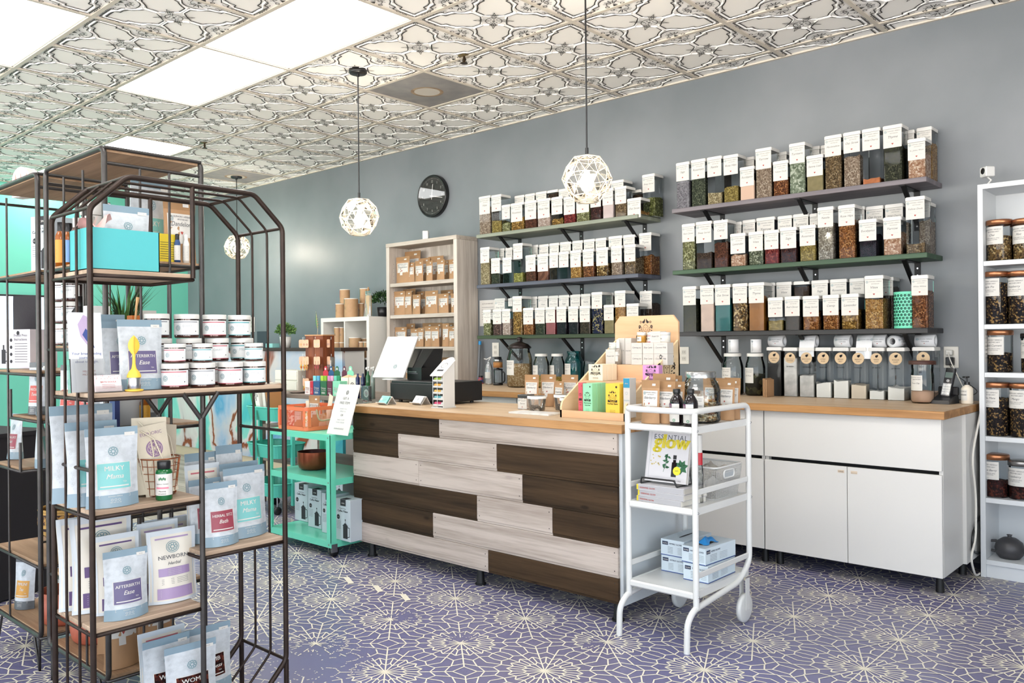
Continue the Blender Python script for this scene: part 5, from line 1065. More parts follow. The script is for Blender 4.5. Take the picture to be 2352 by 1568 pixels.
def carton_art(word, col, sub=''):
    def d(m, f, W, h, sd):
        m.disc(f, W*.28, h*.90, W*.07, M_EMB, 10); emblem(m, f, 0, h*.62, W*.62, M_EMB); m.rect(f, -W*.34, W*.34, h*.44, h*.51, M_EMB); f2 = lambda u, v: f(u, v)+np.array([0, -.0005, 0])
        m.text('Moon Valley', f2, 0, h*.480, W*.10, col, bold=.05); m.text('Organics', f2, 0, h*.449, W*.10, col, bold=.05); ws = word.split('|')
        for i, w_ in enumerate(ws): m.text(w_, f, 0, h*(.37-.07*i), W*.15, M_EMB, bold=.06, fit=W*.8)
        for i in range(3): m.line(f, [(-W*.2, h*(.2-.035*i)), (W*.2, h*(.2-.035*i))], W*.012, M_EMB)
    return d
def mcol(n, c, r=.5): return mat(n, c, r)
def stackrow(x0, x1, yt, Y, z0, mt, n, lb, art, pitch=.034, dp=.032, grp='boxes on the display stand'):
    for k in range(n):
        a = at(*c_(x0, yt), Y=Y); b = at(*c_(x1, yt), Y=Y)
        t = empty('product_box', ((a.x+b.x)/2, Y+k*pitch, z0+.0005), 0, lb+(', front box of its row' if k == 0 else ', %s box behind the front one' % ORD[k-1]), 'box', grp)
        W, h = b.x-a.x, a.z-z0; m = MB(); m.box(-W/2, W/2, 0, dp, 0, h, mt, ch=.0008); m.build('carton', t); m = MB(); art(m, front(-.0006), W, h, None); m.build('print', t)
G1 = mcol('box_green', '#8fd6a8'); Y1_ = mcol('box_yellow', '#e9bd3e'); R1_ = mcol('box_red', '#c9515c'); C1 = mcol('box_cream', '#e7d9bd'); P1 = mcol('box_pink', '#c98cc0'); W1 = mcol('box_white', '#c6c1ba')
stackrow(473, 505, 572, 3.10, ISL+.015, R1_, 1, 'coral red balm box beside the green ones', carton_art('Perineal|Balm', R1_))
stackrow(500, 575, 577, 3.083, ISL+.015, G1, 3, 'mint green body rub box', carton_art('Rejuvenating|Body Rub', G1), .036, .034) if False else None
for k in range(3):
    pass
stackrow(507, 575, 577, 3.083, ISL+.015, G1, 3, 'mint green body rub box', carton_art('Rejuvenating|Body Rub', G1), .037, .035)
stackrow(674, 776, 578, 3.083, ISL+.015, Y1_, 3, 'yellow herbal balm box', carton_art('Herbal Balm', Y1_), .037, .035)
stackrow(549, 652, 437, 3.225, T2, C1, 3, 'cream herbal lotion bar box', carton_art('Herbal Lotion Bar', C1), .04, .038)
stackrow(947, 1066, 443, 3.26, T2, P1, 1, 'pink balm box half hidden', carton_art('Baby Balm', P1))
def white_art(nm):
    def d(m, f, W, h, sd):
        m.text('NATURALLY', f, 0, h*.78, W*.09, M_INKL); m.text(nm, f, 0, h*.5, W*.2, M_INK, shear=.3, fit=W*.8); m.line(f, [(-W*.3, h*.36), (W*.3, h*.36)], .0006, M_INKL); m.line(f, [(-W*.2, h*.25), (W*.2, h*.25)], .0006, M_INKL)
    return d
zt3 = T3; hB = at(*c_(900, 360), Y=3.375).z-zt3
for j in range(2):
    for i, (x0, x1, nm) in enumerate(((863, 944, 'Calming Joy'), (947, 1027, 'Stay Luna'), (1031, 1130, 'Coconut Milk'))):
        a, b = at(*c_(x0, 400), Y=3.375), at(*c_(x1, 400), Y=3.375); W = b.x-a.x
        t = empty('product_box', ((a.x+b.x)/2, 3.375, zt3+j*(hB+.0006)+.0004), 0, 'white cream box, %s one from the left in the %s tier' % (ORD[i], 'upper' if j else 'lower'), 'box', 'white cream boxes on the display stand')
        m = MB(); m.box(-W/2+.0008, W/2-.0008, 0, .055, 0, hB, W1, ch=.0006); m.build('carton', t); m = MB(); white_art(nm)(m, front(-.0006), W, hB, None); m.build('print', t)
def cream_jar(x0, x1, yt, Y, z0, cc, lb, nm='Milk'):
    a, b = at(*c_(x0, yt), Y=Y), at(*c_(x1, yt), Y=Y); r = (b.x-a.x)/2*.86; h = a.z-z0; t = empty('cream_jar', ((a.x+b.x)/2, Y+r, z0+.0004), 0, lb, 'jar', 'cream jars on the display stand')
    m = MB(); m.lathe([(0, 0), (r, 0), (r, h*.68)], cc, 28); m.build('body', t); m = MB(); m.lathe([(r*.98, h*.68), (r*1.03, h*.7), (r*1.03, h-.002), (r, h), (0, h)], M_LIDW, 28); m.build('lid', t)
    m = MB(); f = wrap(r+.0005, 0, -pi/2-.3); m.rect(f, -r*.8, r*.8, h*.12, h*.58, M_LABEL, 8, 1); m.text(nm, wrap(r+.0009, 0, -pi/2-.3), 0, h*.3, h*.18, M_INK, shear=.3); m.build('label', t)
top3 = zt3+2*hB+.0016
for i, (x0, x1, c, lb) in enumerate(((888, 955, mcol('cream_amber', '#b98a3c', .3), 'amber cream jar with white lid on the white boxes'), (960, 1040, mcol('cream_pink', '#d49aa0', .3), 'pink cream jar with white lid on the white boxes'), (1050, 1130, mcol('cream_white', '#e0dcd2', .3), 'white cream jar with white lid on the white boxes'))): cream_jar(x0, x1, 202, 3.378, top3, c, lb)
wa = white_art('Facial Oil')
pbox(*[c_(v, 0)[0] for v in (766, 815)], c_(0, 245)[1], 3.42, .05, zt3, W1, 'tall white carton behind the spray bottle on the display', wa, 'white cartons on the display stand'); pbox(*[c_(v, 0)[0] for v in (817, 862)], c_(0, 245)[1], 3.41, .05, zt3, W1, 'tall white carton beside the stacked cream boxes', wa, 'white cartons on the display stand')
q = pbox(*[c_(v, 0)[0] for v in (675, 742)], c_(0, 327)[1], 3.375, .05, zt3, W1, 'short white carton carrying a small jar on the display', wa, 'white cartons on the display stand')
cream_jar(683, 745, 277, 3.378, at(*c_(700, 327), Y=3.375).z+.001, mcol('cream_clear', '#cfd2c9', .3), 'small clear jar on the short white carton')
a = at(*c_(770, 252), Y=3.40); r = .018; t = empty('spray_bottle', (a.x, 3.395, zt3+.0004), 0, 'small clear mist bottle with white cap on the display stand', 'bottle'); h = a.z-zt3
m = MB(); m.lathe([(0, 0), (r, 0), (r, h*.55), (r*.5, h*.66)], clear('mist_glass', (.97, .93, .88), refl=.06, haze=.25, hcol='#e8dfd3'), 24); m.build('bottle_body', t); m = MB(); m.lathe([(r*.55, h*.64), (r*.55, h*.74), (r*.42, h*.98), (0, h)], M_LIDW, 20); m.build('cap', t); m = MB(); m.rect(wrap(r+.0006, 0, -pi/2-.3), -.016, .016, h*.12, h*.5, M_LABEL, 6, 1); m.text('Belly Oil', wrap(r+.001, 0, -pi/2-.3), 0, h*.32, .01, M_INK, shear=.3); m.build('label', t)
pbox(*[c_(v, 0)[0] for v in (1134, 1196)], c_(0, 190)[1], 3.38, .055, top3, W1, 'tall white carton at the right end above the cream boxes', wa, 'white cartons on the display stand', h=.06) if False else None
for j in range(3):
    t = empty('product_box', (DX1-.042, 3.378+.04*0, zt3+j*(hB+.0006)+.0004), 0, 'white cream box at the right edge of the display, %s from the bottom' % ORD[j], 'box', 'white cream boxes on the display stand'); m = MB(); m.box(-.026, .028, 0, .055, 0, hB, W1, ch=.0006); m.build('carton', t); m = MB(); wa(m, front(-.0006), .05, hB, None); m.build('print', t)
# tooth gel box
def tg(m, f, W, h, sd):
    m.rect(f, -W/2+.0005, W/2-.0005, h*.76, h-.001, mat('tooth_blue', '#2486a8', .5)); f2 = lambda u, v: f(u, v)+np.array([0, -.0005, 0]); m.text('silver', f2, 0, h*.85, W*.26, M_LABEL, bold=.06); m.ring(f, 0, h*.62, W*.17, W*.02, M_LOGO, 16); m.text('TOOTH', f, 0, h*.42, W*.24, mat('ink_teal', '#3f8fa3', .7), fit=W*.86); m.text('GEL', f, 0, h*.32, W*.24, MATS['ink_teal'])
    for k in range(3): m.text('PROBIOTIC', f, 0, h*(.2-.06*k), W*.1, MATS['ink_teal'])
a = at(1443, 868, Y=3.10); b = at(1466, 868, Y=3.10)
t = empty('tooth_gel_box', ((a.x+b.x)/2-.026, 3.085, ISL+.015), 0, 'white and blue tooth gel carton at the right of the yellow boxes', 'box'); W = .034; h = a.z-ISL-.015; m = MB(); m.box(-W/2, W/2, 0, .05, 0, h, W1, ch=.0006); m.build('carton', t); m = MB(); tg(m, front(-.0006), W, h, None); m.build('print', t)
# ------------------------------------------------------------------ cups, tray, tin left of the display; kraft bags behind
M_TRAY = mat('tray_marble', '#e2e0dc', .35, col2='#cdcac6', var=.1, vscale=18)
m = MB(); m.rbox(-.16, .10, -.055, .055, 0, .008, .004, M_TRAY); tag(m.build('tray', None, (-2.655, 3.135, ISL+.0005), rz=0), 'white marble tray beside the wooden display stand', 'tray')
def cup(x, y, r, h, lb, cont=None):
    t = empty('clear_tub', (x, y, ISL+.0005), 0, lb, 'tub', 'clear sample tubs'); G = clear('tub_clear', (.96, .96, .95), refl=.09, rough=.03, haze=.10)
    m = MB(); m.lathe([(0, .002), (r*.86, .002), (r, h-.012)], G, 32); m.build('tub_body', t); m = MB(); m.lathe([(r*1.04, h-.014), (r*1.04, h), (0, h+.001)], G, 32); m.lathe([(r*1.02, h+.0012), (r*1.05, h+.0012), (r*1.05, h-.012)], mat('tub_rim', '#e9e7e2', .3), 32); m.build('lid', t)
    if cont:
        m = MB(); rr = random.Random(2)
        for k in range(16):
            a_ = rr.uniform(0, 6.3); q = r*.6*rr.random()
            m.lathe([(0, -.008), (.009, -.003), (.008, .005), (0, .009)], cont, 7, T=Matrix.Translation((q*cos(a_), q*sin(a_), .012+.014*rr.random())) @ Matrix.Rotation(rr.uniform(0, 3), 4, 'X'))
        m.build('contents', t)
    return t
M_NUG = mat('nugget_brown', '#4a3a28', .9, var=.4, vscale=200, bump=1., bscale=300)
cup(-2.80, 3.285, .048, .075, 'clear tub holding dark brown nuggets by the marble tray', M_NUG); cup(-2.60, 3.30, .046, .072, 'clear tub nearest the wooden display stand'); cup(-2.72, 3.40, .046, .078, 'clear tub behind the nugget tub', M_NUG)
m = MB(); t = empty('sample_tin', (-2.905, 3.32, ISL+.0005), 0, 'small square labelled jar with black lid beside the clear tubs', 'jar'); m.box(-.034, .034, -.03, .03, 0, .06, clear('tin_clear', haze=.25), ch=.002); m.build('body', t); m = MB(); m.box(-.035, .035, -.031, .031, .06, .078, M_BLACK, ch=.003); m.build('lid', t); s_ = sticker(front(-.031), -.03, .03, .004, .056, 'Yarrow'); s_.build('label', t)
for i, (x, y, rz, k, lb) in enumerate(((-2.99, 3.46, .1, 0, 'kraft bag behind the clear tubs, front left of its cluster'), (-2.83, 3.50, -.25, 1, 'kraft bag behind the clear tubs, leaning right'), (-2.80, 3.555, .0, 3, 'wide kraft bag at the back of the cluster behind the tubs'), (-2.93, 3.53, .2, 0, 'kraft bag tucked in the middle of the cluster behind the tubs'))):
    kraft(k, (x, y, ISL+.0005), rz, lb, 'kraft bags on the sales counter', tilt=.06, s=.95)
# ------------------------------------------------------------------ register corner of the sales counter
t = empty('cash_drawer', (0, 0, ISL), 0, 'black cash drawer at the left end of the sales counter', 'cash drawer'); M_BLK = mat('register_black', '#0d0d0f', .4)
RX0, RX1, RY0, RY1 = -3.95, -3.45, 3.27, 3.55; zd = at(1047, 879, Y=3.27).z-ISL
m = MB(); m.box(RX0, RX1, RY0, RY1, .014, zd, M_BLK, ch=.003); m.build('case', t); m = MB(); m.box(RX0+.004, RX1-.004, RY0-.012, RY0, .02, zd-.014, mat('register_front', '#131315', .5), ch=.002); m.disc(front(RY0-.0126, RX1-.06, zd*.5), 0, 0, .008, M_STEEL, 16); m.build('drawer_front', t)
for x in (RX0+.04, RX1-.05):
    for y in (RY0+.04, RY1-.04): m = MB(); m.cyl(x, y, 0, .014, .012, M_BLK, 12); m.build('foot', t)
zr_ = ISL+zd
# white tablet stand tilted back
p0, p1 = at(853, 882, Y=3.27), at(906, 886, Y=3.27)
t = empty('tablet_stand', ((p0.x+p1.x)/2, 3.35, zr_+.0008), 0, 'tilted white tablet stand on the black cash drawer', 'tablet stand'); M_TAB = mat('tablet_white', '#c4c3bf', .15, spec=.6, coat=.4)
W, L = .235, .30; Tt = Matrix.Rotation(.25, 4, 'Z') @ Matrix.Translation((0, -.05, .012)) @ Matrix.Rotation(-radians(33), 4, 'X')
sh = Matrix.Identity(4); m = MB(); m.rbox(-W/2, W/2, -.006, .006, 0, L, .004, M_TAB, T=Tt); m.build('screen_frame', t)
m = MB(); m.mandala(lambda u, v: Tt @ Vector((u, -.0066, v)), W*.12, L*.26, .014, M_LOGO); m.build('logo', t)
m = MB(); m.lathe([(0, 0), (.075, 0), (.075, .004), (.02, .012), (0, .012)], mat('stand_white', '#d8d8d4', .3), 28, T=Matrix.Translation((0, .01, 0))); m.tube([(0, .02, .01), (0, .04, .06), (0, .055, .12)], .009, MATS['stand_white'], 10); m.build('stand_base', t)
# receipt printer
a, b = at(940, 880, Y=3.47), at(992, 880, Y=3.47); t = empty('receipt_printer', ((a.x+b.x)/2+.04, 3.45, zr_+.0008), -.1, 'black receipt printer with flared top on the cash drawer', 'printer'); W = .15
m = MB(); m.prism([(-W/2, -.06), (W/2, -.06), (W/2, .09), (-W/2, .09)], 0, .075, M_BLK); m.add([(-W/2, -.06, .075), (W/2, -.06, .075), (W/2, .09, .075), (-W/2, .09, .075), (-W/2-.03, .02, .19), (W/2+.02, .02, .19), (W/2+.02, .09, .19), (-W/2-.03, .09, .19)], [(0, 1, 5, 4), (1, 2, 6, 5), (2, 3, 7, 6), (3, 0, 4, 7), (4, 5, 6, 7)], mat('printer_gloss', '#0a0a0c', .12)); m.build('printer_body', t)
m = MB(); m.box(-W/2+.015, W/2-.05, -.062, -.06, .045, .052, M_STEEL); m.box(-W/2+.01, W/2-.04, -.062, -.06, .036, .042, mat('slot_grey', '#4b4b4e', .4)); m.build('paper_slot', t)
# white rack of lip balm tubes
a, b = at(979, 935, Y=3.12), at(1023, 932, Y=3.12); xc = (a.x+b.x)/2+.05; t = empty('tube_dispenser', (xc, 3.13, ISL+.0005), .05, 'white slanted dispenser of coloured lip balm tubes on the counter', 'dispenser'); M_DW = mat('dispenser_white', '#c9c9c7', .4)
hd = at(985, 845, Y=3.13).z-ISL
m = MB(); m.box(-.045, .045, -.05, .055, 0, .006, M_DW); m.build('base', t)
m = MB(); m.add([(.036, -.04, .006), (.036, .05, .006), (.036, .05, hd+.04), (.036, -.04, hd-.03), (.040, -.04, .006), (.040, .05, .006), (.040, .05, hd+.04), (.040, -.04, hd-.03)], [(0, 1, 2, 3), (7, 6, 5, 4), (0, 3, 7, 4), (1, 5, 6, 2), (3, 2, 6, 7)], M_DW); m.build('side_panel', t)
m = MB(); m.box(-.036, .036, .046, .05, .006, hd+.03, M_DW); m.build('back_panel', t)
m = MB(); Tt = Matrix.Translation((0, .0, hd)) @ Matrix.Rotation(.65, 4, 'X'); m.rbox(-.045, .045, -.07, .07, 0, .004, .004, M_DW, T=Tt); m.disc(lambda u, v: Tt @ Vector((u, v, .002)), 0, .06, .035, M_DW, 20); f = lambda u, v: Tt @ Vector((u, v, .0046)); m.ring(f, 0, .02, .02, .003, M_INKD, 18); emblem(m, f, 0, .02, .03); m.rect(f, -.024, .024, -.03, -.016, M_INKD); m.line(f, [(-.03, -.042), (.03, -.042)], .002, M_INKL); m.build('header_card', t)
m = MB(); m.tube([(-.034, -.045, .006), (-.034, -.045, hd-.035)], .0015, M_STEEL, 6); m.tube([(.0, -.046, .006), (.0, -.046, hd-.035)], .0015, M_STEEL, 6); m.build('wire', t)
for k, c in enumerate(('#c83a6a', '#5fa9b3', '#d6a94a', '#e0a23c', '#9fbf3a')):
    z = .012+k*(hd-.05)/5; m = MB(); m.box(-.036, .036, -.04, .045, z, z+.003, M_DW); m.box(-.036, .036, -.043, -.04, z, z+.010, M_DW); m.build('tray', t)
    m = MB(); mm = mat('balm_'+c, c, .4)
    for j in range(2): m.cyl(0, 0, -.033, .033, .0085, mm, 12, T=Matrix.Translation((0, -.028+.019*j, z+.0125)) @ Matrix.Rotation(pi/2, 4, 'Y')); m.cyl(0, 0, .018, .0335, .0088, M_DW, 12, T=Matrix.Translation((0, -.028+.019*j, z+.0125)) @ Matrix.Rotation(pi/2, 4, 'Y'))
    tag(m.build('lip_balm', None, None), 'pair of lip balm tubes on the dispenser, %s tray from the bottom' % ORD[k], 'lip balm', 'lip balm tubes in the dispenser').matrix_world = Matrix.Translation((xc, 3.13, ISL+.0005)) @ Matrix.Rotation(.05, 4, 'Z')
# business card holders
def card_holder(px_, col, lb, rz=-.12):
    p = at(px_, 929, Z=ISL); t = empty('card_holder', (p.x, p.y+.0, ISL+.0005), rz, lb, 'card holder', 'business card holders'); M_CH = mat('holder_white', '#d5d3d0', .35, metal=.2)
    pr = [(-.035, .012), (-.012, .0), (.022, .045), (.05, .0)]; m = MB()
    for (a0, b0), (a1, b1) in zip(pr[:-1], pr[1:]):
        L = hypot(a1-a0, b1-b0); nx, nz = -(b1-b0)/L*.0015, (a1-a0)/L*.0015
        m.add([(-.045, a0-nx, b0+.002-nz), (.045, a0-nx, b0+.002-nz), (.045, a1-nx, b1+.002-nz), (-.045, a1-nx, b1+.002-nz), (-.045, a0+nx, b0+.002+nz), (.045, a0+nx, b0+.002+nz), (.045, a1+nx, b1+.002+nz), (-.045, a1+nx, b1+.002+nz)], [(3, 2, 1, 0), (4, 5, 6, 7), (0, 1, 5, 4), (2, 3, 7, 6), (1, 2, 6, 5), (3, 0, 4, 7)], M_CH)
    for k in range(14): m.disc(lambda u, v: Vector((u, .022+.028*v, .047-.045*v-.0)) + Vector((0, .002, .002)), -.04+k*.006, .35+.2*(k % 2), .0016, M_INK, 6) if False else m.disc(lambda u, v: Vector((u, -.035+.023*v, .0145-.012*v)), -.04+k*.006, .4, .0018, M_INKD, 6, ru=.0018)
    m.build('holder', t); m = MB(); d = Vector((0, .034, .045)).normalized(); n_ = Vector((0, -d.z, d.y))
    for k in range(4):
        o = Vector((0, -.012, .004))+n_*(.003+k*.0022); m.add([o+Vector((-.042, 0, 0)), o+Vector((.042, 0, 0)), o+Vector((.042, 0, 0))+d*.05, o+Vector((-.042, 0, 0))+d*.05], [(0, 1, 2, 3)], mat('card_'+col, col, .5))
    f = lambda u, v: Vector((0, -.012, .004))+n_*(.0103)+Vector((u, 0, 0))+d*v
    m.disc(f, -.028 if col != '#e4e2de' else .0, .026, .009, M_LABEL if col != '#e4e2de' else M_INKL, 14)
    if col != '#e4e2de':
        for k in range(4): m.line(f, [(-.01, .038-.007*k), (.03, .038-.007*k)], .001, M_INK)
    m.build('business_cards', t)
card_holder(884, '#8fd0c4', 'white card holder with mint green business cards'); card_holder(962, '#e4e2de', 'white card holder with plain white business cards')
# acrylic block with black card
p = at(842, 924, Z=ISL); t = empty('acrylic_sign', (p.x, p.y+.0, ISL+.0005), -.05, 'clear acrylic block holding a black card with a round logo', 'sign'); m = MB(); G = clear('acrylic', refl=.07, rough=.01, haze=.05)
m.box(-.038, .038, -.012, .012, 0, .10, G, ch=.002); m.build('block', t); m = MB(); m.box(-.033, .030, -.001, .001, .006, .096, mat('card_black', '#222224', .5)); f = front(-.0016); m.disc(f, -.001, .054, .024, mat('seal_white', '#cfcdc8', .5), 24); f = front(-.0022); m.mandala(f, -.001, .054, .016, M_INK); m.line(f, [(-.008, .062), (.006, .048)], .003, mat('pink_bit', '#b8486e', .5)); m.line(f, [(-.015, .012), (.012, .012)], .002, M_LABEL); m.build('card', t)
m = MB()
for u in (-.032, .032):
    for v in (.008, .092): m.cyl(u, v, .0124, .0145, .004, M_STEEL, 10, T=Matrix.Rotation(pi/2, 4, 'X'))
m.build('magnet', t)
# ------------------------------------------------------------------ white trolley
M_CW2 = mat('trolley_white', '#d3d3d0', .32); CX0_, CX1_, CYF, CYB = -1.988, -1.672, 2.918, 3.375; R = .0125
t = empty('white_trolley', (0, 0, 0), 0, 'white metal kitchen trolley beside the plank fronted counter', 'trolley')
ZR = .932; zj = .155
m = MB(); path = []
for x, rev in ((CX1_, False), (CX0_, True)):
    p = [(x, CYF-.075, 0), (x, CYF-.07, .115), (x, CYF-.02, .155), (x, CYB-.10, .185), (x, CYB, .25), (x, CYB, ZR), (x, CYF, ZR)]
    path += list(reversed(p)) if rev else p
path[6:8] = [(CX1_, CYF-.02, ZR), (CX0_, CYF-.02, ZR)]
m.tube(bend(path, .045, 6), R, M_CW2, 12); m.build('side_frame', t)
for x in (CX0_, CX1_): m = MB(); m.tube([(x, CYF, .15), (x, CYF, ZR-.006)], R, M_CW2, 12); m.build('upright', t)
CS = [.868, .545, .215]
for i, z in enumerate(CS):
    m = MB(); zz = z; m.box(CX0_+.006, CX1_-.006, CYF-.004, CYB+.002, zz-.004, zz, M_CW2); m.box(CX0_+.008, CX1_-.008, CYF-.012, CYF+.002, zz-.024, zz+.003, M_CW2, ch=.006); m.box(CX1_-.010, CX1_-.004, CYF, CYB, zz-.026, zz+.003, M_CW2); m.box(CX0_+.004, CX0_+.010, CYF, CYB, zz-.026, zz+.003, M_CW2); m.box(CX0_+.008, CX1_-.008, CYB-.002, CYB+.008, zz-.024, zz+.003, M_CW2, ch=.004); m.build('shelf', t)
    m = MB()
    for x in (CX1_+R, ):
        for y in (CYF, CYB): m.lathe([(.0, .003), (.003, .0025), (.0045, 0)], M_STEEL, 12, T=Matrix.Translation((x, y, z-.012)) @ Matrix.Rotation(pi/2, 4, 'Y'))
    m.build('screw', t)
    if i:
        for x in (CX0_, CX1_): m = MB(); m.box(x-.004, x+.004, CYF, CYB, z+.055, z+.078, M_CW2, ch=.002); m.build('side_rail', t)
for x in (CX0_, CX1_):
    m = MB(); Tw = Matrix.Translation((x, CYB-.05, .062)) @ Matrix.Rotation(pi/2, 4, 'Y'); m.lathe([(.0, -.011), (.05, -.011), (.0615, -.008), (.0615, .008), (.05, .011), (.0, .011)], M_CW2, 36, T=Tw); wh = m.build('wheel', t)
    m = MB(); m.lathe([(0, .0125), (.006, .012), (.006, .0112)], M_STEEL, 10, T=Tw); m.build('hub', wh)
    m = MB(); m.box(x-.015, x-.0125, CYB-.065, CYB-.03, .055, .19, M_CW2); m.box(x+.0125, x+.015, CYB-.065, CYB-.03, .055, .19, M_CW2); m.build('fork', t)
zc1 = CS[0]
# kraft bags on the trolley
for i, (px_, Y, k, rz, lb, hpx) in enumerate(((1493, 2.965, 0, .05, 'kraft bag marked Elderberry, foremost on the white trolley', 873), (1529, 3.0, 0, .0, 'kraft bag partly behind the Elderberry one on the trolley', 876), (1553, 3.05, 0, -.2, 'kraft bag behind the dark syrup bottles', 876), (1515, 3.09, 3, .1, 'wide kraft bag at the back left of the trolley top', 858),
     (1540, 3.16, 4, 0, 'kraft bag furthest back on the trolley top, by the display', 862), (1674, 3.28, 0, -.12, 'kraft bag at the right end of the trolley top', 872), (1697, 3.335, 0, -.2, 'kraft bag behind the right end bag on the trolley', 868), (1640, 3.335, 3, .1, 'kraft bag behind the big clamp jar on the trolley', 868))):
    a = at(px_, hpx, Y=Y); kraft(k, (min(max(a.x, CX0_+.07), CX1_-.055), Y, zc1+.0005), rz, lb, 'kraft bags on the white trolley', h=max(.16, a.z-zc1), s=.86 if k != 3 else .9)
# syrup bottles
M_AMB = mat('bottle_dark', '#140c10', .08, spec=.6); M_PUR = mat('label_purple', '#5c2350', .5)
for px_, Y, lb in ((1554, 2.975, 'dark syrup bottle with purple label, left of the pair'), (1586, 2.955, 'dark syrup bottle with purple label, right of the pair')):
    a = at(px_, 893, Y=Y); t = empty('syrup_bottle', (a.x, Y, zc1+.0005), 0, lb, 'bottle', 'dark syrup bottles on the trolley'); r = .029; h = a.z-zc1
    m = MB(); m.lathe([(0, 0), (r*.95, 0), (r, .004), (r, h*.60), (r*.93, h*.68), (r*.6, h*.80), (r*.42, h*.85), (r*.42, h*.88)], M_AMB, 28); m.build('bottle_body', t); m = MB(); m.lathe([(r*.48, h*.87), (r*.52, h*.885), (r*.52, h*.985), (r*.45, h), (0, h)], M_BLACK, 24); m.build('cap', t)
    m = MB(); f = wrap(r+.0006, 0, -pi/2-.35); m.rect(f, -.040, .036, h*.10, h*.60, M_LABEL, 10, 1); f = wrap(r+.001, 0, -pi/2-.35); m.rect(f, -.024, .004, h*.40, h*.60, M_PUR, 4, 1)
    for k in range(5): m.line(wrap(r+.0014, 0, -pi/2-.35), [(-.021+k*.005, h*.57), (-.019+k*.005, h*.50), (-.014+k*.004, h*.46)], .0012, M_LABEL)
    for k in range(3): m.line(f, [(-.022, h*(.34-.04*k)), (.012, h*(.34-.04*k))], .0012, M_LOGO)
    m.ring(f, .014, h*.15, .005, .002, mat('seal_green', '#3d8a62', .6), 14); m.text('USDA', f, .014, h*.14, .004, MATS['seal_green']); m.line(f, [(-.024, h*.17), (.0, h*.17)], .0012, M_INKD); m.build('label', t)
# big clamp jar of dried fruit
a, b = at(1565, 868, Y=3.14), at(1655, 868, Y=3.14); xc = (a.x+b.x)/2; zt = at(1610, 853, Y=3.14).z; t = rnd_jar(xc, 3.14, zc1, .082, zt-zc1, .062, mat('lid_tin', '#a4a5a5', .25, metal=.9), clear('glass_clear2', (.96, .98, .98), refl=.06, rough=.01), None, 0, 'large glass jar of pale dried chips with tin lid on the trolley', None, 'big_glass_jar', (.034, .115, .075, "Dragon's Tongue"), lidh=.018, lidr=.064, a0=-pi/2+.25)
m = MB(); rr = random.Random(9); ch = [mat('chip_pale', '#d6c7a6', .8), mat('chip_gold', '#c08a3c', .7), mat('chip_brown', '#8a5f3c', .8)]
for k in range(420):
    a_ = rr.uniform(0, 6.3); q = .070*sqrt(rr.random()); z = .012+.10*rr.random()**1.3*(1 if a_ > 3 else .8); s_ = rr.uniform(.006, .014)
    if q+s_ > .076: q = .06
    Tm = Matrix.Translation((q*cos(a_), q*sin(a_), z)) @ Matrix.Rotation(rr.uniform(0, 6), 4, 'Z') @ Matrix.Rotation(rr.uniform(0, 3), 4, 'X')
    m.add([(-s_, -s_*.6, 0), (s_*.8, -s_*.5, .002), (s_, s_*.5, 0), (-s_*.7, s_*.6, .003)], [(0, 1, 2, 3)], ch[0] if rr.random() < .7 else ch[1+(rr.random() < .4)], T=Tm)
m.build('dried_chips', t)
m = MB(); f = wrap(.0832, 0, -pi/2+.25); m.rect(f, -.012, .02, .125, .137, mat('tag_dark', '#5a4a3c', .6), 3, 1); m.rect(f, -.012, .010, .14, .152, M_LABEL, 3, 1); m.build('small_stickers', t)
# middle shelf: upright cookbook on a wire stand, stacked books, mesh basket, bottles
z2 = CS[1]; M_COV = mat('book_cover_grey', '#c6c4c6', .4); M_PG = mat('book_pages', '#d9d5cc', .7)
M_GLOW = mat('glow_yellow', '#c9b81f', .5)
stk = [(-1.865, 2.995)]
for k in range(3):
    zz = z2+.0006+k*.0245; t = empty('stacked_book', (-1.842+.006*(k % 2), 3.005, zz), -.04+.05*(k-1), 'grey paperback in the pile on the trolley, %s from the bottom' % ORD[k], 'book', 'stacked books on the white trolley')
    m = MB(); m.box(-.112, .112, -.075, .10, 0, .0018, M_COV); m.box(-.112, .112, -.075, .10, .0218, .0236, M_COV); m.box(-.112, -.110, -.075, .10, 0, .0236, M_COV); m.box(-.110, .109, -.0755, -.074, .0018, .0218, mat('spine_grey', '#a9a8ab', .5)); m.build('cover', t); m = MB(); m.box(-.109, .110, -.073, .098, .0018, .0218, M_PG); m.build('pages', t)
    m = MB(); f = front(-.0762); m.rect(f, -.112, -.104, .001, .0226, mat('spine_yellow', '#d5c22a', .5)); m.text('ESSENTIAL GLOW', f, -.06, .007, .009, mat('ink_red2', '#b0473a', .6), bold=.05); m.build('spine_print', t)
zb = z2+.0745; bt = empty('cookbook', (-1.842, 2.968, zb+.010), .0, 'upright grey book with yellow and grey title on the trolley', 'book', rot=(-.20, 0, .02)); W, h = .195, .212
m = MB(); m.box(-W/2, W/2, 0, .0022, 0, h, M_COV, ch=.0006); m.box(-W/2, W/2, .018, .020, 0, h, M_COV); m.box(-W/2, -W/2+.002, 0, .02, 0, h, M_COV); m.build('cover', bt); m = MB(); m.box(-W/2+.002, W/2-.003, .0024, .018, .002, h-.003, M_PG); m.build('pages', bt)
m = MB(); f = front(-.0006); m.text('ESSENTIAL', f, .01, h*.83, .034, M_INK, fit=W*.82, sp=.08); m.text('glow', front(-.0010), .01, h*.66, .085, M_GLOW, bold=.10, shear=.1, fit=W*.84)
m.line(f, [(-W*.42, h*.02), (-W*.42, h*.98)], .0012, M_INKL); rr = random.Random(4)
for k in range(13):
    u, v = -W*.27+W*.13*rr.uniform(-1, 1), h*(.42+.11*rr.uniform(-1, 1)); m.disc(f, u, v, .0052, M_LABEL, 8); m.disc(front(-.0010), u, v, .0026, mat('daisy_centre', '#b8a04a', .6), 8)
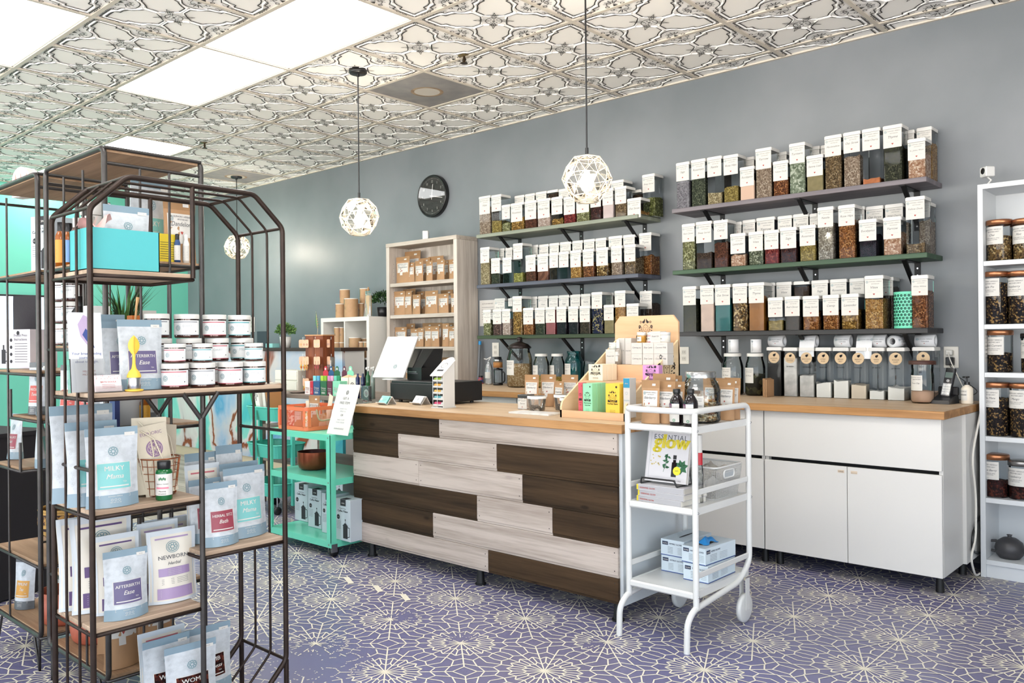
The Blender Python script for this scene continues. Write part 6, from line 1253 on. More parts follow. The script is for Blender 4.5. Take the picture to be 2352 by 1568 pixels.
M_BL = mat('print_leaf', '#245c3a', .6)
def leafp(u, v, L, a, wd=.45): m.poly(f, [(u, v), (u+L*.5*cos(a)-L*wd*.5*sin(a), v+L*.5*sin(a)+L*wd*.5*cos(a)), (u+L*cos(a), v+L*sin(a)), (u+L*.5*cos(a)+L*wd*.5*sin(a), v+L*.5*sin(a)-L*wd*.5*cos(a))], M_BL)
m.line(f, [(-W*.06, h*.20), (-W*.02, h*.38), (-W*.04, h*.54)], .0016, M_BL)
for k in range(11): leafp(-W*.03+rr.uniform(-.01, .01), h*(.26+.025*k), .022, rr.uniform(-.6, 3.7))
for a_ in (.3, 1.1, 1.9, 2.6, 5.6, 4.6): leafp(W*.36, h*.32, .032, a_, .6)
m.rect(f, W*.13, W*.25, h*.12, h*.40, M_AMB); m.rect(f, W*.155, W*.225, h*.40, h*.45, M_AMB); m.rect(f, W*.15, W*.23, h*.46, h*.54, M_BLACK); m.disc(front(-.0010), W*.26, h*.24, W*.09, mat('seal_yellow', '#d9cf2c', .5), 24); m.text('with', front(-.0014), W*.26, h*.23, .009, M_INK); m.text('Recipes & Tips for Using ESSENTIAL OILS', f, 0, h*.035, .012, M_INKD, fit=W*.75, shear=.2); m.build('cover_print', bt)
t = empty('wire_book_stand', (-1.842, 2.965, z2+.0746), .02, 'twisted black wire stand holding the upright book', 'book stand')
m = MB(); bd = M_BLACK
m.tube(bend([(-.09, -.035, .004), (-.085, -.04, .028), (.07, -.04, .028), (.078, -.035, .003)], .01, 4), .0034, bd, 8); m.tube([(-.09, -.035, .004), (-.08, .075, .0035)], .003, bd, 8); m.tube([(.078, -.035, .0035), (.085, .075, .0035)], .003, bd, 8)
m.tube(bend([(.085, .075, .0035), (.06, .07, .17), (-.055, .07, .17), (-.08, .075, .0035)], .02, 4), .003, bd, 8)
for k in range(26): u = -.083+k*.0061; m.lathe([(0, -.0018), (.0046, 0), (0, .0018)], bd, 8, T=Matrix.Translation((u, -.04, .028)) @ Matrix.Rotation(pi/2, 4, 'Y'))
m.build('wire', t)
# mesh basket
c1, c2 = at(1600, 1045, X=-1.72), at(1700, 1045, X=-1.69)
t = empty('mesh_basket', (-1.795, 3.245, z2+.0006), 0, 'white mesh basket full of cloths on the trolley middle shelf', 'basket'); bw, bd_, bh = .10, .115, .135
m = MB(); G = M_CW2
def bwall(p0, p1, q0, q1, z0, z1, n, k):
    for i in range(n+1): a = i/n; m.tube([(p0[0]+(p1[0]-p0[0])*a, p0[1]+(p1[1]-p0[1])*a, z0), (q0[0]+(q1[0]-q0[0])*a, q0[1]+(q1[1]-q0[1])*a, z1)], .0009, G, 3, caps=False)
    for j in range(1, k):
        b = j/k; m.tube([(p0[0]+(q0[0]-p0[0])*b, p0[1]+(q0[1]-p0[1])*b, z0+(z1-z0)*b), (p1[0]+(q1[0]-p1[0])*b, p1[1]+(q1[1]-p1[1])*b, z0+(z1-z0)*b)], .0009, G, 3, caps=False)
s_ = .85; LO = [(-bw*s_, -bd_*s_), (bw*s_, -bd_*s_), (bw*s_, bd_*s_), (-bw*s_, bd_*s_)]; HI = [(-bw, -bd_), (bw, -bd_), (bw, bd_), (-bw, bd_)]
for i in range(4): bwall(LO[i], LO[(i+1) % 4], HI[i], HI[(i+1) % 4], .002, bh, 30, 20)
m.box(-bw*s_, bw*s_, -bd_*s_, bd_*s_, 0, .003, G); m.build('mesh_body', t)
m = MB(); m.tube([(x, y, bh) for x, y in rrect(-bw, bw, -bd_, bd_, .02)], .004, G, 6, closed=True); m.build('rim', t)
m = MB(); m.tube([(bw*.975, y, z) for y, z in rrect(-.045, .045, .085, .118, .012)], .004, G, 6, closed=True); m.add([(bw*.972, y, z) for y, z in rrect(-.043, .043, .087, .116, .01)], [tuple(range(16))], M_INKL); m.build('handle', t)
rr = random.Random(6); m = MB(); m.grid(lambda a, b: (-.085+.17*a, -.1+.2*b, .095+.03*sin(a*7+b*3)*cos(b*9)+.014*rr.random()), 12, 12, mat('cloth_cream', '#cfc8bd', .9)); tag(m.build('folded_cloths', None, (-1.795, 3.245, z2)), 'cream cloths heaped inside the mesh basket', 'cloth')
# spray bottles behind
def spray(x, y, head, body, lb, hgt, r=.03):
    t = empty('trigger_sprayer', (x, y, z2+.0006), -.4, lb, 'spray bottle', 'spray bottles on the trolley'); m = MB(); m.lathe([(0, 0), (r, 0), (r, hgt*.55), (r*.4, hgt*.74), (r*.4, hgt*.78)], body, 20); m.build('bottle_body', t)
    m = MB(); m.cyl(0, 0, hgt*.77, hgt*.84, r*.5, head, 14); m.box(-.013, .013, -.045, .03, hgt*.86, hgt*.98, head, ch=.006); m.box(-.01, .01, -.008, .012, hgt*.82, hgt*.88, head, ch=.003); m.box(-.008, .008, -.065, -.045, hgt*.9, hgt*.97, head, ch=.003); m.build('trigger_head', t)
    m = MB(); m.tube(bend([(0, -.03, hgt*.88), (0, -.045, hgt*.80), (0, -.038, hgt*.70)], .01), .005, head, 8); m.build('trigger', t)
M_TEALP = mat('sprayer_teal', '#23a3a0', .4); a = at(1560, 987, Y=3.30); spray(a.x+.0, 3.30, M_TEALP, G_CL, 'spray bottle with teal trigger behind the upright book', a.z-z2)
a = at(1583, 992, Y=3.33); spray(a.x+.012, 3.33, mat('sprayer_black', '#22262b', .4), G_CL, 'spray bottle with dark trigger behind the trolley post', a.z-z2)
a = at(1604, 999, Y=3.06); t = empty('squeeze_bottle', (a.x, 3.065, z2+.0006), 0, 'small white bottle with a red band beside the trolley post', 'bottle'); h = a.z-z2; m = MB(); m.lathe([(0, 0), (.016, 0), (.016, h*.5), (.012, h*.56)], G_CL, 18); m.build('bottle_body', t); m = MB(); m.cyl(0, 0, h*.56, h*.74, .014, mat('band_red', '#b5202e', .4), 18); m.build('band', t); m = MB(); m.cyl(0, 0, h*.74, h, .013, M_LIDW, 18); m.build('cap', t)
# glove boxes
z3 = CS[2]; M_GB = mat('glove_box', '#c9d6de', .5); M_GBS = mat('glove_blue', '#1f3f8a', .5); M_NAVY = mat('glove_navy', '#20304f', .5)
def glove_box(x, y, z, rz, lb, glove=False, slot=False):
    t = empty('glove_box', (x, y, z), rz, lb, 'box', 'boxes of disposable gloves on the trolley'); w_, d_, h = .115, .235, .070
    m = MB(); m.box(-w_/2, w_/2, -d_/2, d_/2, 0, h, M_GB, ch=.001); m.build('carton', t)
    m = MB(); m.rect(front(-d_/2-.0006), -w_/2, w_/2, .001, .004, M_GBS); m.rect(side(w_/2+.0006), -d_/2, d_/2, .001, .004, M_GBS)
    for f, e, L in ((front(-d_/2-.0006), -w_/2, w_), (side(w_/2+.0006), -d_/2, d_)):
        m.rect(f, e+.008, e+.036, h-.024, h-.009, M_NAVY); f2 = (lambda u, v: Vector(f(u, v))+(Vector((0, -.0005, 0)) if L == w_ else Vector((.0005, 0, 0)))); m.text('ULINE', f2, e+.022, h-.020, .011, M_LABEL, fit=.024, bold=.06)
        m.text('NITRILE GLOVES', f, e+.042, h-.020, .0095, M_NAVY, 'l', fit=L-.05, bold=.05)
        for k in range(5): m.line(f, [(e+.035, h-.032-.006*k), (e+.035+L*.22, h-.032-.006*k)], .0012, M_INK); m.line(f, [(e+.06+L*.2, h-.032-.006*k), (e+.05+L*.5, h-.032-.006*k)], .0008, M_INK)
    m.build('print', t)
    if slot: m = MB(); m.poly(top(h+.0006), [(-.02+.006*cos(a)-.0, .07*sin(a)) for a in [k*pi/12 for k in range(24)]], M_BLACK) if False else m.disc(top(h+.0006), -.0, 0, .06, M_INKD, 24, ru=.006); m.build('slot', t)
    if glove:
        m = MB(); m.disc(top(h+.0006), 0, -.02, .05, M_BLACK, 24, ru=.022); m.build('slot', t)
        g = MB(); rr = random.Random(8)
        g.grid(lambda a, b: (.026*(2*a-1)*(1+.3*sin(b*9)), -.02+.05*(2*b-1), h+.002+.02*max(0, 1-((2*a-1)**2+(2*b-1)**2)*.7)*(1+.5*sin(a*8)*cos(b*11))), 14, 14, mat('nitrile_blue', '#2c86c9', .45)); tag(g.build('disposable_glove', None), 'blue glove sticking out of the open box', 'glove').matrix_world = Matrix.Translation((x, y, z)) @ Matrix.Rotation(rz, 4, 'Z')
    return t
zz = z3+.0006; glove_box(-1.90, 3.235, zz, .02, 'lower left glove box on the bottom trolley shelf'); glove_box(-1.898, 3.232, zz+.0708, .0, 'upper left glove box with a closed slot', slot=True)
glove_box(-1.757, 3.18, zz, .0, 'lower right glove box marked nitrile gloves'); glove_box(-1.762, 3.185, zz+.0708, -.06, 'upper right glove box with a blue glove poking out', glove=True)
# ------------------------------------------------------------------ mint steel cart at the end of the counter
M_MC = mat('cart_mint', '#69cfb0', .28, spec=.5); MX1, MY0 = -3.925, 2.80; MX0 = at(614, 985, Y=MY0).x; MY1 = 3.22
t = empty('mint_cart', (0, 0, 0), 0, 'three tier mint green steel cart at the end of the plank counter', 'cart')
q4 = lambda x, y: (560+x/3.3367, 850+y/3.3367)
MZ = [at(*q4(655, 497), Y=MY0).z, at(*q4(640, 838), Y=MY0).z, at(*q4(640, 1312), Y=MY0).z]
for x in (MX0, MX1):
    for y, e in ((MY0, 1), (MY1, -1)):
        ex = 1 if x == MX0 else -1; m = MB(); m.box(min(x, x+ex*.038), max(x, x+ex*.038), min(y, y+e*.003), max(y, y+e*.003), .085, MZ[0], M_MC); m.box(min(x, x+ex*.003), max(x, x+ex*.003), min(y, y+e*.038), max(y, y+e*.038), .085, MZ[0], M_MC)
        for z in MZ:
            for dz in (-.018,): m.disc(front(y-.0006 if e > 0 else y+.0036, x+ex*.02, z+dz), 0, 0, .005, M_STEEL, 10)
        m.build('corner_post', t)
        m = MB(); m.box(x+ex*.019-.014, x+ex*.019+.014, y+e*.02-.014, y+e*.02+.014, .072, .086, M_STEEL); m.box(x+ex*.019-.016, x+ex*.019-.013, y+e*.02-.012, y+e*.02+.028, .028, .075, M_STEEL); m.box(x+ex*.019+.013, x+ex*.019+.016, y+e*.02-.012, y+e*.02+.028, .028, .075, M_STEEL); cw = m.build('caster', t)
        m = MB(); m.lathe([(0, -.010), (.026, -.010), (.030, -.006), (.030, .006), (.026, .010), (0, .010)], M_BLACK, 24, T=Matrix.Translation((x+ex*.019, y+e*.02+.015, .0305)) @ Matrix.Rotation(pi/2, 4, 'Y')); m.build('wheel', cw)
for z in MZ:
    m = MB(); m.box(MX0+.0035, MX1-.0035, MY0+.004, MY1-.004, z-.004, z-.001, M_MC); m.box(MX0+.0035, MX1-.0035, MY0+.0032, MY0+.007, z-.036, z, M_MC); m.box(MX0+.0035, MX1-.0035, MY1-.007, MY1-.0032, z-.036, z, M_MC); m.box(MX0+.0032, MX0+.007, MY0+.007, MY1-.007, z-.036, z, M_MC); m.box(MX1-.007, MX1-.0032, MY0+.007, MY1-.007, z-.036, z, M_MC); m.build('shelf', t)
# orange basket
M_OR = mat('basket_orange', '#e0744a', .45); a, b = at(634, 982, Y=2.87), at(700, 988, Y=2.83)
bx0, bx1, by0, by1 = at(636, 960, Y=2.83).x, at(703, 960, Y=2.83).x, 2.83, 3.14; zb0 = MZ[0]+.0006; bh = at(640, 931, Y=2.83).z-zb0
t = empty('orange_basket', (0, 0, 0), 0, 'orange metal basket with rope handles on the mint cart', 'basket'); m = MB(); w_ = .002
rim = rrect(bx0, bx1, by0, by1, .022, 4); rin = rrect(bx0+w_, bx1-w_, by0+w_, by1-w_, .02, 4)
def band(z0, z1):
    for P, fl_ in ((rim, 0), (rin, 1)): m.prism(P, z0, z1, M_OR, cap=False)
    n = len(rim); m.add([(x, y, z1) for x, y in rim]+[(x, y, z1) for x, y in rin], [(i, (i+1) % n, n+(i+1) % n, n+i) for i in range(n)], M_OR)
band(zb0, zb0+.022); band(zb0+bh-.022, zb0+bh); m.add([(x, y, zb0+.001) for x, y in rim], [tuple(range(len(rim)))], M_OR)
for (x0, x1, y) in ((bx0, bx1, by0), (bx0, bx1, by1)):
    for a_, b_ in ((x0+.012, x0+.030), (x1-.035, x1-.012)): m.box(a_, b_, y-(0 if y == by0 else w_), y+(w_ if y == by0 else 0), zb0+.02, zb0+bh-.02, M_OR)
for x in (bx0, bx1):
    for a_, b_ in ((by0+.012, by0+.035), (by1-.035, by1-.012)): m.box(x-(0 if x == bx0 else w_), x+(w_ if x == bx0 else 0), a_, b_, zb0+.02, zb0+bh-.02, M_OR)
m.build('basket_body', t); m = MB()
def mesh_pane(p0, p1):
    d = Vector(p1)-Vector(p0); n = int(d.length/.008); z0, z1 = zb0+.022, zb0+bh-.022; k = int((z1-z0)/.008)
    for s_ in (1, -1):
        for i in range(-k, n+k):
            u0, u1 = i, i+k*.8*s_ if False else i+k*s_*.9
            pts = []
            for q_ in range(9):
                u = u0+(u1-u0)*q_/8
                if 0 <= u <= n: pts.append(Vector(p0)+d*(u/n)+Vector((0, 0, z0+(z1-z0)*q_/8)))
            if len(pts) > 1: m.tube(pts, .0007, M_OR, 3, caps=False)
mesh_pane((bx0+.03, by0+.001, 0), (bx1-.035, by0+.001, 0)); mesh_pane((bx1-.001, by0+.035, 0), (bx1-.001, by1-.035, 0)); mesh_pane((bx0+.001, by0+.035, 0), (bx0+.001, by1-.035, 0)); m.build('wire_mesh', t)
M_ROPE = mat('rope', '#bda98a', .9, bump=1., bscale=200, var=.3, vscale=150, vstretch=(1, 1, 3))
m = MB(); m.tube(bend([(bx1+.004, by0+.07, zb0+bh-.015), (bx1+.012, by0+.08, zb0+bh-.085), (bx1+.014, by1-.10, zb0+bh-.075), (bx1+.004, by1-.08, zb0+bh-.012)], .05), .0055, M_ROPE, 8); m.build('rope_handle', t)
m = MB(); m.tube(bend([(bx0-.004, by0+.07, zb0+bh-.015), (bx0-.012, by0+.08, zb0+bh-.075), (bx0-.012, by1-.10, zb0+bh-.075), (bx0-.004, by1-.08, zb0+bh-.012)], .05), .0055, M_ROPE, 8); m.build('rope_handle', t)
# contents of the basket
bc = ((bx0+bx1)/2, (by0+by1)/2); M_MUS = mat('muslin', '#d6cbb6', .9, bump=.5, bscale=80)
for i, (dx, dy, mt_, w1, h1, rz, lb) in enumerate(((-.085, -.10, mat('bag_redprint', '#b3443a', .5, col2='#d9c9bd', var=.1, vscale=70, pos=(.45, .55)), .075, .12, 0, 'red printed sachet in the front left of the orange basket'), (-.01, -.10, None, .08, .135, .05, 'kraft pouch seen through the mesh of the orange basket'), (.075, -.10, mat('bag_yellow', '#cf9c2c', .5, col2='#ded3c2', var=.1, vscale=60, pos=(.45, .6)), .07, .10, -.1, 'yellow printed sachet in the orange basket'),
      (.10, .0, mat('bag_yellow2', '#c8872c', .5, col2='#e2d8c8', var=.1, vscale=50, pos=(.45, .6)), .08, .09, -1.2, 'orange and white sachet by the rope handle'), (-.02, .02, 'k', .10, .19, .1, 'open kraft bag standing above the rim of the orange basket'), (.06, .06, M_MUS, .10, .20, -.4, 'muslin drawstring bag standing in the orange basket'), (-.08, .05, M_MUS, .09, .16, .3, 'folded cream bag at the back of the orange basket'))):
    if mt_ in (None, 'k'): kraft(1, (bc[0]+dx, bc[1]+dy, zb0+.003), rz, lb, 'sachets in the orange basket', w=w1, h=h1); continue
    t = empty('sachet', (bc[0]+dx, bc[1]+dy, zb0+.003), rz, lb, 'bag', 'sachets in the orange basket', rot=(-.1, .12*((i % 2)*2-1), rz)); m, q, me = pouch_mesh('pouch', w1, h1, .04, ((0, 1, mt_),), 50+i, 8); inst(me, 'pouch', t)
# leaning paper sign
q3 = lambda x, y: (560+x/3.92, 600+y/3.92)
Ys = 2.835; p0, p1, p2, p3 = at(*q3(745, 1520), Y=Ys), at(*q3(935, 1530), Y=Ys), at(*q3(1050, 1112), Y=Ys+.06), at(*q3(858, 1105), Y=Ys+.06)
p0.z = p1.z = MZ[0]+.001; uu = (p1-p0).normalized(); vv = (p3-p0); nn = uu.cross(vv).normalized()
m = MB(); m.add([p0, p1, p2, p3, p0-nn*.003, p1-nn*.003, p2-nn*.003, p3-nn*.003], [(0, 1, 2, 3), (7, 6, 5, 4), (0, 4, 5, 1), (1, 5, 6, 2), (2, 6, 7, 3), (3, 7, 4, 0)], mat('sign_paper', '#dcd9d1', .5))
W = (p1-p0).length; f = lambda u, v: p0.lerp(p1, .5+u)+vv*v+nn*.0008 if (nn.y < 0) else p0.lerp(p1, .5+u)+vv*v-nn*.0008
fm = lambda u, v: f(u/W, v/vv.length); Lh = vv.length
sg = m.build('paper_sign'); tag(sg, 'cream paper sign reading Get a free item leaning on the mint cart', 'sign'); m = MB(); m.mandala(fm, 0, Lh*.84, .012, M_INK); m.text('GET A', fm, 0, Lh*.70, .020, M_INK); m.text('FREE ITEM!', fm, 0, Lh*.61, .020, M_INK); m.text('WHEN YOU', fm, 0, Lh*.50, .012, M_INKL); m.text('SPEND 50', fm, 0, Lh*.45, .012, M_INKL); m.text('OR', fm, 0, Lh*.37, .017, M_INK); m.text('TAKE 10 OFF', fm, 0, Lh*.28, .012, M_INKL); m.text('YOUR ORDER', fm, 0, Lh*.23, .012, M_INKL)
m.line(fm, [(-.045, Lh*.12), (.045, Lh*.12)], .0012, M_INK)
for k in range(9): m.line(fm, [(-.04+k*.01, Lh*.10), (-.036+k*.01, Lh*.14)], .0014, M_INK)
m.build('sign_print', sg)
# copper pan
a, b = at(*q4(415, 700), Y=2.97), at(*q4(617, 700), Y=2.97); r = (b-a).length/2*.70; xc = (a.x+b.x)/2; M_CU = mat('copper_pan', '#8c4a31', .3, metal=.75); M_CUI = mat('copper_inner', '#4a1f18', .4, metal=.5)
t = empty('copper_pot', (xc, 2.99, MZ[1]+.0006), 0, 'round copper pot on the middle shelf of the mint cart', 'pot'); h = at(*q4(500, 640), Y=2.90).z-MZ[1]
m = MB(); m.lathe([(0, 0), (r*.72, 0), (r*.9, h*.12), (r, h*.35), (r, h)], M_CU, 40); m.lathe([(r*.97, h), (r*.97, h*.3), (r*.8, .008), (0, .006)], M_CUI, 40); m.lathe([(r*1.0, h-.001), (r*1.015, h), (r*.97, h)], M_CU, 40); m.build('pot_body', t)
# coffee maker boxes
M_CMB = mat('carton_pale_blue', '#bcc5cb', .5); M_CMS = mat('carton_side', '#98a2a9', .5)
def press_box(loc, rz, lb, W=.115, D=.15, h=.235, grp='coffee maker boxes'):
    t = empty('coffee_maker_box', loc, rz, lb, 'box', grp); m = MB(); m.box(-W/2, W/2, 0, D, 0, h, M_CMB, ch=.0008); m.build('carton', t); m = MB(); f = front(-.0006); f2 = front(-.0011)
    m.rect(f, -W*.16, W*.2, h*.84, h-.0005, M_INKD); m.rect(lambda u, v: (u, v, h+.0006), -W*.16, W*.2, 0, D*.4, M_INKD); m.text('ACPA', f2, W*.02, h*.89, .011, M_LABEL, bold=.08); m.text('French Press', f, 0, h*.76, .011, M_INKD, fit=W*.8); m.text('Coffee Maker', f, 0, h*.69, .017, M_INKD, fit=W*.84, bold=.04); m.disc(f, -W*.30, h*.56, W*.1, M_INKD, 14); m.text('34 oz', f2, -W*.3, h*.55, .007, M_LABEL)
    u0 = W*.16; m.rect(f, u0-W*.15, u0+W*.15, h*.06, h*.36, M_INKD); m.rect(f, u0-W*.17, u0+W*.17, h*.36, h*.385, M_INKD); m.poly(f, [(u0-W*.13, h*.385), (u0+W*.13, h*.385), (u0+W*.05, h*.43), (u0-W*.05, h*.43)], M_INKD); m.rect(f, u0-W*.012, u0+W*.012, h*.43, h*.5, M_INKD); m.disc(f, u0, h*.51, W*.035, M_INKD, 8); m.line(f, [(u0+W*.15, h*.34), (u0+W*.28, h*.33), (u0+W*.28, h*.12), (u0+W*.15, h*.1)], W*.03, M_INKD)
    for k in range(6): m.line(f, [(-W*.42, h*(.46-.035*k)), (-W*.12, h*(.46-.035*k))], .0014, M_INK)
    m.build('print', t); return t
zz = MZ[2]+.0005
for x0, x1, Y, lb in ((390, 490, 3.02, 'coffee maker box at the left end of the mint cart'), (492, 592, 2.96, 'coffee maker box second from the left on the mint cart'), (596, 690, 2.92, 'coffee maker box half hidden by the mint cart post'), (701, 815, 2.87, 'coffee maker box nearest the plank counter')):
    a, b = at(*q4(x0, 930), Y=Y), at(*q4(x1, 930), Y=Y); press_box(((a.x+b.x)/2, Y, zz), 0, lb, W=b.x-a.x, D=.11)
# ------------------------------------------------------------------ narrow wooden table behind, with earring stand, chest and tea boxes
M_TW = wood('table_grey_wood', '#8d8074', '#6d6158', axis=0, ring=14); TZ = .845; TX0, TX1, TY0, TY1 = -5.78, -4.12, 3.46, 4.02
t = empty('side_table', (0, 0, 0), 0, 'grey wooden table with lower shelves behind the mint cart', 'table')
m = MB(); m.box(TX0, TX1, TY0, TY1, TZ-.03, TZ, M_TW, ch=.002); m.build('table_top', t)
for z in (.60, .34, .12): m = MB(); m.box(TX0+.04, TX1-.04, TY0+.01, TY1-.02, z-.02, z, M_TW); m.build('shelf', t)
for x in (TX0+.02, TX1-.05, (TX0+TX1)/2):
    for y in (TY0+.005, TY1-.035): m = MB(); m.box(x, x+.03, y, y+.03, 0, TZ-.03, M_TW); m.build('leg', t)
M_TBX = mat('carton_ice', '#c9d6dd', .5, col2='#7fa8c9', var=.2, vscale=70, pos=(.3, .4))
for i in range(6):
    k, j = i % 3, i//3; t = empty('tea_carton', (-5.02+k*.125, 3.50, .6006+j*.1206), 0, 'pale blue tea carton, %s from left, %s layer on the table shelf' % (ORD[k], ('lower', 'upper')[j]), 'box', 'pale blue cartons under the side table'); m = MB(); m.box(-.06, .06, 0, .10, 0, .12, M_TBX, ch=.001); m.build('carton', t); m = MB(); m.rect(front(-.0006), -.05, .05, .02, .06, M_LABEL); m.mandala(front(-.0006), 0, .09, .014, M_LOGO); m.build('print', t)
for k, lb in enumerate(('tall plain box with printed text on the low table shelf', 'second coffee maker box on the low table shelf')): press_box((-4.98+k*.16, 3.50, .1206), 0, lb, h=.19)
# potted jewellery post
p = at(709, 898, Y=3.66); ex, ey = p.x+.03, 3.74; t = empty('earring_stand', (ex, ey, TZ+.0005), .25, 'reddish wooden post with hooks holding earring cards', 'earring stand'); M_RW = wood('post_redwood', '#8a4a28', '#5c2c18', axis=2, ring=14); hp = at(709, 770, Y=3.66).z-TZ; w_ = .085
m = MB()
for a_, b_ in ((-w_, -.002), (.002, w_)): m.box(a_, b_, -.06, -.048, 0, hp-.004, M_RW)
m.box(-w_, -w_+.012, -.048, .06, 0, hp-.004, M_RW); m.box(w_-.012, w_, -.048, .06, 0, hp-.004, M_RW); m.box(-w_, w_, .06, .072, 0, hp-.004, M_RW); m.box(-w_-.004, w_+.004, -.064, .076, hp-.004, hp+.004, mat('post_cap', '#b8875c', .6)); m.build('post', t)
hooks = [(u, s_, z) for z in (hp-.035, hp*.62, hp*.24) for u, s_ in ((-w_-.01, -1), (-.06, 0), (.05, 0), (w_+.01, 1))]
for u, s_, z in hooks: m = MB(); y0 = -.06 if s_ == 0 else -.03; d = (Vector((s_, 0, 0)) if s_ else Vector((0, -1, 0))); P0 = Vector((u, y0, z)); m.tube(bend([P0, P0+d*.045, P0+d*.045+Vector((0, 0, .022))], .006, 3), .0014, M_STEEL, 6); m.build('hook', t)
M_CARD = mat('card_peach', '#d5a98a', .6); eg = [('gold', '#b98a3a'), ('red', '#7a2020'), ('silver', '#a8a8aa'), ('purple', '#4c2f7a'), ('yellow', '#d1a12b')]
Te = Matrix.Translation((ex, ey, TZ)) @ Matrix.Rotation(.25, 4, 'Z')
for i, (u, s_, z) in enumerate(hooks):
    if i in (8, 11): continue
    c = eg[i % 5][1]; mm = mat('earring_'+eg[i % 5][0], c, .4, metal=.3 if i % 5 in (0, 2) else 0); y0 = -.088 if s_ == 0 else -.045; cx = u+s_*.030
    t = empty('earring_card', Te @ Vector((cx, y0, z)), .25+(-.5*s_), 'peach earring card with %s earrings, %s row, %s hook' % (eg[i % 5][0], ('top', 'middle', 'bottom')[i//4], ORD[i % 4]), 'earrings', 'earring cards on the wooden post')
    m = MB(); m.prism([(a_, -b_) for a_, b_ in rrect(-.03, .03, -.058, .0035, .01)], -.001, .001, M_CARD, T=Matrix(((1, 0, 0, 0), (0, 0, 1, 0), (0, -1, 0, 0), (0, 0, 0, 1)))); m.build('card', t)
    m = MB()
    for e in (-1, 1):
        if i//4 == 0: m.ring(front(-.0018), e*.014, -.034, .006, .003, mm, 10)
        else: m.tube([(e*.013, -.002, -.03), (e*.013, -.002, -.05)], .001, mm, 5); m.add([(e*.013, -.003, -.05), (e*.013+.012, -.003, -.075), (e*.013, -.003, -.105), (e*.013-.012, -.003, -.075)], [(0, 1, 2, 3)], mm); m.add([(e*.013, -.0045, -.066), (e*.013+.006, -.0045, -.078), (e*.013, -.0045, -.09), (e*.013-.006, -.0045, -.078)], [(0, 1, 2, 3)], M_HEART)
    m.build('earrings', t)
t = empty('feather', Te @ Vector((-.02, 0, hp+.004)), .2, 'upright striped green feather stuck in the wooden post', 'feather'); m = MB(); m.tube([(0, 0, 0), (.004, 0, .04), (-.012, 0, .18)], .0014, mat('quill', '#b7a98a', .5), 6); m.build('quill', t)
m = MB(); M_FE, M_FE2 = mat('feather_green', '#3f6b35', .6), mat('feather_brown', '#8a6444', .6)
for k in range(14):
    z = .045+k*.010; w2 = .013*sin(pi*min(1, (k+1)/13)**.7); x0 = .004-.0011*k
    m.add([(x0, 0, z), (x0+w2+.001, -.002, z+.008), (x0+w2, -.002, z+.014), (x0, 0, z+.010)], [(0, 1, 2, 3)], M_FE2 if k % 2 else M_FE); m.add([(x0, 0, z), (x0-w2, -.002, z+.008), (x0-w2, -.002, z+.018), (x0, 0, z+.010)], [(0, 1, 2, 3)], M_FE)
m.build('vane', t)
# white chest of small drawers
a, b = at(632, 868, Y=3.66), at(684, 868, Y=3.66); t = empty('small_chest', ((a.x+b.x)/2, 3.66, TZ+.0005), 0, 'small cream chest of drawers left of the earring post', 'chest'); W = b.x-a.x; h = at(650, 850, Y=3.66).z-TZ; m = MB(); m.box(-W/2, W/2, 0, .14, 0, h, mat('chest_cream', '#cfcbbd', .5), ch=.002); m.build('body', t)
for k in range(2): m = MB(); m.box(-W/2+.008, W/2-.008, -.006, 0, .01+k*h*.48, h*.47+k*h*.48, mat('drawer_cream', '#d6d2c6', .5), ch=.001); d_ = m.build('drawer', t); m = MB(); m.tube(bend([(-.02, -.008, h*.3+k*h*.48), (-.02, -.018, h*.3+k*h*.48), (.02, -.018, h*.3+k*h*.48), (.02, -.008, h*.3+k*h*.48)], .004, 3), .0016, M_STEEL, 6); m.build('pull', d_)
# boxed tea sticks display
cols = [('white', '#d9d5cf'), ('red', '#b3243a'), ('blue', '#1f4a73'), ('green', '#1f5a38'), ('maroon', '#5a1f38'), ('mint', '#7fc4a4')]
M_TRW = mat('tray_wood', '#c9a47a', .6); p0 = at(*q3(548, 1190), Y=3.40); p1 = at(*q3(870, 1205), Y=3.40)
def sbox(x0, x1, y0, y1, Y, z, c, nm, lb, D=.07, header=False):
    a, b = at(*q3(x0, y0), Y=Y), at(*q3(x1, y0), Y=Y); t = empty('tea_box', ((a.x+b.x)/2, Y, z), 0, lb, 'box', 'tea boxes on the side table'); W = (b.x-a.x)*.96; h = a.z-z; M_ = mat('teabox_'+nm, c, .5)
    m = MB(); m.box(-W/2, W/2, 0, D, 0, h*(.62 if header else 1), M_, ch=.0006); m.build('carton', t)
    if header: m = MB(); m.prism([(a_, -b_) for a_, b_ in ((-W/2, h*.62), (W/2, h*.62), (W/2, h*.80), (W*.25, h*.84), (W*.25, h*.95), (W*.1, h), (-W*.1, h), (-W*.25, h*.95), (-W*.25, h*.84), (-W/2, h*.80))], D-.002, D, M_, T=Matrix(((1, 0, 0, 0), (0, 0, 1, 0), (0, -1, 0, 0), (0, 0, 0, 1)))); m.disc(front(D-.0026), 0, h*.9, W*.14, M_LABEL, 12); m.build('header', t)
    m = MB(); f = front(-.0006); ink = M_LABEL if nm != 'white' else M_HEART; m.text('Detox', f, 0, h*.44, W*.28, ink, bold=.06); m.text('Superfood' if header else 'Tea Sticks', f, 0, h*.32, W*.18, ink, bold=.05, fit=W*.85)
    for k in range(3): m.line(f, [(-W*.3, h*(.22-.05*k)), (W*.25, h*(.22-.05*k))], W*.03, ink)
    m.build('print', t)
Yf = 3.50; pos = [(548, 594), (596, 622), (624, 684), (687, 745), (748, 794), (798, 868)]
for i, ((x0, x1), (nm, c)) in enumerate(zip(pos, cols)): sbox(x0, x1, 1078, 0, Yf, TZ+.0006, c, nm, '%s tea box in the front row on the side table' % nm, D=.06)
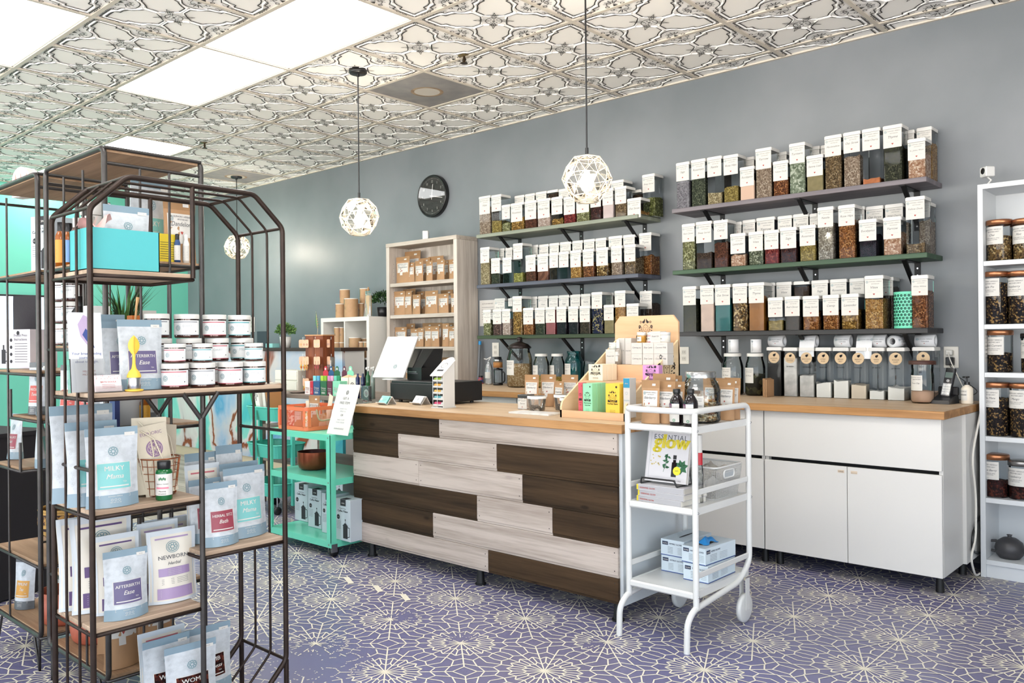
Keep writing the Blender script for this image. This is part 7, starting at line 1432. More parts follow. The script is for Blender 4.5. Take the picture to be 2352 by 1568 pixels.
for i, (x0, x1, j) in enumerate(((652, 700, 1), (702, 750, 2), (753, 806, 3), (822, 868, 4), (870, 930, 5))):
    nm, c = cols[j]; sbox(x0, x1, 945, 0, 3.60, TZ+.0006, c, nm, '%s tea box with a rounded header in the back row on the side table' % nm, D=.06, header=True)
pk = [('#7fd0d6', 622), ('#5aa6c9', 655), ('#a9cf3c', 690), ('#86b52e', 718), ('#d98ab8', 752), ('#e3a5c6', 780), ('#6fcbb0', 810), ('#2f8f62', 838)]
for i, (c, x) in enumerate(pk):
    a = at(*q3(x+12, 1030), Y=3.575); h = a.z-TZ-.001; m = MB(); m.box(-.016, .016, 0, .012, 0, h, mat('stick_'+c, c, .4, var=.3, vscale=120), ch=.001); tag(m.build('stick_pack', None, (a.x, 3.575, TZ+.0008)), 'upright foil stick packet, %s from the left between the tea rows' % ORD[i], 'packet', 'foil tea packets on the side table')
for i, (x0, x1) in enumerate(((873, 940), (944, 1010))):
    a, b = at(*q3(x0, 1045), Y=3.56), at(*q3(x1, 1045), Y=3.56); t = empty('soap_box', ((a.x+b.x)/2, 3.56, TZ+.0006), 0, 'folded white box with round logo, %s of the pair behind the sign' % ('left', 'right')[i], 'box', 'white folded boxes'); W = (b.x-a.x)*.96; h = a.z-TZ; m = MB(); m.box(-W/2, W/2, 0, .07, 0, h, mat('soapbox', '#d9d1c4', .6), ch=.001); m.add([(-W/2, 0, h), (W/2, 0, h), (0, .035, h+.02), (W/2, .07, h), (-W/2, .07, h)], [(0, 1, 2), (1, 3, 2), (3, 4, 2), (4, 0, 2)], mat('soapbox_top', '#c9a684', .6)); m.build('carton', t); m = MB(); m.mandala(front(-.0006), 0, h*.55, W*.3, M_INKD); m.build('print', t)
for i, (x, c, lb) in enumerate(((1025, '#1a2350', 'navy bottle behind the acrylic sign, leftmost'), (1050, '#232c5c', 'navy bottle with white print by the acrylic sign'), (1072, '#151c44', 'navy bottle next to the green ones'), (1095, '#1d4a2a', 'dark green bottle with white swab tops, left one'), (1118, '#2a5c36', 'dark green bottle with white swab tops, middle one'), (1140, '#7f8c84', 'clear tube of white swabs beside the tablet stand'))):
    Y = 3.45; a = at(*q3(x, 1010 if i < 3 else 990), Y=Y); b = at(*q3(x, 1100), Y=Y); z0 = TZ+.0006; h = a.z-z0; t = empty('bottle', (a.x, Y+.02*(i % 2), z0), 0, lb, 'bottle', 'small bottles on the side table'); m = MB(); mm = mat('vial_'+c, c, .15, spec=.6); m.lathe([(0, 0), (.014, 0), (.014, h*.82), (.007, h*.9), (.007, h)], mm, 14); m.build('glass', t)
    if i > 2: m = MB(); [m.lathe([(0, 0), (.008, .006), (.007, .016), (0, .02)], M_LIDW, 10, T=Matrix.Translation((.008*cos(k*2.1), .008*sin(k*2.1), h+.004*k))) for k in range(4)]; m.build('swabs', t)
    else: m = MB(); m.ring(wrap(.0146, 0, -pi/2-.4), 0, h*.5, .006, .002, M_LABEL, 10); m.build('label', t)
a = at(*q3(752, 862), Y=3.78); t = empty('bamboo_tumbler', (a.x, 3.80, TZ+.0006), 0, 'bamboo tumbler with steel rim right of the earring post', 'cup'); h = a.z-TZ; m = MB(); m.cyl(0, 0, 0, h*.72, .04, mat('bamboo', '#b98c58', .5, var=.2, vscale=60, vstretch=(3, 3, .3)), 28); m.build('body', t); m = MB(); m.lathe([(.04, h*.72), (.041, h), (.038, h), (.037, h*.75)], M_STEEL, 28); m.build('steel_rim', t)
m = MB(); m.lathe([(0, 0), (.05, 0), (.075, .012), (.072, .014), (.045, .004)], M_TW, 28); a = at(*q3(480, 1225), Y=3.55); tag(m.build('wooden_plate', None, (a.x, 3.56, TZ+.0006)), 'shallow wooden dish at the left end of the side table', 'dish')
# ------------------------------------------------------------------ teal round trolley with books
M_TT = mat('trolley_teal', '#4fb8a4', .35); cx_, cy_ = at(628, 950, Y=3.34).x, 3.36; t = empty('teal_trolley', (cx_, cy_, 0), 0, 'teal three bin rolling trolley with books behind the wire rack', 'trolley')
binz = [at(604, 937, Y=3.2).z, at(604, 1023, Y=3.2).z, at(604, 1112, Y=3.2).z]
for z in binz:
    m = MB(); P = rrect(-.21, .21, -.14, .14, .07, 5); Pb = rrect(-.19, .19, -.12, .12, .06, 5); n = len(P)
    m.add([(x, y, z-.095) for x, y in Pb]+[(x, y, z) for x, y in P], [(i, (i+1) % n, n+(i+1) % n, n+i) for i in range(n)]+[tuple(range(n))], M_TT); m.tube([(x, y, z) for x, y in P], .005, M_TT, 6, closed=True); m.build('bin', t)
for e in (-1, 1): m = MB(); m.box(e*.215-.012, e*.215+.012, -.012, .012, .06, binz[0]+.02, M_TT); m.build('upright', t)
m = MB(); m.box(-.05, -.02, -.158, -.146, .06, binz[0]-.02, M_TT); m.build('front_strut', t)
for x in (-.17, .17):
    for y in (-.1, .1): m = MB(); m.lathe([(0, -.01), (.028, -.01), (.03, 0), (.028, .01), (0, .01)], M_BLACK, 20, T=Matrix.Translation((x, y, .031)) @ Matrix.Rotation(pi/2, 4, 'Y')); m.cyl(x, y, .05, binz[2]-.09, .006, M_STEEL, 8); m.build('caster', t)
bk_ = [(-.13, '#2f7a4a', 'green illustrated book leaning in the teal trolley', -.35, ''), (-.085, '#dfdcd2', 'white book with bold black spine text in the teal trolley', -.25, 'MEDICAL HERBALISM'), (-.01, '#cfcabf', 'pale book behind the bold spined one in the teal trolley', -.12, ''), (.06, '#9a6a3f', 'thin brown edged book upright in the teal trolley', -.3, '')]
for i, (dx, c, lb, tl, tx) in enumerate(bk_):
    th_ = (.03, .045, .03, .012)[i]; t = empty('book', (cx_+dx, cy_-.06, binz[0]-.088), 0, lb, 'book', 'books in the teal trolley', rot=(0, tl, .1)); m = MB(); m.box(-th_/2, th_/2, -.02, .13, 0, .26, mat('bookc_'+c, c, .5), ch=.001); m.build('cover', t); m = MB(); m.box(-th_/2+.002, th_/2-.002, -.018, .132, .002, .2606, M_PG); m.build('pages', t)
    if tx: m = MB(); f = front(-.0206); m.text('MEDICAL', f, .004, .245, .022, M_INKD, 'l', rot=-pi/2, bold=.08); m.text('HERBALISM', f, -.016, .245, .022, M_INKD, 'l', rot=-pi/2, bold=.08); m.build('spine_text', t)
# ------------------------------------------------------------------ reception desk with a poured marble mural front
def marble():
    m = bpy.data.materials.new('marble_mural'); m.use_nodes = True; n, l = nodes(m); b = n['Principled BSDF']; b.inputs['Roughness'].default_value = .2
    tc = n.new('ShaderNodeTexCoord'); nz = n.new('ShaderNodeTexNoise'); nz.inputs['Scale'].default_value = .62; nz.inputs['Detail'].default_value = 5; nz.inputs['Distortion'].default_value = 1.2; l.new(tc.outputs['Object'], nz.inputs['Vector'])
    r = n.new('ShaderNodeValToRGB'); e = r.color_ramp.elements; e[0].position = .25; e[0].color = (*lin('#1f8aa8'), 1); e[1].position = .75; e[1].color = (*lin('#c9d4dd'), 1)
    for p_, c in ((.36, '#4fb3b3'), (.43, '#86cdbd'), (.455, '#cfcbc6'), (.485, '#c6bcba'), (.50, '#7d3c22'), (.525, '#8b4a2c'), (.54, '#c9c0bd'), (.62, '#9fb2c9'), (.68, '#5a98bd')): q = e.new(p_); q.color = (*lin(c), 1)
    l.new(nz.outputs[0], r.inputs[0]); l.new(r.outputs[0], b.inputs['Base Color']); return m
t = empty('reception_desk', (0, 0, 0), 0, 'reception desk with a poured blue and rust marble front at the back', 'desk'); DKX0, DKX1, DKY = -9.3, -5.95, 4.38
m = MB(); m.box(DKX0, DKX1, DKY, DKY+.03, .10, 1.145, marble()); m.build('mural_panel', t); m = MB(); m.box(DKX0, DKX1, DKY+.03, DKY+.24, .0, 1.145, M_WHITE); m.box(DKX0, DKX1, DKY+.012, DKY+.05, 0, .10, M_BASE); m.build('body', t)
m = MB(); m.box(DKX0-.03, DKX1+.02, DKY-.03, DKY+.26, 1.146, 1.176, mat('ledge_dark', '#33211a', .5), ch=.003); m.build('ledge', t)
p = at(654, 794, Y=DKY+.08); potted((p.x, DKY+.09, 1.1765), .055, .105, M_POTW, 620, .085, .155, .03, [M_LEAFL, M_LEAF, M_LEAFL], 'small bright green plant in a white pot on the dark ledge', 8)
p = at(626, 795, Y=DKY+.08); m = MB(); m.box(-.06, .06, -.04, .04, 0, .042, mat('box_teal_small', '#8fc9c4', .5), ch=.002); tag(m.build('small_box', None, (p.x, DKY+.08, 1.1765)), 'small pale teal box left of the plant on the ledge', 'box')
p = at(600, 795, Y=DKY+.1); m = MB(); m.box(-.10, .10, -.008, .008, 0, .165, mat('frame_dark', '#23282e', .4), ch=.003); tag(m.build('photo_frame', None, (p.x, DKY+.12, 1.1765)), 'dark picture frame standing on the ledge behind the jars', 'picture frame')
p = at(579, 745, Y=WALL); outlet(p.x, p.z, 'pale wall plate above the dark ledge at the back', w_=.12, h_=.17)
# ------------------------------------------------------------------ wire racks at the left
M_IRON = mat('rack_iron_brown', '#33261f', .42, metal=.55, var=.35, vscale=30); M_IRONG = mat('rack_iron_grey', '#4a4745', .38, metal=.7, var=.25, vscale=20); M_SHW = wood('rack_shelf_wood', '#bda68f', '#957e69', axis=1, ring=18, rough=.6); M_SHW2 = wood('rack_shelf_wood_x', '#a98a6c', '#86694f', axis=0, ring=18, rough=.6)
XF, XB, YL, YR, YM, YU = -2.43, -2.715, .936, 1.551, 1.26, 1.237; ZV0, ZV1, ZTOP, ZBOT = .163, 1.60, 1.70, .055
t = empty('wire_rack', (0, 0, 0), 0, 'nearest dark wire rack with slanted corners and wooden shelves', 'rack')
def prof(X, r, thin=False):
    c = .105; m = MB(); m.tube(bend([(X, YL, ZV0), (X, YL, ZV1), (X, YL+c, ZTOP), (X, YR-c, ZTOP), (X, YR, ZV1), (X, YR, ZV0), (X, YR-c, ZBOT), (X, YL+c, ZBOT), (X, YL, ZV0+.0001)], .018, 4), r, M_IRON, 8); return m
for X in (XF, XB): prof(X, .0085).build('hoop', t)
for k in (1, 2): prof(XF+(XB-XF)*k/3, .0042).build('thin_hoop', t)
for X in (XF, XB):
    for y in (YL, YR): m = MB(); m.tube([(X, y, 0), (X, y, ZV0)], .0085, M_IRON, 8); m.build('leg', t)
    m = MB(); m.tube([(X, YM, 0), (X, YM, .989)], .0085, M_IRONG, 8); m.tube([(X, YM, .985), (X, YM-.058, 1.066)], .0075, M_IRONG, 8); m.tube([(X, YM, .985), (X, YM+.055, 1.066)], .0075, M_IRONG, 8); m.build('forked_post', t)
    m = MB(); m.tube([(X, YU, ZTOP), (X, YU, 1.417)], .0075, M_IRON, 8); m.build('hanger', t)
for y in (YL, YR):
    for z in (ZV0, ZV1) + ((.865,) if y == YL else (.925,)): m = MB(); m.tube([(XF, y, z), (XB, y, z)], .0055, M_IRON, 8); m.build('cross_bar', t)
    for s_ in (ZTOP, ZBOT): m = MB(); m.tube([(XF, y+(.105 if y == YL else -.105), s_), (XB, y+(.105 if y == YL else -.105), s_)], .0055, M_IRON, 8); m.build('cross_bar', t)
RS = {'s1': (1.08, YL, YR), 's2': (.750, YL, YM), 's3': (.421, YL, YM), 'sr': (.574, YM, YR), 'su': (1.430, YL, YU), 'sb': (.078, YL+.10, YR-.10)}
for k, (z, a, b) in RS.items():
    m = MB(); m.box(XB+.004, XF-.004, a+.004, b-.004, z-.014, z, M_SHW, ch=.002); sf = m.build('shelf', t)
    m = MB(); m.tube([(XF, a, z-.018), (XF, b, z-.018), (XB, b, z-.018), (XB, a, z-.018)], .0058, M_IRON, 6, closed=True); m.build('shelf_frame', sf)
# taller racks behind
def rack2(x0, x1, y0, y1, shelves, lb, rods=()):
    t = empty('wire_rack', (0, 0, 0), 0, lb, 'rack'); zb, zt = .13, 1.857
    for y in (y0, y1): m = MB(); m.tube(bend([(x0+.1, y, zb), (x0, y, zb), (x0, y, zt), (x1, y, zt), (x1, y, zb), (x0+.1, y, zb)], .03, 5), .009, M_IRONG, 10); m.build('hoop', t)
    for z in (zt, zt-.05):
        for x in (x0, x1): m = MB(); m.tube([(x, y0, z), (x, y1, z)], .006, M_IRONG, 8); m.build('top_rail', t)
    for x, y in rods: m = MB(); m.tube([(x, y, zb), (x, y, zt-.05)], .0045, M_IRONG, 6); m.build('thin_rod', t)
    m = MB(); m.box(x0+.006, x1-.006, y0+.004, y1-.004, zt-.012, zt, M_SHW2); m.build('top_panel', t)
    for xa, xb, z in shelves:
        m = MB(); m.box(xa+.005, xb-.005, y0+.005, y1-.005, z-.012, z, M_SHW2, ch=.002); sf = m.build('shelf', t); m = MB(); m.tube([(xa, y0, z-.014), (xb, y0, z-.014), (xb, y1, z-.014), (xa, y1, z-.014)], .006, M_IRONG, 6, closed=True)
        for xx in (xa, xb):
            if x0+.02 < xx < x1-.02:
                for y in (y0, y1): m.tube([(xx, y, z-.014), (xx, y, z+.10)], .006, M_IRONG, 6)
        m.build('shelf_frame', sf)
    for x, e in ((x0+.05, -1), (x1-.05, 1)):
        for y in (y0, y1): m = MB(); m.tube([(x-.03, y, zb), (x+e*.03, y, .004), (x+.03, y, zb)], .005, M_IRONG, 8); m.build('hairpin_leg', t)
    return t
AX0, AX1, BX0_, BX1_, RY0_, RY1_ = -3.30, -2.785, -3.90, -3.385, 1.12, 1.45
rack2(AX0, AX1, RY0_, RY1_, [(AX0, AX1, 1.50), (AX0, AX1, 1.215), (AX0, AX1, .945), (AX0, AX1, .66), (AX0, AX1, .40), (AX0, AX1, .14)], 'tall grey iron rack directly behind the nearest rack', [(AX1, 1.235), (AX1, 1.335), (AX0+.17, RY0_), (AX0+.34, RY0_), (AX0+.26, RY1_)])
rack2(BX0_, BX1_, RY0_, RY1_, [(BX0_, BX1_, 1.50), (BX0_, BX1_, 1.12), (BX0_+.2, BX1_, .945), (BX0_, BX1_-.21, .74), (BX0_, BX1_, .40), (BX0_, BX1_, .14)], 'tall grey iron rack at the far left edge', [(BX0_+.17, RY0_), (BX0_+.34, RY1_), (BX1_, 1.29)])
# ------------------------------------------------------------------ printed tea pouches
M_PB = mat('pouch_white', '#bec3c7', .38, col2='#b0b5b9', var=.1, vscale=60, pos=(.35, .6)); M_PT = mat('pouch_band', '#7d93a0', .35); M_PTD = mat('pouch_band_dark', '#4c5154', .4); M_PC = mat('pouch_clear_edge', '#c9d0d6', .25); M_PBE = mat('pouch_cream', '#d6d0c4', .4)
TK = {}
def tea_kind(key, l1, l2, col, band=M_PT, clear_=False, w=.132, h=.222):
    c = mat('tea_'+key, col, .45)
    if not clear_:
        m, q, me = pouch_mesh('pouch', w, h, .055, ((0, .16, band), (.16, .90, M_PB), (.90, 1, band)), 70+len(TK), 14)
        p = MB(); p.mandala(q, 0, h*.70, w*.095, M_LOGO); 
        for k in range(16): a = k*pi/8; p.line(q, [(w*.12*cos(a), h*.70+w*.12*sin(a)), (w*.15*cos(a), h*.70+w*.15*sin(a))], .0007, M_INKL)
        p.rect(q, -w*.34, w*.34, h*.225, h*.56, M_LABEL, 6, 6); q2 = lambda u, v: q(u, v)-Vector((0, .0005, 0)); p.rect(q2, -w*.325, w*.325, h*.232, h*.553, c, 6, 6); q3_ = lambda u, v: q(u, v)-Vector((0, .001, 0))
        p.text(l1, q3_, 0, h*.46, h*.085, M_LABEL, fit=w*.58, bold=.03); p.text(l2, q3_, 0, h*.36, h*.085, M_LABEL, shear=.35, fit=w*.5, bold=.03); p.text('TEA' if l2 not in ('Bath',) else '', q3_, w*.2, h*.305, h*.028, M_LABEL); p.rect(q3_, -w*.28, w*.28, h*.258, h*.272, M_LABEL, 6, 1)
        f = q2; p.line(f, [(-w*.3, h*.125), (w*.3, h*.125), (w*.3, h*.155), (-w*.3, h*.155), (-w*.3, h*.125)], .0006, M_LABEL); p.text('EUPHORIC HERBALS', f, 0, h*.134, h*.018, M_LABEL, fit=w*.5)
        for k in (-1, 0, 1): p.ring(f, k*w*.07, h*.095, w*.022, .0008, M_LABEL, 10)
        p.text('NET WT 2.5 OZ', f, 0, h*.058, h*.018, M_LABEL, fit=w*.35)
        rr = random.Random(3)
        for k in range(26):
            s_ = rr.choice((-1, 1)); p.ring(q, s_*w*rr.uniform(.36, .44), h*rr.uniform(.2, .84), w*.022, .0005, M_INKL, 7)
        g = MB(); g.rect(q2, w*.24, w*.44, h*.885, h*.93, M_LABEL, 3, 1); g.text('$19.00', q3_, w*.34, h*.90, h*.016, M_INK)
    else:
        m, q, me = pouch_mesh('pouch', w, h, .06, ((0, .04, M_PC), (.04, .93, M_PBE), (.93, 1, M_PC)), 90+len(TK), 14); q2 = lambda u, v: q(u, v)-Vector((0, .0005, 0)); q3_ = lambda u, v: q(u, v)-Vector((0, .001, 0)); p = MB()
        for s_ in (-1, 1): p.rect(q, s_*w*.5, s_*w*.42, h*.02, h*.98, M_PC, 2, 10) if s_ < 0 else p.rect(q, w*.42, w*.5, h*.02, h*.98, M_PC, 2, 10)
        p.rect(q2, -w*.34, w*.34, h*.875, h*.895, c, 8, 1); p.ring(q2, 0, h*.76, w*.13, .0016, M_LOGO, 24); p.mandala(q2, 0, h*.76, w*.10, M_LOGO); p.text(l1, q2, 0, h*.60, h*.075, M_INK, fit=w*.64); p.text(l2, q2, 0, h*.52, h*.06, M_INK, shear=.35, fit=w*.5)
        p.rect(q2, -w*.33, w*.33, h*.37, h*.48, c, 8, 3)
        for k in range(4): p.text('HERBAL BATH TO SUPPORT', q3_, 0, h*(.455-.023*k), h*.014, M_LABEL, fit=w*.55)
        for k in range(4): p.line(q2, [(-w*.28, h*(.33-.022*k)), (-w*.03, h*(.33-.022*k))], .0008, M_INK); p.line(q2, [(w*.03, h*(.33-.022*k)), (w*.28, h*(.33-.022*k))], .0008, M_INK)
        p.rect(q2, -w*.36, w*.36, h*.06, h*.21, c, 8, 3); [p.line(q3_, [(-w*.3, h*(.18-.022*k)), (w*.3, h*(.18-.022*k))], .0009, M_LABEL) for k in range(5)]; g = None
    TK[key] = (me, p.mesh('print'), g.mesh('price_tag') if g else None, w, h)
tea_kind('teal', 'MILKY', 'Mama', '#74b5b3'); tea_kind('purple', 'AFTERBIRTH', 'Ease', '#5d5578'); tea_kind('maroon', 'HERBAL SITZ', 'Bath', '#8c3a48'); tea_kind('red', 'WOMB', 'Wellness', '#b54a50'); tea_kind('mustard', 'IMMUNI', 'Tea', '#c18a2c', M_PTD)
tea_kind('brick', 'VASCULAR', 'Tonic', '#b3453c', M_PTD); tea_kind('newborn', 'NEWBORN', 'Herbal', '#9c86ab', clear_=True); tea_kind('after', 'AFTER', 'Bath', '#57406f', clear_=True); tea_kind('wombath', 'WOMB', 'Bath', '#b5606a', clear_=True)
def tea(key, loc, lb, w=None, h=None, rz=pi/2, tilt=.05, grp='printed tea pouches on the wire racks', price=True):
    me, pm, gm, kw, kh = TK[key]; t = empty('tea_pouch', loc, 0, lb, 'pouch', grp); t.rotation_euler = (-tilt, 0, rz); t.scale = ((w or kw)/kw, (w or kw)/kw if not w else 1, (h or kh)/kh)
    inst(me, 'pouch_body', t); inst(pm, 'print', t)
    if gm and price: inst(gm, 'price_tag', t)
    return t
def teap(key, x0, x1, yt, X, z, lb, rz=0., tilt=.05, hmin=.1, **k):
    a, b = at(x0, yt, X=X), at(x1, yt, X=X); return tea(key, (X, (a.y+b.y)/2, z+.0006), lb, w=abs(b.y-a.y)/max(.5, cos(rz)), h=max(hmin, (a.z+b.z)/2-z), rz=pi/2+rz, tilt=tilt, **k)
z1, z2_, z3_, zr, zu, zb_ = RS['s1'][0], RS['s2'][0], RS['s3'][0], RS['sr'][0], RS['su'][0], RS['sb'][0]
teap('purple', 272, 374, 734, -2.50, z1, 'purple labelled pouch behind the yellow infuser on the jar shelf'); teap('purple', 235, 312, 738, -2.585, z1, 'purple labelled pouch partly hidden by the leaflet on the jar shelf'); teap('teal', 205, 290, 722, -2.655, z1, 'tea pouch at the very back behind the leaflet')
teap('teal', 197, 315, 982, -2.475, z2_, 'teal labelled pouch, foremost left of the copper basket', rz=-.08, tilt=.02); teap('teal', 152, 272, 968, -2.545, z2_, 'teal labelled pouch, second of the row left of the basket'); teap('teal', 117, 262, 930, -2.64, z2_, 'tall teal labelled pouch at the back of the second shelf')
teap('maroon', 466, 546, 1108, -2.48, zr, 'maroon labelled pouch, foremost on the lower right shelf of the near rack', rz=-.05); teap('teal', 515, 613, 1072, -2.525, zr, 'teal labelled pouch beside the maroon one on the lower right shelf', rz=.05); teap('maroon', 436, 510, 1100, -2.56, zr, 'maroon labelled pouch behind the rack post'); teap('wombath', 428, 508, 1066, -2.615, zr, 'clear edged pouch behind the foremost maroon labelled one')
teap('teal', 500, 560, 1022, -2.66, zr, 'blue topped pouch at the back right of the lower right shelf'); teap('maroon', 428, 500, 1040, -2.672, zr, 'blue topped pouch at the back left of the lower right shelf'); teap('teal', 508, 596, 1062, -2.60, zr, 'blue topped pouch directly behind the teal one on the right')
teap('purple', 238, 338, 1262, -2.475, z3_, 'purple labelled pouch, foremost on the third shelf', rz=-.06, tilt=.02); teap('newborn', 340, 450, 1216, -2.525, z3_, 'clear edged pouch with lilac bands, foremost right on the third shelf', rz=-.05); teap('after', 212, 322, 1228, -2.55, z3_, 'clear edged pouch just behind the foremost purple labelled one'); teap('after', 163, 305, 1184, -2.61, z3_, 'large clear edged pouch in the middle of the third shelf row'); teap('after', 133, 262, 1186, -2.67, z3_, 'clear edged pouch at the back left of the third shelf')
teap('newborn', 318, 412, 1198, -2.60, z3_, 'clear edged pouch right behind the lilac banded one'); teap('newborn', 330, 440, 1192, -2.665, z3_, 'clear edged pouch at the back right of the third shelf')
teap('red', 382, 495, 1478, -2.475, zb_, 'red labelled pouch, foremost on the bottom shelf', rz=-.1); teap('red', 425, 530, 1438, -2.58, zb_, 'red labelled pouch to the right on the bottom shelf', rz=-.05); teap('red', 330, 438, 1464, -2.545, zb_, 'red labelled pouch to the left on the bottom shelf'); teap('wombath', 320, 428, 1446, -2.615, zb_, 'clear edged pouch at the back of the bottom shelf'); teap('red', 376, 478, 1462, -2.66, zb_, 'blue topped pouch at the back of the bottom shelf')
# salve jars on the main shelf
M_JG = clear('jar_clear', (.8, .5, .4), refl=.05, rough=.02); M_SALVE = mat('salve_brown', '#3e1d16', .3); M_JLB = mat('jar_label', '#dee0df', .45); cJ = [mat('jar_teal', '#4f9aa0', .5), mat('jar_rose', '#b4606a', .5), mat('jar_grey', '#8c8f94', .5)]
_JM = {}
def jar_mesh(r, h, ci, word):
    k = (r, h, ci, word)
    if k in _JM: return _JM[k]
    b = MB(); b.lathe([(0, .001), (r*.93, .001), (r*.98, .004), (r*.98, h*.8)], M_SALVE, 28); b.lathe([(r*.99, .006), (r, h*.80)], M_JG, 28)
    l = MB(); l.lathe([(r*1.03, h*.80), (r*1.03, h-.003), (r*1.0, h), (0, h)], M_LIDW, 32); l.lathe([(r*.99, h*.745), (r*.995, h*.80)], M_BLACK, 28)
    p = MB(); f = wrap(r+.0006, 0, 0); f = wrap(r+.0006, 0, -pi/2); p.rect(f, -r*1.5, r*1.5, h*.12, h*.74, M_JLB, 14, 1); f = wrap(r+.001, 0, -pi/2); c = cJ[ci]
    p.rect(f, -r*1.2, r*1.2, h*.65, h*.695, c, 12, 1); p.rect(f, -r*1.5, r*1.5, h*.12, h*.15, c, 12, 1); p.mandala(f, -r*.55, h*.42, r*.22, M_LOGO); p.text(word, f, r*.28, h*.46, h*.16, M_INKL, fit=r*.8)
    p.line(f, [(-r*.2, h*.38), (r*.75, h*.38)], .0009, M_INKL); p.line(f, [(-r*.9, h*.24), (r*.9, h*.24)], .0009, M_INKL); p.line(f, [(-r*.9, h*.19), (r*.9, h*.19)], .0007, M_INKL); p.disc(f, r*1.0, h*.28, r*.05, M_INKD, 8)
    _JM[k] = (b.mesh('jar_body'), l.mesh('lid'), p.mesh('label')); return _JM[k]
def salve(x0, x1, yt, X, z, h, ci, word, lb, grp='salve jars on the near wire rack', rz=.9):
    a, b = at(x0, yt, X=X), at(x1, yt, X=X); p = (a+b)/2; D = float(np.dot(np.array([p.x, p.y, 0]), _f)); r = round((x1-x0)/2/FPX*D*.985, 3)
    t = empty('salve_jar', (X, p.y, z+.0005), rz, lb, 'jar', grp); B, L_, P = jar_mesh(r, round(h, 3), ci, word); inst(B, 'jar_body', t); inst(L_, 'lid', t); inst(P, 'label', t); return z+h+.0006
XJ, XK = -2.482, -2.60
hb = .077; hs = .060
for x0, x1, yt, ci, wd, lb in ((371, 431, 822, 1, 'LUSH', 'big salve jar, leftmost of the front row'), (436, 493, 819, 2, 'CURV', 'big salve jar, second of the front row'), (501, 556, 817, 1, 'DAIRY', 'big salve jar, third of the front row'), (557, 609, 815, 0, 'MILK', 'big salve jar with teal stripes at the right end of the front row')): salve(x0, x1, yt, XJ, z1, hb, ci, wd, lb)
for x0, x1, ci, wd, lb in ((378, 425, 1, 'MILK', 'small salve jar stacked on the leftmost big jar'), (442, 487, 0, 'MILK', 'small salve jar stacked on the second big jar'), (562, 603, 0, 'MILK', 'small salve jar stacked on the right end big jar')): salve(x0, x1, 776, XJ, z1+hb+.0008, hs, ci, wd, lb)
for L in range(3):
    for i, (x0, x1) in enumerate(((332, 387), (401, 455), (466, 518), (524, 574))):
        if L < 2: x0, x1 = x0+6, x1+6
        salve(x0, x1, (835, 765, 700)[L], XK, z1+L*(.077+.0008), .077, (2, 2, 1, 0)[i], ('LUSH', 'DIARY', 'DAIRY', 'MILK')[i], 'back row salve jar, %s column from the left, %s layer' % (ORD[i], ('bottom', 'middle', 'top')[L]))
# leaflets, cards, infuser on the main shelf
G = clear('acrylic_thin', refl=.06, rough=.02, haze=.04); xl = -2.49
a, b = at(168, 885, X=-2.50), at(252, 885, X=-2.50); yc = (a.y+b.y)/2; W = (b.y-a.y)*.95; t = empty('leaflet_holder', (-2.50, yc-.012, z1+.0006), 0, 'acrylic holder of leaflets at the left end of the jar shelf', 'leaflet holder'); t.rotation_euler = (-.10, 0, pi/2)
hL = at(200, 718, X=-2.52).z-z1; m = MB(); m.box(-W/2, W/2, -.012, -.010, 0, hL*.42, G); m.box(-W/2, W/2, .012, .014, 0, hL*.8, G); m.box(-W/2, -W/2+.002, -.012, .014, 0, hL*.42, G); m.build('holder', t)
for k in range(3):
    m = MB(); m.box(-W/2+.003, W/2-.003, -.008+.004*k, -.0068+.004*k, .002, hL-.004*k, mat('leaflet_paper', '#dcdfe3', .5)); m.build('leaflet', t)
m = MB(); f = front(-.0086); M_LV = mat('leaflet_blue', '#3b4f8e', .6); M_LP = mat('leaflet_lilac', '#b8a5c4', .6); m.poly(f, [(-W*.05, hL*.97), (-W*.22, hL*.85), (-W*.15, hL*.70), (W*.05, hL*.58), (W*.17, hL*.66), (W*.12, hL*.85), (W*.05, hL*.95)], M_LP); m.poly(front(-.009), [(W*.0, hL*.80), (-W*.10, hL*.72), (W*.05, hL*.62), (W*.24, hL*.55), (W*.17, hL*.66), (W*.08, hL*.76)], M_LV)
for i, tx in enumerate(('Your breastfeeding', 'journey is', 'about to begin.')): m.text(tx, f, 0, hL*(.47-.05*i), .0105, M_LV, fit=W*.85)
m.text('MILITANT', f, W*.05, hL*.25, .008, M_HEART); m.text('MIDWIVES', f, W*.05, hL*.21, .008, M_HEART); m.build('print', t)
a, b = at(216, 885, X=-2.455), at(283, 885, X=-2.455); yc = (a.y+b.y)/2; W = (b.y-a.y)*.9; t = empty('card_stand', (-2.455, yc, z1+.0006), 0, 'small acrylic stand of pink business cards on the jar shelf', 'card holder'); t.rotation_euler = (-.22, 0, pi/2); h = .05
m = MB(); m.box(-W/2-.002, W/2+.002, -.006, -.005, 0, .018, G); m.box(-W/2-.002, W/2+.002, .006, .007, 0, .03, G); m.box(-W/2-.002, W/2+.002, -.006, .007, 0, .002, G); m.build('holder', t); m = MB(); m.box(-W/2, W/2, -.003, .004, .002, h, mat('card_pink', '#e3cfcf', .5)); f = front(-.0036); m.text('Brittany Burton', f, 0, h*.55, .007, M_HEART, fit=W*.6) if False else m.text('BIRTH DOULA', f, 0, h*.55, .007, M_HEART, fit=W*.6)
for k in range(3): m.line(f, [(-W*.25, h*(.44-.09*k)), (W*.25, h*(.44-.09*k))], .0008, M_HEART)
rr = random.Random(5); [m.disc(f, W*rr.uniform(-.45, .45), h*rr.uniform(.75, .97), .0008, M_HEART, 6) for k in range(22)]; m.build('cards', t)
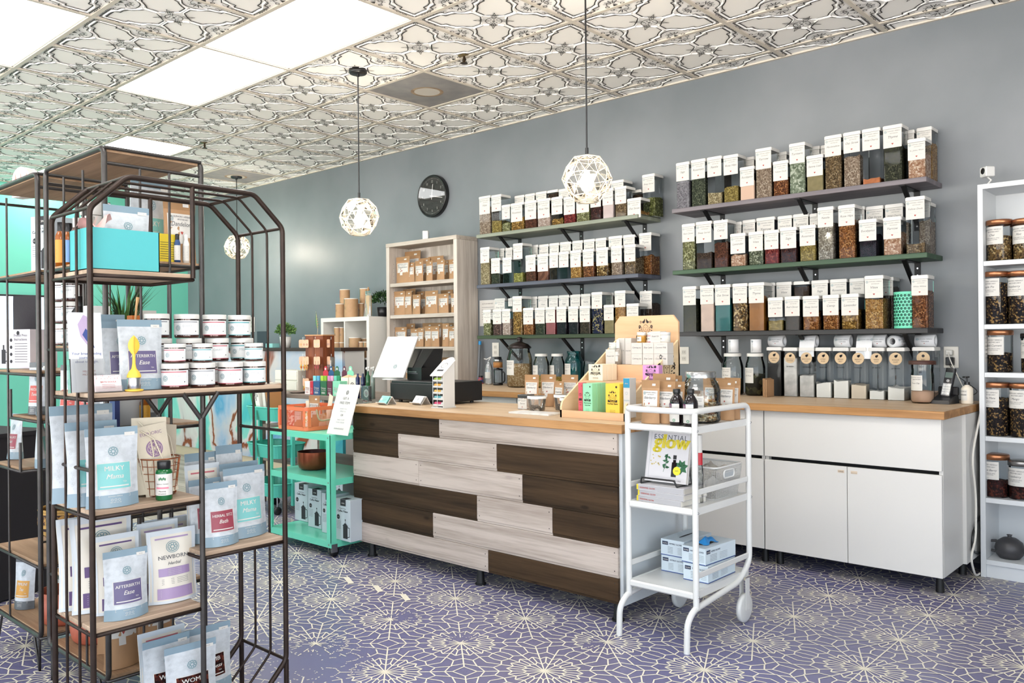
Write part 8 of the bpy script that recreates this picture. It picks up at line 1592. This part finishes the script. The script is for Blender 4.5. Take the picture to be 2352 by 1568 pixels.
p = at(308, 884, X=-2.452); t = empty('tea_infuser', (-2.452, p.y, z1+.0006), pi/2, 'yellow leaf shaped tea infuser standing on its saucer', 'tea infuser'); M_YS = mat('silicone_yellow', '#e0b840', .45)
m = MB(); m.lathe([(0, 0), (.024, 0), (.026, .005), (.018, .006), (0, .006)], M_YS, 24); m.build('saucer', t); m = MB(); m.lathe([(.0175, .006), (.0185, .008), (.0185, .040), (.0175, .042)], M_STEEL, 24); m.build('steel_basket', t)
m = MB(); m.lathe([(.0195, .040), (.0195, .046), (.015, .056), (.007, .066), (.0045, .08), (.004, .112)], M_YS, 20); m.build('handle', t); m = MB()
m.grid(lambda a_, b_: ((2*a_-1)*.017*sin(pi*min(1, b_*.97+.03))**.8, -.003*cos((2*a_-1)*1.5), .105+.058*b_), 6, 10, M_YS); m.grid(lambda a_, b_: ((2*a_-1)*.017*sin(pi*min(1, b_*.97+.03))**.8, .003*cos((2*a_-1)*1.5), .105+.058*b_), 6, 10, M_YS, flip=True); m.tube([(0, -.004, .108), (0, -.0045, .158)], .0008, mat('silicone_dark', '#b8922c', .5), 5); m.build('leaf', t)
# upper hanging shelf: turquoise bin
TB0, TB1 = at(206, 620, X=-2.455).y, at(366, 620, X=-2.455).y; hT = at(300, 534, X=-2.455).z-zu
t = empty('turquoise_bin', (0, 0, zu+.0006), 0, 'glossy turquoise open bin on the small upper shelf', 'bin'); M_TQ = mat('turquoise', '#4fa8ab', .25, spec=.5)
xf, xb = -2.452, -2.60
m = MB(); h0 = hT+.006
for (xa, ya, xb_, yb_) in ((xf-.003, TB0, xf, TB1), (xb, TB0, xb+.003, TB1), (xb, TB0, xf, TB0+.003), (xb, TB1-.003, xf, TB1)): m.box(xa, xb_, ya, yb_, 0, h0, M_TQ)
m.box(xb, xf, TB0, TB1, 0, .003, M_TQ); m.build('bin_body', t)
teap('teal', 237, 342, 474, -2.555, zu+.001, 'white pouch standing in the turquoise bin', rz=0., tilt=0)
rr = random.Random(2); M_TIS = mat('tissue_pink', '#d9a9a4', .8); m = MB(); m.grid(lambda a_, b_: (-2.52+.05*a_-.06*b_, TB0-.012+.055*b_+.05*a_, zu+hT+.002+.03*sin(a_*5)*cos(b_*4)+.02*a_+.01*rr.random()), 7, 7, M_TIS); m.grid(lambda a_, b_: (-2.50-.05*a_, TB0+.012+.03*b_, zu+hT-.01+.055*b_*(1-a_)+.008*rr.random()), 5, 5, M_LABEL); tag(m.build('tissue_paper'), 'crumpled pink tissue paper at the left of the turquoise bin', 'tissue paper')
# wire basket with muslin bags, green bottle
M_CUW = mat('copper_wire', '#a6623f', .3, metal=.8); yb0, yb1 = at(330, 1120, X=-2.52).y, at(425, 1120, X=-2.52).y; ycb = (yb0+yb1)/2; t = empty('copper_wire_basket', (-2.555, ycb, z2_+.0006), 0, 'copper wire basket of muslin bags on the second shelf', 'basket'); r = (yb1-yb0)/2*.93; hb_ = .115
m = MB()
for k in range(6): z = .003+k*(hb_-.003)/5; rk = r*(.78+.22*z/hb_); m.tube([(rk*cos(a_), rk*sin(a_), z) for a_ in [j*pi/14 for j in range(28)]], .0012 if k < 5 else .0024, M_CUW, 5, closed=True)
for j in range(18): a_ = j*pi/9; m.tube([(r*.78*cos(a_), r*.78*sin(a_), .003), (r*cos(a_), r*sin(a_), hb_)], .0012, M_CUW, 5)
for j in range(7): y = -r*.7+j*r*.233; m.tube([(-sqrt(max(0, (r*.78)**2-y*y)), y, .003), (sqrt(max(0, (r*.78)**2-y*y)), y, .003)], .0012, M_CUW, 5)
m.build('wire', t)
for i, (dx, dy, s_, rz, lb) in enumerate(((.02, .0, .215, 1.5, 'muslin bag with a purple round print in the copper basket'), (-.0, -.03, .235, 1.2, 'rumpled muslin bag at the left of the copper basket'), (-.028, .025, .21, 1.9, 'muslin bag at the back of the copper basket'))):
    t = empty('muslin_bag', (-2.555+dx, ycb+dy, z2_+.006), 0, lb, 'bag', 'muslin bags in the copper basket'); t.rotation_euler = (-.1, .15*(i-1), rz); m, q, me = pouch_mesh('pouch', .10, s_, .05, ((0, 1, M_MUS),), 40+i, 10); inst(me, 'bag_body', t)
    if i == 0: p = MB(); M_PP = mat('print_purple', '#8d7090', .7); q_ = lambda u, v: q(u, v); p.disc(q_, 0, s_*.66, .026, M_PP, 24); q2_ = lambda u, v: q(u, v)-Vector((0, .0006, 0)); [p.ring(q2_, .011*cos(k*1.047), s_*.66+.011*sin(k*1.047), .011, .0012, M_MUS, 14) for k in range(6)]; p.text('EUPHORIC', q_, 0, s_*.86, .014, M_PP, fit=.07); p.build('print', t)
    m = MB(); m.tube([(-.03, -.01, s_*.95), (0, -.02, s_*.8), (.01, -.03, s_*.5), (.0, -.035, s_*.3)], .0022, M_MUS, 6); m.build('drawstring', t)
p = at(376, 1137, X=-2.465); t = empty('pill_bottle', (-2.462, p.y, z2_+.0006), .9, 'green glass supplement bottle with black cap by the copper basket', 'bottle'); M_GB2 = mat('bottle_green', '#0f5a2c', .12, spec=.6); h = at(376, 1058, X=-2.465).z-z2_; r = (at(397, 1100, X=-2.465).y-at(356, 1100, X=-2.465).y)/2*.88
m = MB(); m.lathe([(0, 0), (r*.95, 0), (r, .003), (r, h*.70), (r*.9, h*.77), (r*.66, h*.80)], M_GB2, 28); m.build('bottle_body', t); m = MB(); m.lathe([(r*.76, h*.80), (r*.80, h*.81), (r*.80, h-.002), (r*.76, h), (0, h)], M_BLACK, 28); m.build('cap', t)
m = MB(); f = wrap(r+.0006, 0, -pi/2); m.rect(f, -r*1.5, r*1.5, h*.13, h*.68, M_LABEL, 12, 1); f = wrap(r+.001, 0, -pi/2); gl = mat('leaf_print', '#1c6b40', .6)
for k in range(5):
    for e in (-1, 1): u, v = -r*.35+r*.22*k*.8, h*(.50+.02*(k % 2)); m.poly(f, [(u, v), (u+e*r*.10, v+h*.05), (u, v+e*h*.0+h*.09), (u-e*r*.02, v+h*.04)], gl)
m.text('Euphoric Herbals', f, 0, h*.41, h*.06, M_INK, shear=.3, fit=r*1.5); m.rect(f, -r*.8, r*.8, h*.30, h*.345, mat('band_rose', '#d07a8c', .5), 8, 1); m.text('Placenta', f, 0, h*.22, h*.055, M_INKD, shear=.3); m.text('VITAMINS', f, 0, h*.155, h*.045, M_INKD); m.build('label', t)
# ------------------------------------------------------------------ goods on the taller racks
def bottle(X, px_, yt, z, r, body, capc, lb, lbl=None, Y=None, capf=.2, name='bottle', cat='bottle', grp='bottles on the tall racks'):
    a = at(px_, yt, X=X) if Y is None else at(px_, yt, Y=Y); p = (X, a.y) if Y is None else (a.x, Y); h = a.z-z; t = empty(name, (p[0], p[1], z+.0006), .9, lb, cat, grp)
    m = MB(); m.lathe([(0, 0), (r, 0), (r, h*(.88-capf)), (r*.62, h*(1-capf))], body, 20); m.build('bottle_body', t); m = MB(); m.lathe([(r*.66, h*(.99-capf)), (r*.66, h-.002), (0, h)], capc, 18); m.build('cap', t)
    if lbl: m = MB(); f = wrap(r+.0006, 0, -pi/2); m.rect(f, -r*1.4, r*1.4, h*.1, h*(.8-capf), lbl, 8, 1); [m.line(wrap(r+.001, 0, -pi/2), [(-r*.6, h*(.2+.09*k)), (r*.6, h*(.2+.09*k))], .001, M_INKD) for k in range(3)]; m.build('label', t)
    return t
M_AMBG = mat('amber_glass', '#8a4a12', .12, spec=.6); zA = 1.50
bottle(-2.83, 427, 538, zA, .011, mat('roller_white', '#dcdad4', .3), M_LIDW, 'white capped roller bottle right of the turquoise bin', M_LABEL); bottle(-2.83, 407, 537, zA, .0105, mat('roller_blue', '#2b4a78', .3), M_BLACK, 'black capped roller bottle beside the yellow box', M_LABEL)
a, b = at(367, 536, X=-2.84), at(400, 536, X=-2.84); t = empty('yellow_box', (-2.84, (a.y+b.y)/2, zA+.0006), pi/2, 'yellow printed carton behind the turquoise bin', 'box'); W = b.y-a.y+.02; h = a.z-zA; m = MB(); m.box(-W/2, W/2, 0, .05, 0, h, mat('carton_yellow', '#d6bc2c', .5)); m.build('carton', t); m = MB(); [m.line(front(-.0006), [(-W*.35, h*(.15+.08*k)), (W*.35, h*(.15+.08*k))], .0016, M_INKD) for k in range(8)]; m.build('print', t)
bottle(None, 141, 510, zA, .021, M_AMBG, M_BLACK, 'amber dropper bottle with blue and orange label on the upper rack shelf', mat('label_orange', '#c98a2c', .5), Y=1.16); bottle(None, 158, 512, zA, .019, M_AMBG, M_BLACK, 'second amber dropper bottle on the upper rack shelf', mat('label_blue', '#6a93c4', .5), Y=1.17)
bottle(None, 178, 500, zA, .024, mat('jar_brownish', '#4a3226', .2), M_LIDW, 'dark bottle with white cap behind the pink tissue', M_LABEL, Y=1.18); bottle(None, 205, 496, zA, .026, mat('jar_brownish', '#4a3226', .2), M_LIDW, 'dark bottle with white cap between post and tissue', M_LABEL, Y=1.19)
tea('teal', (-2.95, 1.33, zA+.0006), 'large silver grey pouch with black top on the upper rack shelf', w=.16, h=.30, rz=pi/2+.2, tilt=-.1); kraft(3, (-2.86, 1.41, zA+.0006), pi/2, 'kraft pouch behind the turquoise bin on the upper rack shelf', 'kraft pouches on the tall racks', h=.235)
# shelf level with salve jars, grass plant and small cartons
zA2 = 1.215
for i, (x, yt, lb) in enumerate(((338, 735, 'small supplement bottle right of the plant'),)): bottle(-2.82, x+12, 742, zA2, .02, M_LIDW, M_BLACK, lb, M_LABEL)
a = at(285, 690, X=-2.92); t = empty('grass_plant', (-2.93, a.y, zA2+.0006), 0, 'spiky grass plant behind the leaflets on the tall rack', 'plant'); m = MB(); m.lathe([(0, 0), (.03, 0), (.038, .06), (.034, .06), (.0, .055)], M_POTB, 20); m.build('pot', t); m = MB(); rr = random.Random(4)
for k in range(90):
    a_ = rr.uniform(0, 6.3); b_ = rr.uniform(.1, .6); L = rr.uniform(.10, .2); o = Vector((.02*cos(a_), .02*sin(a_), .05)); d = Vector((cos(a_)*b_, sin(a_)*b_, 1)).normalized(); s_ = Vector((-sin(a_), cos(a_), 0))*.003
    m.add([o-s_, o+s_, o+d*L*.6+s_*.8, o+d*L*.6-s_*.8, o+d*L+Vector((cos(a_), sin(a_), -.5))*.02], [(0, 1, 2, 3), (3, 2, 4)], rr.choice([M_LEAF, M_LEAFD, M_LEAF]))
m.build('blades', t)
for i, (px0, X, w_, h_, c, lb) in enumerate(((228, -2.86, .07, .13, '#cfd0cc', 'white printed carton behind the rack post'), (250, -2.82, .05, .085, '#c9ccd0', 'small white and red carton by the rack post'), (315, -2.84, .035, .10, '#c9702a', 'orange carton behind the wooden spoon'), (340, -2.90, .06, .12, '#d3cfc9', 'white carton at the back of the level with the grass plant'))):
    a = at(px0, 740, X=X); t = empty('small_carton', (X, a.y, zA2+.0006), pi/2, lb, 'box', 'small cartons on the tall rack'); m = MB(); m.box(-w_/2, w_/2, 0, .04, 0, h_, mat('sc_'+c, c, .5), ch=.0006); m.build('carton', t); m = MB(); [m.line(front(-.0006), [(-w_*.35, h_*(.2+.1*k)), (w_*.35, h_*(.2+.1*k))], .0014, M_INKD) for k in range(6)]; m.build('print', t)
a = at(320, 735, X=-2.80); t = empty('wooden_spoon', (-2.82, a.y-.012, zA2+.0006), 0, 'pale wooden spoon leaning beside the orange carton', 'spoon'); m = MB(); m.tube([(0, 0, .0), (.0, .012, .13), (-.003, .018, .16)], [.004, .004, .006], mat('spoon_wood', '#c49a6a', .6), 8); m.build('handle', t)
zz = zA2+.0006
for j in range(3):
    for i in range(2):
        X_, Y_ = AX0+.07+.072*i, 1.155; t = empty('salve_jar', (X_, Y_, zz+j*.0785), .5, 'grey salve jar stack by the rack corner, %s column, %s layer' % (ORD[i], ORD[j]), 'jar', 'grey salve jars on the tall racks'); B, L_, P = jar_mesh(.034, .077, 2, 'DIARY'); inst(B, 'jar_body', t); inst(L_, 'lid', t); inst(P, 'label', t)
for i, (px0, yt, r, c, lb) in enumerate(((182, 680, .03, M_BLACK, 'black dropper bottle with white label behind the leaflets'), (152, 690, .02, M_AMBG, 'small amber bottle beside the stacked grey jars'))): bottle(None, px0, yt, zA2, r, c, M_BLACK, lb, M_LABEL, Y=1.17)
# shelf .945: grey box, amber bottle, red tea pouches
zA3 = .945; a, b = at(268, 900, X=-2.83), at(322, 900, X=-2.83); m = MB(); m.box(-.045, .045, 0, .12, 0, .165, mat('box_grey', '#b9bcbe', .5), ch=.001); tag(m.build('plain_grey_box', None, (-2.83, (a.y+b.y)/2, zA3+.0006), rz=pi/2), 'plain pale grey box left of the amber bottle under the jar shelf', 'box')
bottle(-2.82, 333, 900, zA3, .017, M_AMBG, MATS['brass'] if 'brass' in MATS else M_BLACK, 'amber glass bottle with orange label under the jar shelf', mat('label_amber', '#d39a2c', .5))
a = at(268, 960, X=-2.80); m = MB(); m.box(-.008, .008, 0, .04, 0, .11, mat('navy_box', '#1e2f6b', .4)); tag(m.build('navy_carton', None, (-2.81, 1.165, zA3+.0006), rz=pi/2), 'slim navy blue carton behind the teal labelled pouches', 'box')
tea('brick', (AX0+.10, 1.16, zA3+.0006), 'red labelled pouch with dark band near the rack corner', rz=.45, w=.10, h=.20); tea('brick', (AX0+.24, 1.17, zA3+.0006), 'red labelled pouch with dark band further right on the tall rack', rz=.5, w=.10, h=.19); tea('brick', (AX0+.34, 1.32, zA3+.0006), 'red labelled pouch at the back of the tall rack', rz=.7, w=.10, h=.19)
bottle(-2.83, 340, 1150, .66, .022, mat('dark_red_glass', '#3a1210', .15), M_BLACK, 'dark red bottle seen above the third shelf pouches', M_LABEL); bottle(-2.86, 372, 1140, .66, .022, mat('dark_red_glass', '#3a1210', .15), M_BLACK, 'second dark red bottle behind the copper basket', M_LABEL)
for i, (x, y, k, h_, lb) in enumerate(((-2.85, 1.19, 3, .25, 'kraft bag with clear window at the bottom of the tall rack'), (-2.89, 1.335, 0, .24, 'kraft bag at the bottom right of the tall rack'), (-3.0, 1.37, 3, .22, 'kraft bag at the bottom back of the tall rack'), (-3.02, 1.22, 1, .21, 'kraft bag at the bottom left of the tall rack'))): kraft(k, (x, y, .1406), pi/2, lb, 'kraft pouches on the tall racks', h=h_)
M_TER = mat('terracotta', '#a9573f', .55, var=.1, vscale=30)
def pot(x, y, z, r, h, lb): t = empty('terracotta_pot', (x, y, z+.0006), 0, lb, 'pot'); m = MB(); m.lathe([(0, 0), (r*.82, 0), (r*.93, h*.08), (r, h*.3), (r*1.02, h), (r*.96, h), (r*.94, h*.3), (0, .008)], M_TER, 40); m.build('pot_body', t)
pot(BX1_-.11, 1.25, .14, .095, .125, 'terracotta bowl on the bottom shelf of the far left rack'); pot(AX0+.11, 1.25, .14, .095, .125, 'terracotta bowl on the bottom shelf behind the rack posts')
tea('mustard', (at(50, 1405, Y=1.18).x, 1.19, .1406), 'mustard labelled pouch in front on the lowest far left shelf', rz=.55, w=.095, h=.205); tea('mustard', (at(78, 1405, Y=1.14).x+.0, 1.33, .1406), 'mustard labelled pouch just behind the foremost mustard one', rz=.9, w=.09, h=.19); tea('mustard', (BX1_-.2, 1.37, .1406), 'mustard labelled pouch at the back of the lowest far left shelf', rz=.5, w=.1, h=.21)
tea('brick', (at(80, 955, Y=1.17).x, 1.18, .9456), 'red labelled pouch on the small shelf at the far left', rz=.5, w=.09, h=.205); tea('maroon', (at(35, 1085, Y=1.2).x, 1.2, .7406), 'grey based pouch leaning on the far left shelf', rz=.2, w=.09, h=.19); tea('teal', (at(78, 1085, Y=1.15).x-.02, 1.19, .7406), 'plain silvery pouch seen from behind on the far left shelf', rz=2.6, w=.10, h=.22, price=False)
tea('brick', (-3.50, 1.395, .4006), 'red labelled pouch with dark base under the woven basket', rz=.5, w=.09, h=.16)
# woven basket
p = at(100, 1165, Y=1.17); t = empty('woven_basket', (-3.487, 1.25, .47), 0, 'woven brown and straw basket with looped handle at the far left', 'basket'); m = MB(); bs = [mat('straw', '#b08a4a', .8, bump=1., bscale=90), mat('straw_brown', '#3a2216', .8, bump=1., bscale=90, col2='#a37a3c', var=.3, vscale=90, pos=(.45, .5)), mat('straw_dark', '#2a1719', .8)]
rings = [(.070, .0, 0), (.085, .018, 1), (.095, .036, 0), (.100, .048, 2), (.102, .062, 0), (.102, .078, 1), (.100, .100, 1), (.096, .112, 0)]
m.lathe([(0, .0), (.07, .0)], bs[0], 36)
for (r0, z0, c0), (r1, z1_, c1_) in zip(rings[:-1], rings[1:]): m.lathe([(r0, z0), (r1, z1_)], bs[c1_], 36)
m.tube([(.096*cos(a_), .096*sin(a_), .112) for a_ in [k*pi/18 for k in range(36)]], .006, bs[0], 8, closed=True); m.build('weave', t); m = MB(); m.tube(bend([(-.08, -.03, .11), (-.06, -.01, .19), (.05, .0, .21), (.085, .02, .11)], .08, 6), .007, bs[0], 8); m.build('handle', t)
m = MB(); m.tube([(-.1, 0, -.008), (.1, 0, -.008)], .004, M_IRONG, 6); m.tube([(0, -.1, -.008), (0, .1, -.008)], .004, M_IRONG, 6); m.tube([(.1, 0, -.008), (.1, 0, -.06)], .004, M_IRONG, 6); m.build('wire_support', t)
# upper goods on the far left rack
press_box((at(88, 600, Y=1.16).x, 1.17, 1.5006), .35, 'coffee maker box in the top compartment of the far left rack', W=.11, D=.11, h=.215)
t = empty('white_canister', (at(128, 560, Y=1.2).x+.02, 1.34, 1.5006), 0, 'large white tub with screw lid in the top rack compartment', 'tub'); m = MB(); m.lathe([(0, 0), (.055, 0), (.055, .21), (.05, .22)], M_LIDW, 32); m.build('tub_body', t); m = MB(); m.lathe([(.052, .222), (.056, .226), (.056, .27), (.053, .274), (0, .274)], M_LIDW, 32); m.build('lid', t)
t = empty('round_pink_box', (at(48, 420, Y=1.25).x, 1.25, 1.858), .35, 'white and pink round topped printed carton on top of the far left rack', 'box'); m = MB(); P = [(-.055, 0), (.055, 0), (.055, .07)]+[(.055*cos(a_), .07+.06*sin(a_)) for a_ in [k*pi/10 for k in range(1, 10)]]+[(-.055, .07)]; T_ = Matrix(((1, 0, 0, 0), (0, 0, 1, 0), (0, -1, 0, 0), (0, 0, 0, 1))); m.prism([(a_, -b_) for a_, b_ in P], 0, .05, mat('carton_blush', '#dccfc8', .5), T=T_); m.build('carton', t)
m = MB(); f = front(-.0006); gp, pk_ = mat('leaf_deep', '#3f4f2c', .6), mat('petal_rose', '#d18a80', .6)
for e in (-1, 0, 1): m.poly(f, [(e*.012, .03), (e*.03-.008, .06), (e*.034, .105), (e*.03+.008, .06)], pk_)
for e in (-1, 1): m.poly(f, [(0, .025), (e*.015, .055), (e*.044, .075), (e*.035, .04)], gp)
m.text('ALIPA', f, 0, .006, .02, gp, bold=.06); m.build('print', t)
t = empty('printed_box', (at(40, 845, Y=1.2).x-.05, 1.2, 1.1206), .35, 'white box with coffee press drawings and instructions at the far left', 'box'); m = MB(); m.box(-.10, .10, 0, .13, 0, .165, mat('box_instr', '#cfcbd2', .5), ch=.001); m.build('carton', t)
m = MB(); f = front(-.0006); m.text('French Press', f, .045, .135, .016, M_INKD, fit=.08); m.text('Instructions', f, .045, .118, .016, M_INKD, fit=.08); [m.line(f, [(.01, .105-.011*k), (.085, .105-.011*k)], .002, M_INKD) for k in range(8)]; m.rect(f, -.07, -.045, .02, .08, M_INKD); m.rect(f, -.062, -.053, .08, .1, M_INKD); m.line(f, [(-.045, .07), (-.03, .065), (-.03, .035), (-.045, .03)], .004, M_INKD); m.disc(f, .03, .15, .009, M_INKD, 14); [m.disc(f, -.012, .03+.03*k, .008, M_INKD, 6) for k in range(4)]; m.build('print', t)
t = empty('book_stack', (AX0+.13, 1.16, 1.2156), 0) if False else None
a = at(28, 720, Y=1.3); t = empty('dark_cloth_bag', (a.x-.02, 1.36, 1.1206), .4, 'charcoal cloth tote bag slumped behind the instruction box', 'bag'); m, q, me = pouch_mesh('pouch', .16, .33, .10, ((0, 1, mat('cloth_charcoal', '#2a272b', .9, bump=.6, bscale=120)),), 77, 12); inst(me, 'bag_body', t)
t = empty('wall_screen', (XL+.012, 2.75, 1.05), 0, 'pale lit screen on the mint wall behind the racks', 'screen'); m = MB(); m.box(0, .03, -.62, .62, 0, .72, M_BLACK, ch=.004); m.build('frame', t); m = MB(); m.rect(side(.0312), -.60, .60, .02, .70, mat('screen_glow', '#c9dbf2', .3, emit=.9)); m.build('display', t)
# dark draped table and fur throw glimpsed at the far left
t = empty('draped_table', (-4.75, 1.28, 0), .3, 'dark draped table behind the far left rack', 'table'); m = MB(); m.grid(lambda a_, b_: ((-.30+.6*a_)*(1+.03*sin(b_*20)), -.2-.015*sin(a_*40)*(1-b_), .78*b_), 40, 6, mat('drape_black', '#151216', .9)); m.box(-.30, .30, -.2, .2, .78, .80, MATS['drape_black']); m.box(-.295, .295, -.19, .2, .01, .78, MATS['drape_black']); m.build('drape', t)
t = empty('fur_throw', (-6.35, 1.95, 0), .4, 'shaggy brownish pink fur pouffe on the planks at the far left', 'pouffe'); m = MB(); rr = random.Random(12); m.grid(lambda a_, b_: ((.35+.02*rr.random())*sin(b_*pi)**.5*cos(a_*2*pi), (.35+.02*rr.random())*sin(b_*pi)**.5*sin(a_*2*pi), .17+.17*cos(b_*pi)+.02*rr.random()), 48, 18, mat('fur_pink', '#a08580', .95, bump=1., bscale=40, var=.35, vscale=14)); m.build('fur', t)
